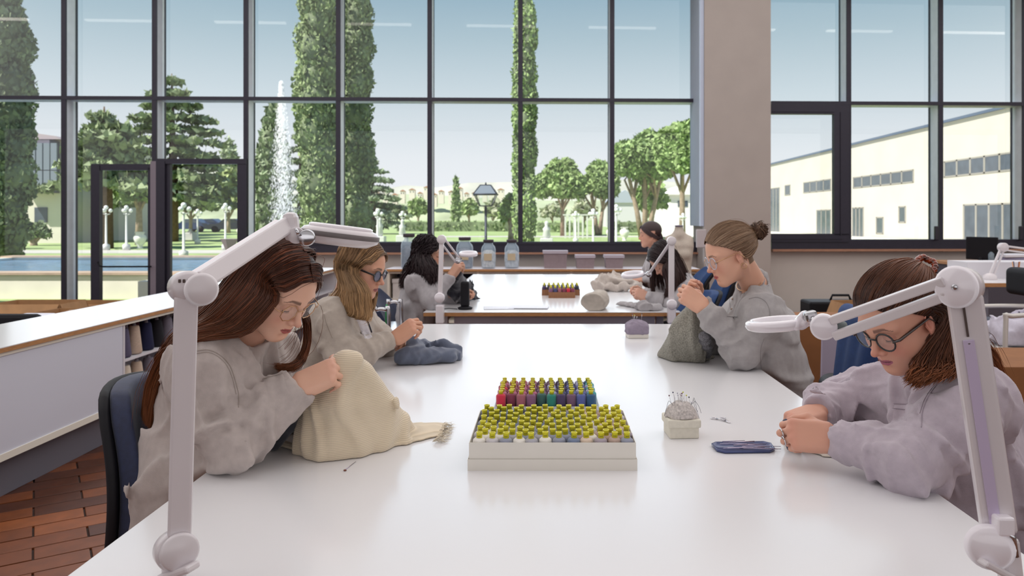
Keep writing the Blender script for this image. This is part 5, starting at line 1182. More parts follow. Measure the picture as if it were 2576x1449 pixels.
for row in range(11):
    n_ = 12 if row % 2 == 0 else 11
    for c_ in range(n_):
        x = fx0+.0205+(c_+(.5 if row % 2 else 0))*.0326+r_.uniform(-.0012, .0012); y = fy0+.0185+row*.0266+r_.uniform(-.001, .001); u = c_/(n_-1); v = row/10
        if v > .35 and u < .34+.12*(v-.35): cc = r_.choice(['#2b2d3d', '#3b4058', '#2b2d3d', '#8f93a5', '#6f7d9a'] if v > .5 else ['#8f93a5', '#c9c4c8', '#6f7d9a'])
        elif u < .3: cc = r_.choice(['#e9e4dc', '#c9c4c8', '#e9e4dc', '#a9a7b0'])
        elif u > .72: cc = r_.choice(['#d9c3ae', '#b49b8e', '#a498a2', '#c9c4c8', '#e9e4dc'])
        else: cc = r_.choice(['#8f93a5', '#a9a7b0', '#6f7d9a', '#c9c4c8', '#a498a2', '#8f93a5'])
        if row == 0: cc = ['#e9e4dc', '#c9c4c8', '#8f93a5', '#e9e4dc', '#a9a7b0', '#e9e4dc', '#8f93a5', '#6f7d9a', '#d9c3ae', '#a498a2', '#b49b8e', '#8f93a5'][c_]
        spool(x, y, TZ+.004, pr, cc, '%s spool, front thread box, %s row from front, %s from left' % (NAMES[cc], ORD[row], ORD[c_]), 'thread spools in the front white box', (r_.uniform(-.05, .05), r_.uniform(-.05, .05)))
# second box
gx0, gy0 = -.158, 2.335
e_ = empty('thread_box', (gx0+.155, gy0+.1, TZ), 'shallow clear box of coloured thread spools behind the neutral one', 'box', 'white thread boxes')
tray('box_body', gx0-.004, gx0+.322, gy0-.004, gy0+.225, TZ, TZ+.020, mat('clear_plastic', '#dcdfe6', .1, alpha=.5, coat=.5), e_)
pr2 = spool_protos(.056, .0152)
fr_ = ['#c4153a', '#7a2a45', '#9a5562', '#7c4f70', '#2c5a55', '#0f7a6a', '#41305a', '#6b4a68', '#4d5a9a', '#20527a']
bk_ = [['#b7628a', '#c4153a', '#9a5562'], ['#b7628a', '#9a5562'], ['#9a5562', '#b7628a'], ['#7c4f70', '#b7628a'], ['#7c4f70', '#6b4a68'], ['#a0a0c4', '#6b4a68'], ['#41305a', '#3c3f6e'], ['#3c3f6e', '#5c63a0'], ['#5c63a0', '#a0a0c4'], ['#2f9aa0', '#20527a', '#a0a0c4']]
for row in range(7):
    for c_ in range(10):
        cc = fr_[c_] if row == 0 else r_.choice(bk_[c_])
        spool(gx0+.0165+c_*.0312+(.003 if row % 2 else 0), gy0+.016+row*.0312+(.010 if (row == 0 and c_ in (1, 4)) else 0), TZ+.0025, pr2, cc, '%s spool, coloured thread box, %s row from front, %s from left' % (NAMES[cc], ORD[row], ORD[c_]), 'thread spools in the coloured box', (r_.uniform(-.03, .03), r_.uniform(-.03, .03)))
# wooden trays of spools on the far table
M_wood = mat('tray_wood', '#8c5f3f', .6, noise=(20, .2), stretch=(12, 1, 1))
tY = 5.70; x0, x1 = PX(1380, tY), PX(1447, tY)
e_ = empty('spool_tray', ((x0+x1)/2, tY, TZ), 'small wooden tray of red and plum spools on the far table', 'tray', 'wooden spool trays'); tray('tray_body', x0, x1, tY, tY+.17, TZ, TZ+.045, M_wood, e_)
x2, x3 = PX(1363, 5.95), PX(1458, 5.95)
e_ = empty('spool_tray', ((x2+x3)/2, 5.98, TZ), 'wider wooden tray behind the small one on the far table', 'tray', 'wooden spool trays'); tray('tray_body', x2, x3, 5.90, 6.12, TZ, TZ+.045, M_wood, e_)
rc_ = ['#7c4f70', '#3c3f6e', '#9a5562', '#7a2a45', '#c4153a', '#7a2a45']
pr3 = spool_protos(.075, .0150)
for row in range(5):
    for c_ in range(6): cc = rc_[c_] if row == 0 else r_.choice(['#7a2a45', '#41305a', '#7c4f70', '#9a5562']); spool(x0+.018+c_*(x1-x0-.036)/5, tY+.018+row*.0325, TZ+.003, pr3, cc, '%s spool, small wooden tray, %s row, %s from left' % (NAMES[cc], ORD[row], ORD[c_]), 'spools in the small wooden tray')
for row in range(4):
    for c_ in range(8): cc = r_.choice(['#2b2d3d', '#2b2d3d', '#41305a', '#3c3f6e']); spool(x2+.02+c_*(x3-x2-.04)/7, 5.92+row*.045, TZ+.003, pr3, cc, '%s spool, wider wooden tray, %s row, %s from left' % (NAMES[cc], ORD[row], ORD[c_]), 'spools in the wider wooden tray')

# ================================================================ pincushions, scissors, needles
def pincushion(px, py, Y, w_, label, cb, cd, ribbon=False, pins=True, rz=.06, sc=1.0, seed=1):
    c = Vector((PX(px, Y), Y+w_*.4, TZ)); R = Matrix.Rotation(rz, 4, 'Z'); e_ = empty('pincushion', c, label, 'pincushion'); e_.rotation_euler = (0, 0, 0); r = random.Random(seed)
    T = Matrix.Translation(c) @ R; h = w_*.80*sc
    f = Field((-w_, -w_, -.01), (w_, w_, w_*2), .0025 if w_ < .1 else .004)
    if not ribbon:
        MB().rbox(T @ Vector((0, 0, h*.22)), (w_*.92, w_*.92, h*.44), .003, R.to_3x3()).build('box_base', cb, e_); MB().rbox(T @ Vector((0, 0, h*.58)), (w_*1.03, w_*1.03, h*.32), .004, R.to_3x3()).build('box_lid', cb, e_)
        f.el((0, 0, h*.72), (w_*.52, w_*.52, w_*.50), k=.01); f.clipz(h*.735); top = h*.72+w_*.5
    else:
        MB().rbox(T @ Vector((0, 0, h*.12)), (w_*.9, w_*.8, h*.24), .004, R.to_3x3()).build('box_base', cb, e_)
        f.box((0, 0, h*.44), (w_*.38, w_*.33, h*.14), rr=w_*.1, k=.01); f.el((0, 0, h*.60), (w_*.50, w_*.42, h*.38), k=.02); top = h*.95
    f.folds(.0012, .03, seed); field_obj('cushion', f, cd, e_, T)
    cols = ['#b8b8c4', '#1a1a2a', '#c8c832', '#5a1838', '#d8d8e0', '#2a2a55', '#7a3a5a']
    for i in range(18 if pins else 5):
        a = r.random()*6.28; q = r.random()**.7*w_*.36; x, y = cos(a)*q, sin(a)*q; zb = h*.72+w_*.49*math.sqrt(max(0, 1-(q/(w_*.52))**2)) if not ribbon else top-.2*q; l = r.uniform(.014, .028)*(w_/.09); tl = r.uniform(-.4, .4)
        p0, p1 = T @ Vector((x, y, zb-.008)), T @ Vector((x+tl*l, y+r.uniform(-.3, .3)*l, zb+l)); pn = MB().tube([p0, p1], .00055*(w_/.09), 5).build('pin', M_chrome, e_)
        if r.random() < .6: MB().ball(p1, .0022*(w_/.09), 6).build('pin_head', mat('pin_'+cols[i % 7][1:], cols[i % 7], .3, coat=.5), pn)
    if pins:
        for i in range(4):
            g = MB()
            a = r.choice([-2.9, -.15, -1.4, -2.6])+r.uniform(-.2, .2); p = T @ Vector((cos(a)*w_*.3, sin(a)*w_*.35, h*.72+w_*.38)); pts = [p]
            for k in range(4 if i else 6): d = Vector((cos(a)*.006+r.uniform(-.004, .004), sin(a)*.007+r.uniform(-.002, .002), (.008 if k < 2 else -.016)+r.uniform(-.005, .004))); pts.append(pts[-1]+d)
            g.tube(cat_rom(pts, 24), .00045, 4); g.build('loose_thread', mat('dark_thread', '#3a3848', .8), e_)
    return e_
M_linen = mat('pale_linen', '#d9d4c6', .9, noise=(80, .05), bump=(700, .3, .0006)); M_felt = mat('mottled_felt', '#bdb6b2', .95, noise=(160, .28), bump=(500, .6, .001))
pincushion(1719, 1103, 2.062, .088, 'pincushion on a small cream box, bristling with pins and dark thread ends', M_linen, M_felt, seed=3)
pincushion(1605, 852, 3.775, .115, 'mauve ribbon wrapped pincushion near the far end of the table', MATS['white_card'], mat('mauve_felt', '#8f8494', .9, noise=(40, .15)), ribbon=True, pins=False, seed=5)
# little scissors
e_ = empty('scissors', onz(1812, 1055, TZ), 'small ornate silver embroidery scissors lying between pincushion and woman', 'scissors'); M_sil = mat('silver_engraved', '#cfcdd2', .22, 1, noise=(200, .15))
a, b, c_, d_ = onz(1796, 1052, TZ+.003), onz(1806, 1054, TZ+.003), onz(1818, 1052, TZ+.003), onz(1839, 1064, TZ+.003); piv = onz(1822, 1057, TZ+.004)
for k, (p, q) in enumerate(((a, .008), (c_, .008))):
    hd_ = MB().tube([p+Vector((cos(t_)*q, sin(t_)*q*.9, 0)) for t_ in np.linspace(0, 6.28, 16)], .0016, 6, cap=False).tube([p+(piv-p).normalized()*q, piv], .002, 6).build('handle', M_sil, e_)
    MB().tube([piv, (piv+d_)/2+Vector((0, (k-.5)*.002, 0)), d_], [.003, .0026, .0004], 6, flat=.4).build('blade', M_sil, e_)
disc(MB(), piv+Vector((0, 0, .001)), (0, 0, 1), .003, .004, 10).build('pivot', M_sil, e_)
# blue tray with needles
e_ = empty('needle_tray', onz(1868, 1128, TZ), 'dark blue tray holding steel needles, beside the right front woman', 'tray')
cs = [onz(1808, 1140, TZ+.002), onz(1952, 1138, TZ+.002), onz(1935, 1115, TZ+.002), onz(1786, 1117, TZ+.002)]
g = MB(); ctr = sum(cs, Vector())/4; outl = []
for k in range(4):
    p, pn, pp = cs[k], cs[(k+1) % 4], cs[k-1]
    for t_ in (0, .33, .66, 1): outl.append((p+(pp-p).normalized()*.016*(1-t_)+(pn-p).normalized()*.016*t_)*1.0)
n = len(outl); vs = [o_+Vector((0, 0, -.001)) for o_ in outl]+[o_+Vector((0, 0, .006))+(o_-ctr)*.02 for o_ in outl]+[o_+Vector((0, 0, .006))-(o_-ctr)*.02 for o_ in outl]+[o_+Vector((0, 0, .001))-(o_-ctr)*.06 for o_ in outl]
g.add(vs, [(i, (i+1) % n, n+(i+1) % n, n+i) for i in range(n)]+[(n+i, n+(i+1) % n, 2*n+(i+1) % n, 2*n+i) for i in range(n)]+[(2*n+i, 2*n+(i+1) % n, 3*n+(i+1) % n, 3*n+i) for i in range(n)]+[tuple(range(3*n, 4*n)), tuple(range(n))[::-1]], True); g.build('tray_body', mat('blue_enamel', '#3f4a78', .3, .3, coat=.5), e_)
r = random.Random(5); M_needle = mat('needle_steel', '#b9adc2', .25, 1)
for i in range(18):
    u, v, l, a = r.uniform(.12, .5), r.uniform(.15, .9), r.uniform(.05, .11), r.uniform(-.35, .35); p = cs[0].lerp(cs[1], u).lerp(cs[3].lerp(cs[2], u), v)+Vector((0, 0, .003+i*.0004)); q = p+Vector((cos(a)*l, sin(a)*l*.4, .001))
    nd = MB().tube([p, q], [.0011, .0007], 6).build('needle', M_needle); tag(nd, 'steel needle with latch lying in the heap on the blue tray', 'needle', 'needles on the blue tray')
nd = MB().tube([onz(865, 1184, TZ+.001), onz(895, 1161, TZ+.001)], [.0010, .0005], 6).build('needle', M_needle); tag(nd, 'single threaded needle lying before the cream knitwear', 'needle'); MB().ball(onz(868, 1183, TZ+.002), (.004, .003, .002), 6).build('thread_knot', mat('rust_thread', '#7a4a3a', .8), nd)

# ================================================================ knitwear on the tables
def cloth_obj(name, label, lo, hi, h, fn, m, cat='knitwear', group=None, z=TZ):
    f = Field(lo, hi, h); fn(f); f.clipz(z+.001); o = field_obj(name, f, m); tag(o, label, cat, group); return o
def fn(f):
    def g_(px, py, z=.0): return onz(px, py, TZ+z)
    A0 = P(866, 912, 1.93)
    f.rc(A0, P(888, 920, 1.95), .022, .018, k=.02); f.rc(P(850, 935, 1.92), P(800, 985, 1.93), .022, .034, k=.04)
    base = [(722, 1104, .020), (775, 1122, .024), (825, 1132, .026), (880, 1128, .026), (935, 1115, .022), (985, 1095, .018), (1010, 1080, .012)]
    for i, (px, py, r0) in enumerate(base): f.rc(A0+Vector((.006*i-.012, 0, -.012)), g_(px, py, r0*.6), .016, r0+.020, k=.04)
    for i, (px, py, r0) in enumerate(base[1:5]): f.rc(A0+Vector((.01*i-.012, .02, -.06)), g_(px+8, py-25, .03), .028, .055, k=.05)
    f.rc(P(905, 945, 1.97), P(955, 1015, 1.98), .012, .018, k=.04)
    f.rc(g_(705, 1106), g_(800, 1142), .030, .030, k=.02, flat=((0, 0, 1), .25)); f.rc(g_(800, 1142), g_(940, 1130), .030, .028, k=.02, flat=((0, 0, 1), .25))
    for (a0, a1, b0, b1, r0, r1) in ((960, 1100, 1085, 1084, .11, .085),): f.rc(g_(a0, a1), g_(b0, b1), r0, r1, k=.03, flat=((0, 0, 1), .13))
    f.rc(g_(1000, 1078), g_(1095, 1060), .016, .006, k=.02); f.rc(g_(1060, 1056), g_(1106, 1062), .010, .005, k=.02, flat=((0, 0, 1), .5)); f.rc(g_(940, 1125), g_(1100, 1106), .010, .005, k=.02)
    for (px, py, r0) in ((845, 1140, .016), (795, 1130, .013), (925, 1122, .014)):
        p1 = g_(px, py, .012); mid = A0.lerp(p1, .5)+Vector((0, -.026, .006)); f.rc(A0, mid, .012, r0+.002, k=.035); f.rc(mid, p1, r0+.002, r0+.004, k=.035)
    f.rc(P(905, 945, 1.97), g_(1010, 1082, .012), .018, .026, k=.05); f.rc(P(900, 940, 1.97), g_(975, 1100, .012), .018, .030, k=.05); f.folds(.0042, .15, 33, dirs=4, stretch=(1.2, 1, .10))
lo = (PX(670, 1.75), 1.68, TZ-.02); hi = (PX(1150, 2.4), 2.48, 1.10)
kn_ = cloth_obj('ribbed_knitwear', 'cream ribbed knitted garment held up by the auburn haired woman', lo, hi, .0042, fn, mat('cream_rib_knit', '#dccbb0', .92, wave=((0, PI/2, 0), 73, .5, .0012, 1.0, .20), sheen=.3))
f = Field((PX(640, 2.0), 1.84, TZ-.01), (PX(780, 1.9), 2.2, TZ+.24), .004); f.rc(P(748, 1015, 1.92), P(728, 1070, 1.94), .014, .017, k=.01); f.rc(P(728, 1070, 1.94), onz(697, 1118, TZ+.010)+Vector((0, -.02, 0)), .017, .013, k=.01); f.clipz(TZ+.002); field_obj('dark_stripe', f, knit('charcoal_stripe', '#34363f'), kn_)
f = Field((PX(620, 2.0), 1.84, TZ-.01), (PX(780, 1.9), 2.2, TZ+.24), .004); f.rc(P(735, 1030, 1.96), onz(684, 1108, TZ+.01), .022, .022, k=.01); f.rc(onz(680, 1105, TZ+.008), onz(740, 1125, TZ+.008), .018, .012, k=.01, flat=((0, 0, 1), .5)); f.clipz(TZ+.002); field_obj('folded_edge', f, mat('cream_rib_knit', ''), kn_)
fr_g = []
for (px, py) in ((1088, 1112), (1100, 1100), (1105, 1085), (1112, 1066)): p = onz(px, py, TZ+.006); fr_g.append([p, p+Vector((.012, .006, .002)), p+Vector((.022, .004, -.001)), p+Vector((.034, .012, -.001))])
hair_obj('fringe', [(fr_g, 90, .0006, .003, .002)], '#e3d6c0', '#efe6d6', '#d8c8b0', kn_, 12, 9)
def fn(f):
    g_ = lambda px, py, z=.0: onz(px, py, TZ+z)
    f.rc(g_(1025, 897, .03), g_(1120, 893, .03), .060, .050, k=.06, flat=((0, 0, 1), .7)); f.rc(P(1040, 862, 3.2), g_(1050, 890, .02), .035, .06, k=.05)
    f.rc(g_(1110, 885, .02), g_(1140, 892, .02), .045, .030, k=.05, flat=((0, 0, 1), .7)); f.rc(g_(1005, 900, .005), g_(1145, 900, .005), .030, .030, k=.03, flat=((0, 0, 1), .4)); f.rc(P(1060, 866, 3.25), P(1112, 868, 3.25), .02, .02, k=.04)
    f.folds(.006, .14, 35, stretch=(.6, 1, 1.2)); f.folds(.0025, .06, 36)
cloth_obj('folded_garment', 'blue grey folded garment in the hands of the woman in dark glasses', (PX(990, 3.1), 3.0, TZ-.02), (PX(1170, 3.3), 3.5, 1.0), .0065, fn, knit('blue_grey_knit', '#5b6376'))
def fn(f):
    g_ = lambda px, py, z=.0: onz(px, py, TZ+z)
    f.rc(P(1745, 775, 3.12), P(1735, 830, 3.15), .028, .075, k=.04); f.rc(P(1735, 830, 3.15), g_(1725, 890, .02), .075, .10, k=.05); f.rc(g_(1668, 898), g_(1790, 902), .018, .022, k=.03); f.rc(P(1690, 850, 3.2), g_(1672, 893, .01), .018, .035, k=.03)
    f.rc(P(1740, 780, 3.1), g_(1700, 895, .01), .012, .022, k=.03); f.folds(.007, .12, 36, stretch=(1.3, 1, .5))
cloth_obj('mottled_garment', 'mottled olive grey wool garment under the hands of the bun woman', (PX(1645, 3.2), 2.98, TZ-.02), (PX(1800, 3.2)+.04, 3.42, 1.06), .0065, fn, mat('mottled_wool', '#8b887e', .95, noise=(190, .4, 5), bump=(260, .6, .002)))
f = Field((PX(1740, 3.1), 2.95, TZ-.01), (PX(1800, 3.1), 3.2, .98), .006); f.rc(P(1772, 850, 3.04), onz(1775, 890, TZ+.02), .02, .035, k=.02); f.folds(.005, .05, 37); f.clipz(TZ+.002); tag(field_obj('lace_trim', f, mat('grey_lace', '#6f6e72', .95, noise=(300, .6), bump=(200, 1, .004))), 'dark grey lacy piece beside the mottled garment', 'knitwear')
def fn(f):
    g_ = lambda px, py, z=.0: onz(px, py, TZ+z)
    f.rc(P(2025, 1065, 1.86), P(2035, 1095, 1.86), .014, .020, k=.02); f.rc(P(2018, 1080, 1.90), g_(1990, 1108, .008), .014, .018, k=.03); f.rc(g_(1940, 1100), g_(2020, 1118), .010, .030, k=.03, flat=((0, 0, 1), .25)); f.rc(g_(2040, 1130), g_(2110, 1158), .040, .02, k=.03, flat=((0, 0, 1), .18)); f.folds(.002, .05, 38)
cloth_obj('cream_fabric', 'small cream fabric piece between the ringed hands', (PX(1925, 1.9), 1.7, TZ-.02), (PX(2130, 1.9), 2.1, .92), .004, fn, knit('cream_plain_knit', '#dfd6c8', .04))
def fn(f):
    for i in range(4): a = P(1498+i*6, 712-i*3, 6.3+i*.05); f.rc(a, a+Vector((.30-.03*i, .04, .012)), .034, .030, k=.012)
    f.rc(P(1520, 700, 6.5), P(1600, 715, 6.4), .05, .04, k=.03); f.rc(P(1500, 722, 6.2), P(1610, 722, 6.2), .03, .03, k=.03); f.folds(.010, .10, 41)
cloth_obj('folded_cloth', 'heap of beige folded cloth under the far magnifier head', (PX(1480, 6.3), 6.0, TZ-.02), (PX(1625, 6.3), 6.9, 1.0), .011, fn, knit('beige_cloth', '#b9aea6'), group='cloth on the far table')
def fn(f):
    a, b = onz(1478, 768, TZ+.055), onz(1510, 752, TZ+.055); f.rc(a, b, .075, .068, k=.01, flat=((0, 0, 1), .85), cut=0); 
    d = (b-a).normalized(); f.torus(a-d*.045, d, .055, .014, k=.006); f.torus(a-d*.05, d, .030, .010, k=.004); f.folds(.004, .08, 42)
cloth_obj('cloth_roll', 'rolled pale cloth with brown core end on the far table', (PX(1440, 5.2), 4.9, TZ-.02), (PX(1550, 5.6), 5.9, .98), .008, fn, mat('roll_cloth', '#b5aca2', .92, noise=(30, .12), wave=None), group='cloth on the far table')
def fn(f):
    f.rc(onz(1565, 765, TZ+.01), onz(1645, 775, TZ+.015), .03, .05, k=.03, flat=((0, 0, 1), .5)); f.rc(onz(1610, 772, TZ+.02), onz(1640, 780, TZ+.02), .035, .04, k=.02); f.folds(.008, .08, 43)
cloth_obj('grey_sleeve_piece', 'soft grey cloth lying before the bent dark haired woman', (PX(1545, 5.1), 4.88, TZ-.02), (PX(1670, 5.2), 5.5, .92), .010, fn, knit('grey_cloth', '#a5a0a2'), group='cloth on the far table')
def fn(f):
    f.rc(P(1155, 690, 5.05), onz(1180, 745, TZ+.01), .02, .06, k=.04); f.rc(P(1150, 700, 5.1), onz(1150, 755, TZ+.01), .03, .08, k=.04); f.rc(onz(1170, 756, TZ), onz(1250, 752, TZ), .035, .006, k=.03, flat=((0, 0, 1), .5)); f.folds(.008, .10, 44)
cloth_obj('black_cloth', 'black fringed cloth held by the curly haired woman', (PX(1110, 5.1), 4.9, TZ-.02), (PX(1265, 5.2), 5.6, 1.06), .010, fn, knit('black_knit', '#1c1b28'))
# small things on the far table
c = onz(1170, 778, TZ); e_ = empty('phone_dock', c, 'black upright cylinder on a round foot on the far table', 'stand'); MB().lathe([(.045, 0), (.05, .012), (.03, .02)], c, 18).build('foot', M_black, e_); MB().rbox(c+Vector((0, 0, .10)), (.058, .05, .17), .015).build('body', M_black, e_)
MB().tube([c+Vector((-.05, -.02, .004)), c+Vector((-.11, .02, .004)), c+Vector((-.15, -.03, .004)), c+Vector((-.18, .03, .004))], .0025, 6).build('cable', M_black, e_)
for i, (px0, px1, py) in enumerate(((1215, 1290, 778), (1290, 1370, 777))):
    a, b = onz(px0, py, TZ), onz(px1, py, TZ); q = MB().box(((a.x+b.x)/2, a.y+.06, TZ+.003+i*.003), (b.x-a.x+.05*i, .15, .004), Matrix.Rotation(.1-.15*i, 3, 'Z')).build('paper_sheets', mat('paper_blue_white', '#e6e9f2', .6)); tag(q, ('white paper sheets beside the black upright cylinder', 'white paper sheets at the middle of the far table edge')[i], 'paper', 'papers on the far table')
# chrome trolley frame and green pen between the two tables
X, Y = PX(960, 4.6), 4.6; e_ = empty('steel_trolley', (X, Y, 0), 'brushed steel trolley frame between the left women', 'trolley')
g = MB(); a, b, z0_, z1_ = PX(940, Y), PX(978, Y), .3, PZ(780, Y); g.tube(cat_rom([(a, Y, 0.05), (a, Y, z1_-.05), (a+.02, Y, z1_), (b-.02, Y, z1_), (b, Y, z1_-.05), (b, Y, .05)], 30), .012, 8); g.build('end_frame', M_chrome, e_)
g = MB(); g.tube(cat_rom([(a, Y+.4, 0.05), (a, Y+.4, z1_-.05), (a+.02, Y+.4, z1_), (b-.02, Y+.4, z1_), (b, Y+.4, z1_-.05), (b, Y+.4, .05)], 30), .012, 8); g.build('end_frame', M_chrome, e_)
MB().bx(a, b+.03, Y, Y+.4, .35, .37).build('tray_shelf', M_chrome, e_); MB().bx(a, b+.03, Y, Y+.4, .69, .70).build('tray_shelf', M_chrome, e_)
e_ = MB().lathe([(.004, 0), (.009, .02), (.009, .13), (.004, .15)], (PX(976, 4.7), 4.66, .702), 10).build('green_marker', mat('green_plastic', '#1f8a4a', .4)); tag(e_, 'green marker standing in the steel trolley beside the chair of the curly haired woman', 'pen')
# ================================================================ right background workplace
X0r = PX(2440, 5.6); e_ = empty('side_desk', (3.9, 5.6, 0), 'white desk at the right edge with clutter and its own lamp', 'table')
dz = PZ(706, 5.8); MB().bx(PX(2460, 5.6), 5.3, 5.6, 6.5, dz-.03, dz).build('desk_top', M_white, e_); MB().bx(PX(2458, 5.6), 5.3, 5.59, 5.6, dz-.03, dz-.003).build('edge_strip', M_edge, e_); MB().bx(PX(2475, 5.6), 5.2, 5.65, 5.7, dz-.3, dz-.26).build('crossbar', mat('steel_grey', '#77757f', .5, .5), e_)
for x in (PX(2490, 5.6), 5.1):
    for y in (5.7, 6.4): MB().bx(x-.03, x+.03, y-.03, y+.03, 0, dz-.03).build('leg', MATS['steel_grey'], e_)
MB().bx(PX(2470, 5.8), 4.8, 6.0, 6.3, dz, dz+.13).build('drawer_block', M_lam, e_)
e_ = empty('back_counter', (4.8, 8.6, 0), 'pale counter along the wall behind the right desk', 'counter'); bz_ = PZ(665, 8.4); MB().bx(PX(2440, 8.4), 7.6, 8.4, 9.3, bz_-.03, bz_).build('counter_top', M_edge, e_); MB().bx(PX(2445, 8.4), 7.5, 8.45, 9.2, 0, bz_-.03).build('counter_body', mat('dark_cabinet', '#4b4650', .7), e_)
c = Vector((PX(2470, 8.6), 8.6, bz_)); e_ = empty('monitor', c, 'black flat monitor seen at an angle on the back counter', 'monitor'); MB().rbox(c+Vector((0, 0, .17)), (.04, .36, .26), .01, Matrix.Rotation(.5, 3, 'Z')).build('screen_case', M_black, e_); MB().rbox(c+Vector((0, 0, .03)), (.06, .06, .08), .01).build('stand', M_black, e_); MB().lathe([(.12, 0), (.12, .012), (.001, .014)], c, 18).build('foot', M_black, e_)
c = Vector((PX(2497, 8.5), 8.5, bz_)); e_ = empty('glass_bottle', c, 'small clear bottle between the monitor and the right lamp', 'bottle'); MB().lathe([(.04, 0), (.045, .02), (.045, .11), (.02, .15), (.02, .18)], c, 14).build('bottle_body', M_jar, e_); MB().lathe([(.022, .17), (.022, .2), (.001, .2)], c, 12).build('cap', M_lamp, e_)
for i in range(3):
    q = MB().rbox((PX(2535, 8.6)+.02*i, 8.6, bz_+.02+i*.035), (.42, .3, .03), .004, Matrix.Rotation(.1*i, 3, 'Z')).build('folder_stack', mat('folder_%d' % i, ('#c8c4d2', '#8d89a5', '#e3e0e8')[i], .7)); tag(q, ('pale folder at the bottom of the pile on the back counter', 'violet grey folder in the middle of the pile on the back counter', 'white folder on top of the pile on the back counter')[i], 'folder', 'folders on the back counter')
L = empty('magnifier_lamp', P(2488, 708, 5.9), 'lilac white lamp on the desk at the right edge', 'lamp', 'white magnifier lamps'); a, b, c_ = P(2490, 700, 5.9), P(2523, 622, 5.9), P(2600, 632, 5.9)
g = MB(); bar(g, a+Vector((-.012, 0, 0)), b+Vector((-.012, 0, 0)), .016, .02); bar(g, a+Vector((.02, 0, 0)), b+Vector((.016, 0, 0)), .012, .02); g.build('lower_bars', M_lamp, L)
g = MB(); bar(g, b+Vector((0, 0, .012)), c_+Vector((0, 0, .012)), .014, .02); bar(g, b-Vector((0, 0, .02)), c_-Vector((0, 0, .02)), .012, .02); g.build('upper_bars', M_lamp, L)
g = MB(); disc(g, b, (0, -1, 0), .035, .05); g.build('elbow_joint', M_lamp, L); g = MB(); g.lathe([(.05, -.01), (.05, .03), (.02, .05)], a+Vector((0, 0, -.01)), 16); g.build('base', M_lamp, L)
c = Vector((PX(2556, 5.9), 5.9, dz)); e_ = empty('pen_pot', c, 'white pot of pens on the right desk', 'pot'); MB().lathe([(.03, 0), (.035, .08), (.031, .08), (.028, .006), (.001, .006)], c, 14).build('pot', M_lamp, e_)
for i, cc in enumerate(('#c07a3a', '#3a3a5a', '#d8a070', '#8a4a3a')):
    q = MB().tube([c+Vector((0, 0, .01))+Vector((.012*cos(i*1.6), .012*sin(i*1.6), 0)), c+Vector((.03*cos(i*1.6), .03*sin(i*1.6), .14))], .004, 6).build('pen', mat('pen_'+cc[1:], cc, .4)); tag(q, '%s pen leaning in the white pot on the right desk' % ('orange', 'dark blue', 'tan', 'reddish brown')[i], 'pen', 'pens in the white pot')
# stools
def stool(x, y, label, zz=.52):
    e_ = empty('work_stool', (x, y, 0), label, 'stool', 'black work stools'); MB().lathe([(.001, zz+.07), (.17, zz+.065), (.2, zz+.04), (.2, zz+.01), (.17, zz), (.001, zz)], (x, y, 0), 28).build('seat', M_blue, e_)
    MB().tube([(x, y, .08), (x, y, zz)], .025, 10).build('column', M_chrome, e_)
    for i in range(5): a = i*1.2566; MB().tube([(x, y, .09), (x+cos(a)*.26, y+sin(a)*.26, .04)], [.025, .016], 8).build('base_leg', M_black, e_)
    MB().tube([(x+.18, y+.02, zz+.02), (x+.26, y+.02, zz+.08), (x+.24, y+.02, zz+.25)], .014, 8).build('back_stem', M_black, e_); f = Field((-.1, -.2, -.12), (.1, .2, .12), .01); f.box((0, 0, 0), (.015, .12, .055), rr=.035, k=.01); field_obj('backrest', f, M_black, e_, Matrix.Translation((x+.22, y+.02, zz+.31)))
stool(PX(2500, 4.9)+.0, 4.9, 'navy seated work stool under the right desk edge', PZ(830, 4.9))
# trolley with cloths at right edge
X, Y = PX(2530, 4.4), 4.4; e_ = empty('cloth_trolley', (X, Y, 0), 'cream tubular trolley with piled cloths at the right edge', 'trolley'); M_ct = mat('cream_tube', '#cfcac4', .35, .2); zt_ = PZ(795, Y)
for dy in (0, .45):
    MB().tube(cat_rom([(X, Y+dy, .06), (X, Y+dy, zt_-.06), (X+.05, Y+dy, zt_), (X+.5, Y+dy, zt_), (X+.55, Y+dy, zt_-.06), (X+.55, Y+dy, .06)], 32), .014, 8).build('end_frame', M_ct, e_)
for z_ in (.2, zt_-.22): MB().bx(X, X+.55, Y, Y+.45, z_, z_+.02).build('shelf', M_ct, e_)
f = Field((X, Y, zt_-.22), (X+.6, Y+.5, zt_+.02), .012); f.box((X+.27, Y+.22, zt_-.14), (.18, .13, .03), rr=.03, k=.03); f.el((X+.2, Y+.15, zt_-.08), (.12, .10, .06), k=.03); f.folds(.014, .1, 51); f.clipz(zt_-.198); q = field_obj('cloth_pile', f, knit('pale_lilac_cloth', '#c9c4d2')); tag(q, 'crumpled pale lilac cloth on the tubular trolley', 'cloth')
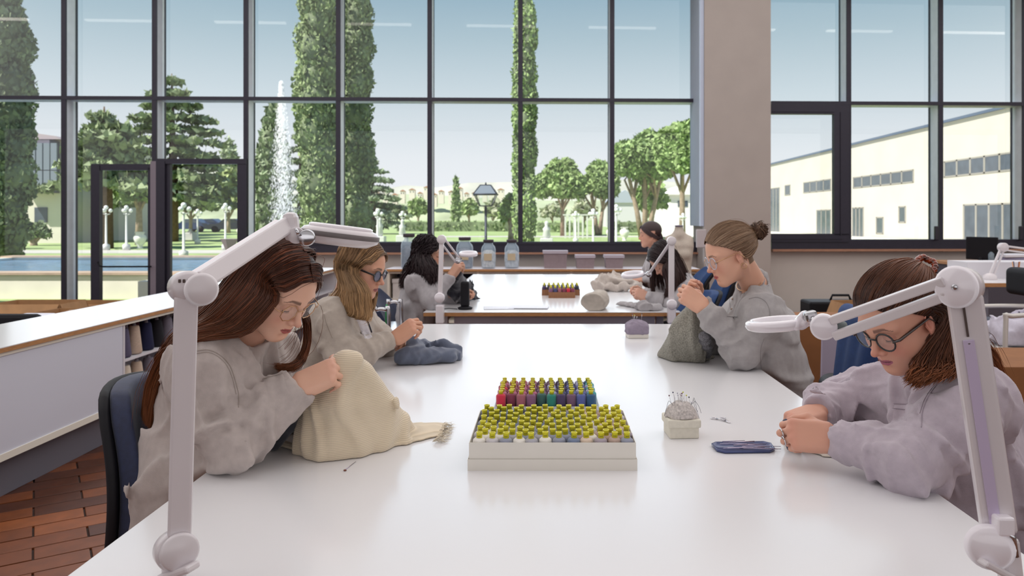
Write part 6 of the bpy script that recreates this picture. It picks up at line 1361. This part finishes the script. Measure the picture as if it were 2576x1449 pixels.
# cartons and board behind the chair of the bun woman and at the right edge
carton(PX(2140, 3.9)+.06, 4.45, .60, .42, PZ(806, 4.3), 'brown cardboard box behind the blue winged chair', open_=False, group='cardboard boxes on the right', m=mat('cardboard_orange', '#8a5a34', .85, noise=(8, .1)))
q = MB().prism([Vector((PX(2060, 3.75), 3.75, 0)), Vector((PX(2165, 3.75), 3.75, 0)), P(2162, 868, 3.75), P(2125, 846, 3.75), P(2070, 836, 3.75)], (0, .02, 0)).build('leaning_board', mat('lilac_board', '#a79db0', .7)); tag(q, 'lilac grey board leaning against the brown box', 'board')
carton(PX(2560, 3.3)+.10, 3.55, .55, .5, PZ(925, 3.3), 'orange brown cardboard box at the right edge behind the half ponytail', open_=False, group='cardboard boxes on the right', m=MATS['cardboard_orange'])
carton(PX(2240, 6.6), 6.8, .7, .5, .62, 'brown box farther back beneath the casement window', open_=True, group='cardboard boxes on the right')
q = empty('black_case', (PX(2135, 7.2), 7.4, 0), 'low black case standing on the floor behind the blue chair', 'case'); MB().rbox((PX(2135, 7.2), 7.4, .29), (.7, .3, .58), .02).build('case_body', M_black, q); MB().tube([(PX(2135, 7.2)-.1, 7.4, .58), (PX(2135, 7.2)-.08, 7.4, .63), (PX(2135, 7.2)+.08, 7.4, .63), (PX(2135, 7.2)+.1, 7.4, .58)], .012, 6).build('handle', M_black, q)
M_sw1 = knit('grey_marl_sweatshirt', '#b4a8a3'); M_jean = mat('dark_jeans', '#232838', .85, noise=(40, .2))
M_gold = mat('thin_gold_metal', '#c9a27e', .25, 1)
S3 = lambda a, b: [a, b]
def HP(M, *a): return M @ Vector(a)
# front left woman
Mh = head_matrix(P(696, 722, 1.88), 1, 38, 25)
J = dict(neck=P(606, 852, 1.96), chest=P(560, 985, 2.0), pelvis=P(500, 1330, 2.02), sh0=P(528, 925, 1.83), sh1=P(655, 905, 2.13), el0=P(592, 1110, 1.81), el1=P(735, 1060, 2.2), wr0=P(748, 970, 1.86), wr1=P(835, 948, 2.0), fwd=Vector((.95, -.2, 0)))
legs(J, 0, (1, .05, 0))
h0 = hand_matrix(J['wr0']+Vector((.0, 0, 0)), (.86, .16, .34), (-.30, -.72, .58), -1)
h1 = hand_matrix(J['wr1'], (.35, -.45, .35), (.2, .7, .6), 1)
look = dict(skin='#e2b39b', lip='#b0605c', brow='#5d4034', scalp='#3c231b', hairline=.088)
W1, _, _ = person(J, Mh, look, [(h0, PINCH, T_PINCH, None), (h1, PINCH, T_PINCH, None)], dict(mat=M_sw1, trousers=M_jean, seed=1, wr=.015, b=1.10, cuff=.048, fold=.0065), h=.0022, hs=.0055, label='young woman with long auburn hair and round wire glasses sewing cream ribbed knitwear')
glasses(W1, Mh, M_gold, .0245, .0012, 1)
def hl(*a): return Mh @ Vector(a)
def down(p, *o): return [p+Vector(q) for q in o]
bk = P(470, 870, 1.98)
def w1_side(s, f):
    """guide over one side of the head; f 0 (front) .. 1 (crown)"""
    x = .082-.165*f; return [hl(x, s*-.002, skz(x, 0)), hl(x-.004, s*.030, skz(x-.004, .030)), hl(x*.93-.006, s*.058, skz(x*.93-.006, .058)), hl(x*.80-.012, s*.080, .050)]
g_near = []
for f, tail in ((0, [P(702, 752, 1.79), P(668, 798, 1.785), P(620, 838, 1.775), P(555, 848, 1.77), P(480, 858, 1.77), P(425, 905, 1.84), P(392, 980, 1.86), P(378, 1075, 1.88)]),
                (.3, [P(656, 738, 1.795), P(612, 785, 1.775), P(570, 818, 1.77), P(515, 832, 1.77), P(460, 850, 1.78), P(415, 905, 1.85), P(380, 980, 1.88), P(370, 1065, 1.90)]),
                (.6, [P(608, 716, 1.80), P(568, 765, 1.78), P(530, 800, 1.78), P(485, 822, 1.79), P(442, 850, 1.82), P(406, 905, 1.88), P(376, 975, 1.91), P(366, 1055, 1.93)]),
                (.85, [P(575, 708, 1.82), P(540, 752, 1.82), P(503, 790, 1.83), P(462, 822, 1.85), P(428, 855, 1.88), P(397, 912, 1.93), P(371, 980, 1.94), P(362, 1045, 1.96)]),
                (1.0, [P(568, 702, 1.91), P(530, 750, 1.92), P(495, 790, 1.93), P(455, 825, 1.94), P(422, 860, 1.96), P(392, 920, 1.98), P(374, 985, 2.0), P(366, 1030, 2.03)])):
    g_near.append(w1_side(-1, f)+tail)
g_far = []
for f, tail in ((0, [hl(.050, .080, .01), hl(.055, .077, -.04), P(775, 800, 2.02), P(778, 850, 2.02), P(765, 900, 2.0), P(740, 925, 1.97), P(700, 930, 1.96)]),
                (.2, [hl(.03, .087, .01), hl(.03, .085, -.04), P(766, 810, 2.04), P(768, 860, 2.04), P(755, 900, 2.02), P(725, 922, 1.98), P(692, 918, 1.97)]),
                (.4, [hl(.0, .089, .01), hl(-.01, .088, -.04), P(735, 800, 2.06), P(700, 840, 2.1), P(650, 880, 2.12), P(600, 900, 2.13), P(560, 940, 2.13)]),
                (1.0, [hl(-.105, .05, .05), hl(-.12, .04, -.02), P(560, 770, 2.02), P(500, 820, 2.05), P(450, 880, 2.08), P(410, 960, 2.08), P(390, 1020, 2.08)])):
    g_far.append(w1_side(1, f)+tail)
hair_obj('hair', [(g_near, 3200, .0011, .0020), (g_near, 60, .0006, .008), (g_far[:2], 420, .0010, .0025), (g_far[2:], 900, .0014, .0022), (g_far, 30, .0005, .010)], '#3d2016', '#7a4b2e', '#8a4a2c', W1, 22, 1)
# second woman on the left side
M_tr = mat('dark_trousers', '#23222b', .85, noise=(40, .15))
M_blk = mat('black_acetate', '#16161c', .2, coat=.4)
def hlM(M): return lambda *a: M @ Vector(a)
Mh = head_matrix(P(908, 674, 3.10), 1, 19, 12); hl = hlM(Mh)
J = dict(neck=P(872, 768, 3.12), chest=P(850, 850, 3.15), pelvis=P(800, 1010, 3.2), sh0=P(828, 800, 2.98), sh1=P(895, 800, 3.30), el0=P(868, 896, 2.95), el1=P(960, 868, 3.32), wr0=P(975, 864, 3.02), wr1=P(970, 858, 3.28), fwd=Vector((1, -.1, 0)))
J['wr0'] = P(992, 852, 3.05); legs(J, 0, (1, 0, 0))
h0 = hand_matrix(J['wr0'], (.75, .12, .55), (-.5, -.72, .45), -1); h1 = hand_matrix(J['wr1'], (.5, -.3, .1), (.1, .6, .8), 1)
M_cardi = knit('taupe_knit', '#a99d92')
look = dict(skin='#cd9a80', lip='#a0605c', brow='#4a3a30', scalp='#4a382c', hairline=.082, jaw=1.05)
W2, _, sw2 = person(J, Mh, look, [(h0, PINCH, T_PINCH, None), (h1, HOLD, T_HOLD, None)], dict(mat=M_cardi, trousers=M_tr, seed=4, wr=.009, b=1.04, fold=.006), h=.003, hs=.008, label='woman with shoulder length streaked blond hair and dark sunglasses style glasses, grey cardigan')
glasses(W2, Mh, M_blk, .025, .0026, 2, temple=.0045, lens=mat('tinted_lens', '#3b4468', .03, alpha=.75, spec=.9))
def straight(Mh, s, ends, dy=.086, pz=.105):
    hl = hlM(Mh); out = []
    for f, tail in ends:
        x = .080-.165*f; out.append([hl(x, s*-.002, skz(x, 0)), hl(x-.004, s*.034, skz(x-.004, .034)), hl(x*.92-.006, s*.062, skz(x*.92-.006, .062)), hl(x*.75-.010, s*(dy-.003), .045), hl(x*.6-.02, s*(dy+.006), -.005)]+tail)
    return out
near = straight(Mh, -1, [(0, [P(925, 728, 2.97), P(930, 760, 2.96), P(932, 785, 2.97), P(928, 800, 2.98), P(915, 800, 2.99)]), (.3, [P(905, 730, 2.95), P(908, 762, 2.94), P(912, 785, 2.95), P(905, 797, 2.97), P(890, 795, 2.98)]),
    (.6, [P(880, 725, 2.95), P(882, 752, 2.94), P(885, 775, 2.94), P(880, 788, 2.96), P(866, 785, 2.97)]), (.85, [P(860, 720, 3.0), P(848, 745, 3.0), P(838, 757, 3.0), P(828, 765, 3.0), P(815, 765, 3.0)]), (1, [P(855, 715, 3.08), P(840, 740, 3.08), P(826, 752, 3.08), P(812, 760, 3.08), P(805, 762, 3.08)])])
far = straight(Mh, 1, [(0, [P(948, 730, 3.22), P(944, 755, 3.2), P(938, 778, 3.18), P(928, 790, 3.16), P(915, 790, 3.15)]), (.4, [P(920, 730, 3.24), P(905, 765, 3.26), P(900, 785, 3.28), P(890, 790, 3.28), P(880, 790, 3.28)]), (1, [P(855, 715, 3.14), P(840, 740, 3.16), P(826, 752, 3.16), P(815, 760, 3.16), P(810, 765, 3.16)])])
hair_obj('hair', [(near, 2600, .0014, .0030), (far, 900, .0016, .003), (near, 40, .0007, .010)], '#5d4431', '#b8946a', '#c49a6c', W2, 18, 2, .35)
# grey undershirt glimpsed in the cardigan opening
g = MB(); c0 = P(935, 845, 3.06)
# second woman on the right, hair in a bun
Mh = head_matrix(P(1838, 640, 3.05), -1, 22, 8); hl = hlM(Mh)
J = dict(neck=P(1898, 722, 3.14), chest=P(1905, 815, 3.18), pelvis=P(1950, 960, 3.2), sh0=P(1922, 795, 3.00), sh1=P(1868, 788, 3.34), el0=P(1868, 888, 3.0), el1=P(1800, 850, 3.36), wr0=P(1770, 772, 3.02), wr1=P(1765, 790, 3.20), fwd=Vector((-1, -.08, 0)))
legs(J, 0, (-1, 0, 0))
h0 = hand_matrix(J['wr0'], (-.62, .20, .45), (-.35, -.75, .55), 1); h1 = hand_matrix(P(1752, 772, 3.18), (-.45, -.30, .75), (-.6, .3, .3), -1)
look = dict(skin='#d9a78e', lip='#b5605f', brow='#6b4c3a', scalp='#7a614c', hairline=.078, jaw=1.06, neck_r=.043)
M_swr = knit('grey_henley_knit', '#9f9a9a')
R2, _, _ = person(J, Mh, look, [(h0, PINCH, T_PINCH, None), (h1, HOLD, T_HOLD, None)], dict(mat=M_swr, trousers=M_tr, seed=9, wr=.010, b=1.06, fold=.0055, cuff=.046, col_up=.018, col_r=.058), h=.003, hs=.008, label='young woman with blond bun, clear glasses and gold hoops stitching mottled grey wool')
glasses(R2, Mh, mat('clear_acetate', '#c9d3e6', .1, alpha=.6, coat=.5), .0255, .0018, 0, tm=M_gold)
def swept(Mh, s, gather, dy=.086, lift=1.0, zs=None):
    """guides from the hairline back to a gathering point, over an ellipsoid skull"""
    hl = hlM(Mh); out = []; G = Vector(gather); C0 = Vector((-.012, 0, .036)); R_ = Vector((.108, .0845, .0955))*lift
    for i in range(9):
        u = i/8; st = Vector((.080-.020*u-.075*max(0, u-.45)/.55, s*(.002+.078*min(1, u*1.35)), .092-.052*u-.035*max(0, u-.6)/.4))
        if u > .9: st = Vector((-.012, s*.080, -.030))
        a = Vector([(st[k]-C0[k])/R_[k] for k in range(3)]); b = Vector([(G[k]-C0[k])/R_[k] for k in range(3)]); la, lb = a.length, b.length; a.normalize(); b.normalize(); pts = []
        for j in range(8):
            t = j/7; d = a.slerp(b, t); rr = la*(1-t)+lb*t; rr = max(rr, 1.0 if t < .9 else lb)
            if j == 0: rr = min(la, 1.0)
            pts.append(hl(*[C0[k]+d[k]*R_[k]*rr for k in range(3)]))
        out.append(pts)
    return out
bun = (-.118, .0, .040)
hair_obj('hair', [(swept(Mh, 1, bun), 1700, .0012, .0010), (swept(Mh, -1, bun), 900, .0014, .0010), (swept(Mh, 1, bun), 40, .0005, .006)], '#6e5441', '#8f7257', '#c0a184', R2, 18, 3, .4)
bc = hl(-.148, .0, .046); rb_ = []
for i in range(10):
    a = i/9*PI; ax = Vector((cos(a*1.0), .2, sin(a))).normalized(); o1 = ax.orthogonal().normalized(); o2 = ax.cross(o1); rb_.append([bc+(o1*cos(t)+o2*sin(t))*(.028+.004*sin(3*t+i))+ax*.010*sin(2*t+i) for t in np.linspace(i, i+5.6, 9)])
hair_obj('hair_bun', [(rb_, 900, .0013, .0045)], '#574030', '#6e5444', '#8f7460', R2, 20, 4, .3)
g = MB()
for z0 in (0, .009): g.tube([hl(-.004+cos(a)*.010, .084+z0*.3, -.046+sin(a)*.011) for a in np.linspace(0, 6.28, 14)], .0014, 5, cap=False)
g.build('earring', M_gold, R2)
nk = J['neck']; ax = (Mh.translation-nk).normalized(); o1 = ax.orthogonal().normalized(); o2 = ax.cross(o1)
MB().tube([nk+ax*.045+(o1*cos(a)+o2*sin(a))*.058-Vector((0, 0, .012*(1+cos(a)))) for a in np.linspace(0, 6.28, 24)], .0016, 5, cap=False).build('necklace', M_gold, R2)

# front right woman
Mh = head_matrix(P(2264, 800, 1.80), -1, 31, 22); hl = hlM(Mh)
J = dict(neck=P(2345, 945, 1.92), chest=P(2375, 1080, 1.98), pelvis=P(2470, 1340, 2.0), sh0=P(2440, 1015, 1.76), sh1=P(2210, 1000, 2.12), el0=P(2300, 1155, 1.68), el1=P(2135, 1010, 2.24), wr0=P(2092, 1100, 1.80), wr1=P(2054, 1036, 2.01), fwd=Vector((-.95, -.25, 0)))
legs(J, 0, (-1, .05, 0))
h0 = hand_matrix(J['wr0'], (-.90, .18, .02), (-.25, -.80, .50), 1); h1 = hand_matrix(J['wr1'], (-.80, -.52, -.10), (-.15, -.25, .95), -1)
M_swp = knit('lilac_grey_sweatshirt', '#b0a4ae')
look = dict(skin='#cf9a84', lip='#a85f72', brow='#6a4a40', scalp='#3a251c', hairline=.082, jaw=1.12, blush='#c06a5c')
NAIL = '#2f3552'
R1, _, _ = person(J, Mh, look, [(h0, [(55, 55, 25), (55, 62, 30), (60, 65, 30), (65, 62, 30)], T_HOLD, NAIL), (h1, [(30, 40, 20), (38, 45, 25), (45, 50, 25), (50, 50, 25)], [(.052, .046, -.010), (.080, .046, -.020), (.102, .038, -.030)], NAIL)], dict(mat=M_swp, trousers=M_tr, seed=14, wr=.012, b=1.16, fold=.008, cuff=.050, belly=.03), h=.0019, hs=.005, label='woman with dark half ponytail and tortoiseshell glasses in a lilac grey sweatshirt, right front')
M_tort = mat('tortoiseshell', '#2a1612', .18, coat=.5, noise=(90, .9, 2))
glasses(R1, Mh, M_blk, .0240, .0022, 0, temple=.0046, tm=M_tort)
gt = (-.098, .01, .070)
sg = swept(Mh, 1, gt, lift=1.03); sg2 = swept(Mh, -1, gt, lift=1.03)
low = []   # hair falling behind the ear over the shoulder
for q in ([hl(-.010, .080, .035), hl(-.035, .090, -.01), P(2308, 905, 1.73), P(2300, 935, 1.72), P(2285, 955, 1.71)], [hl(-.035, .086, .045), hl(-.055, .092, -.01), P(2338, 910, 1.73), P(2322, 945, 1.71), P(2300, 965, 1.70)],
          [hl(-.065, .080, .05), hl(-.085, .082, -.01), P(2390, 900, 1.74), P(2395, 925, 1.72), P(2375, 945, 1.71)], [hl(-.09, .055, .06), hl(-.115, .055, .0), P(2430, 860, 1.80), P(2470, 900, 1.80), P(2505, 955, 1.82)],
          [hl(-.10, .02, .07), hl(-.128, .02, .01), P(2440, 830, 1.88), P(2490, 880, 1.90), P(2522, 960, 1.92)]): low.append(q)
hair_obj('hair', [(sg, 2300, .0012, .0014), (sg2, 900, .0014, .0014), (low, 2200, .0012, .0045, .002, .2), (low, 60, .0006, .012)], '#33201a', '#8a5130', '#6e4128', R1, 20, 5, .25)
sc_ = hl(-.112, .025, .078); g = MB(); r_ = random.Random(2)
for i in range(16):
    a = i*2*PI/16; g.ball(sc_+Vector((cos(a)*.020, sin(a)*.012, sin(a)*.016+.004*r_.random())), (.0085, .0085, .0085), 6)
g.build('hair_clasp', mat('amber_shell', '#7a2f14', .12, coat=.6, noise=(120, .8, 2)), R1)
for fi, (xx, yy) in enumerate(((.112, .006), (.108, -.012))):
    p = h0 @ Vector((xx-.004, yy, -.014)); MB().tube([h0 @ Vector((xx+.000+cos(a)*.004, yy+cos(a)*.0095, -.016+sin(a)*.010)) for a in np.linspace(0, 6.28, 18)], .0017, 6, cap=False).build('ring', M_chrome, R1)
# three women at the far table
M_ins = knit('soft_grey_knit', '#a8a3a6')
Mh = head_matrix(P(1078, 640, 5.15), 1, 8, 14); hl = hlM(Mh)
J = dict(neck=P(1062, 690, 5.2), chest=P(1055, 745, 5.22), pelvis=P(1050, 830, 5.25), sh0=P(1052, 712, 5.05), sh1=P(1080, 712, 5.38), el0=P(1085, 755, 4.98), el1=P(1120, 770, 5.4), wr0=P(1133, 695, 5.02), wr1=P(1150, 740, 5.3), fwd=Vector((1, -.1, 0)))
legs(J, 0, (1, 0, 0))
look = dict(skin='#c99a82', lip='#a86058', brow='#33262a', scalp='#241c20')
h0 = hand_matrix(J['wr0'], (.5, .1, .7), (-.6, -.7, .3), -1); h1 = hand_matrix(J['wr1'], (.6, 0, .1), (0, .5, .8), 1)
W3, _, _ = person(J, Mh, look, [(h0, PINCH, T_PINCH, None), (h1, HOLD, T_HOLD, None)], dict(mat=M_ins, trousers=M_tr, seed=21, wr=.008, b=1.0), h=.005, hs=.012, label='woman with long dark curly hair sewing black cloth at the far table')
def curls(Mh, s, ends): return straight(Mh, s, ends)
near = curls(Mh, -1, [(0, [P(1098, 672, 5.02), P(1104, 692, 5.0), P(1108, 708, 5.0)]), (.4, [P(1075, 675, 4.98), P(1085, 695, 4.98), P(1092, 712, 4.98)]), (.8, [P(1035, 668, 5.05), P(1025, 692, 5.08), P(1016, 720, 5.1)]), (1, [P(1035, 655, 5.15), P(1022, 685, 5.15), P(1012, 720, 5.2)])])
far = curls(Mh, 1, [(0, [P(1100, 670, 5.28), P(1105, 685, 5.28), P(1110, 700, 5.26)]), (1, [P(1030, 660, 5.25), P(1022, 690, 5.25), P(1018, 715, 5.25)])])
hair_obj('hair', [(near, 2200, .0028, .008, .009, .2), (far, 500, .0028, .007, .008, .2)], '#1d161b', '#3a2a2c', '#33272a', W3, 16, 6)

Mh = head_matrix(P(1672, 652, 5.25), -1, 48, 12); hl = hlM(Mh)
J = dict(neck=P(1715, 700, 5.35), chest=P(1722, 742, 5.42), pelvis=P(1742, 815, 5.5), sh0=P(1722, 722, 5.2), sh1=P(1702, 718, 5.5), el0=P(1706, 762, 5.10), el1=P(1672, 745, 5.5), wr0=P(1632, 750, 5.22), wr1=P(1625, 742, 5.4), fwd=Vector((-1, -.1, 0)))
legs(J, 0, (-1, 0, 0))
look = dict(skin='#d0a18c', lip='#a86860', brow='#3a2c2c', scalp='#2a2024', hairline=.075)
h0 = hand_matrix(J['wr0'], (-.7, .1, .3), (-.3, -.7, .5), 1); h1 = hand_matrix(J['wr1'], (-.6, 0, .4), (0, .4, .8), -1)
R3, _, _ = person(J, Mh, look, [(h0, PINCH, T_PINCH, None), (h1, PINCH, T_PINCH, None)], dict(mat=M_ins, trousers=M_tr, seed=25, wr=.008, b=.98), h=.005, hs=.012, label='woman bent low over her work with long straight dark hair, far table right side')
near = straight(Mh, -1, [(0, [P(1645, 672, 5.34), P(1642, 705, 5.34), P(1646, 745, 5.34)]), (.3, [P(1640, 660, 5.33), P(1638, 690, 5.34), P(1640, 730, 5.34)]), (1, [P(1712, 650, 5.40), P(1730, 690, 5.45), P(1745, 735, 5.5)])])
far = straight(Mh, 1, [(0, [P(1668, 678, 5.13), P(1680, 720, 5.12), P(1668, 768, 5.12)]), (.3, [P(1690, 672, 5.12), P(1694, 705, 5.11), P(1680, 760, 5.12)]), (.7, [P(1705, 668, 5.14), P(1720, 700, 5.14), P(1733, 750, 5.2)]), (1, [P(1712, 660, 5.25), P(1730, 695, 5.3), P(1748, 745, 5.4)])])
hair_obj('hair', [(near, 700, .0026, .004), (far, 1900, .0026, .005), (far, 30, .0010, .02)], '#231a1f', '#4a3632', '#3a2a2a', R3, 16, 7)

Mh = head_matrix(P(1636, 590, 7.2), -1, 6, 4, s=1.03); hl = hlM(Mh)
J = dict(neck=P(1652, 636, 7.25), chest=P(1655, 670, 7.3), pelvis=P(1672, 735, 7.35), sh0=P(1660, 652, 7.1), sh1=P(1655, 650, 7.42), el0=P(1652, 700, 7.0), el1=P(1625, 700, 7.45), wr0=P(1618, 703, 7.1), wr1=P(1612, 702, 7.3), fwd=Vector((-1, 0, 0)))
legs(J, 0, (-1, 0, 0))
look = dict(skin='#cc9a84', lip='#a8605a', brow='#3a2c2c', scalp='#3a2a2a', hairline=.07)
h0 = hand_matrix(J['wr0'], (-.8, .1, .1), (-.1, -.5, .8), 1); h1 = hand_matrix(J['wr1'], (-.8, 0, .1), (0, .4, .8), -1)
R4, _, _ = person(J, Mh, look, [(h0, HOLD, T_HOLD, None), (h1, HOLD, T_HOLD, None)], dict(mat=M_ins, trousers=M_tr, seed=29, wr=.006, b=1.0), h=.006, hs=.014, label='woman with short dark brown bob sitting upright farthest back on the right')
bob = swept(Mh, 1, (-.085, .045, -.045)); bob2 = swept(Mh, -1, (-.085, -.045, -.045)); tl_ = [hl(-.075, .06, -.02), hl(-.08, .055, -.05), hl(-.07, .05, -.085), hl(-.055, .048, -.10)], [hl(-.10, 0, .0), hl(-.10, 0, -.05), hl(-.09, .0, -.085), hl(-.075, 0, -.10)], [hl(-.075, -.06, -.02), hl(-.08, -.055, -.05), hl(-.07, -.05, -.085), hl(-.055, -.048, -.10)]
hair_obj('hair', [(bob, 700, .0026, .0015), (bob2, 500, .0026, .0015), (list(tl_), 500, .003, .006)], '#33232a', '#4a3434', '#55403a', R4, 14, 8)
# ================================================================ seams, pockets, buttons laid onto the garments
bpy.context.view_layer.update()
def child(o, name): return [c for c in o.children if c.name.split('.')[0] == name][0]
def hit(o, px, py):
    mw = wm(o); d = Vector(((px-CX)/FPX, 1, -(py-CY)/FPX)).normalized(); mi = mw.inverted(); ok, loc, nor, _ = o.ray_cast(mi @ Vector((0, 0, EYE)), mi.to_3x3() @ d)
    return (mw @ loc, (mw.to_3x3() @ nor).normalized()) if ok else (None, None)
def seam(o, pts, m, name='seam', r=.0011, n=40, off=.0006):
    q = cat_rom([(a, 0, b) for a, b in pts], n); out = []
    for a, _, b in q:
        p, nn = hit(o, a, b)
        if p is not None and (not out or (p-out[-1]).length < .05): out.append(p+nn*off)
    if len(out) > 3: return MB().tube(out, r, 6).build(name, m, o)
def patch_on(o, cs, m, name, n=9, off=.003, seam_m=None):
    g = []
    for i in range(n):
        for j in range(n):
            u, v = j/(n-1), i/(n-1); a = [(1-u)*(1-v)*cs[0][k]+u*(1-v)*cs[1][k]+u*v*cs[2][k]+(1-u)*v*cs[3][k] for k in (0, 1)]; p, nn = hit(o, *a)
            if p is None: return
            e_ = min(i, j, n-1-i, n-1-j) == 0; g.append(p+nn*(-.001 if e_ else off))
    q = MB().add(g, [(i*n+j, i*n+j+1, (i+1)*n+j+1, (i+1)*n+j) for i in range(n-1) for j in range(n-1)], True); q = q.build(name, m, o); return q
def sm(c): return mat('seam_'+c[1:], c, .95)
s1 = child(W1, 'sweater'); seam(s1, [(487, 884), (520, 880), (548, 890), (576, 917), (590, 951), (600, 992), (600, 1025)], sm('#a3978f')); seam(s1, [(495, 889), (523, 886), (547, 896), (571, 921), (585, 953), (594, 992)], sm('#a3978f'), r=.0007)
patch_on(s1, [(660, 950), (712, 934), (726, 985), (676, 1004)], M_sw1, 'pocket'); seam(s1, [(660, 957), (690, 948), (712, 941)], sm('#a3978f'), r=.0008, off=.004)
s2 = child(W2, 'sweater'); patch_on(s2, [(893, 796), (915, 792), (938, 850), (918, 858)], knit('pale_undershirt', '#c4bec2', .03), 'undershirt', off=.004); seam(s2, [(915, 790), (926, 815), (936, 845), (938, 862)], sm('#2f3040'), 'dark_trim', r=.0026, off=.003); seam(s2, [(815, 790), (822, 815), (836, 850)], sm('#978b80'))
s3 = child(R1, 'sweater'); seam(s3, [(2385, 950), (2356, 970), (2332, 1005), (2320, 1040), (2318, 1075)], sm('#9d919b')); seam(s3, [(2377, 952), (2350, 971), (2326, 1005), (2314, 1040)], sm('#9d919b'), r=.0007)
patch_on(s3, [(2248, 1016), (2312, 1016), (2308, 1078), (2240, 1070)], M_swp, 'pocket'); seam(s3, [(2246, 1028), (2280, 1031), (2312, 1030)], sm('#9d919b'), r=.0008, off=.004); seam(s3, [(2248, 1015), (2280, 1017), (2312, 1016)], sm('#9d919b'), r=.0008, off=.002)
s4 = child(R2, 'sweater'); seam(s4, [(1884, 752), (1905, 748), (1925, 758), (1935, 778), (1937, 800)], sm('#8d8888'), r=.0014); seam(s4, [(1922, 852), (1914, 875), (1913, 905), (1918, 935)], sm('#8d8888'), r=.0012)
patch_on(s4, [(1828, 796), (1857, 797), (1852, 833), (1829, 828)], M_swr, 'pocket'); seam(s4, [(1828, 796), (1842, 798), (1857, 797)], sm('#8d8888'), r=.0012, off=.003); seam(s4, [(1838, 738), (1836, 755), (1838, 778)], sm('#8d8888'), r=.0014)
for b in ((1843, 752), (1841, 778)):
    p, nn = hit(s4, *b)
    if p is not None: MB().ball(p+nn*.002, (.0045, .0045, .0045), 8).build('button', mat('shell_button', '#b7a394', .3), s4)
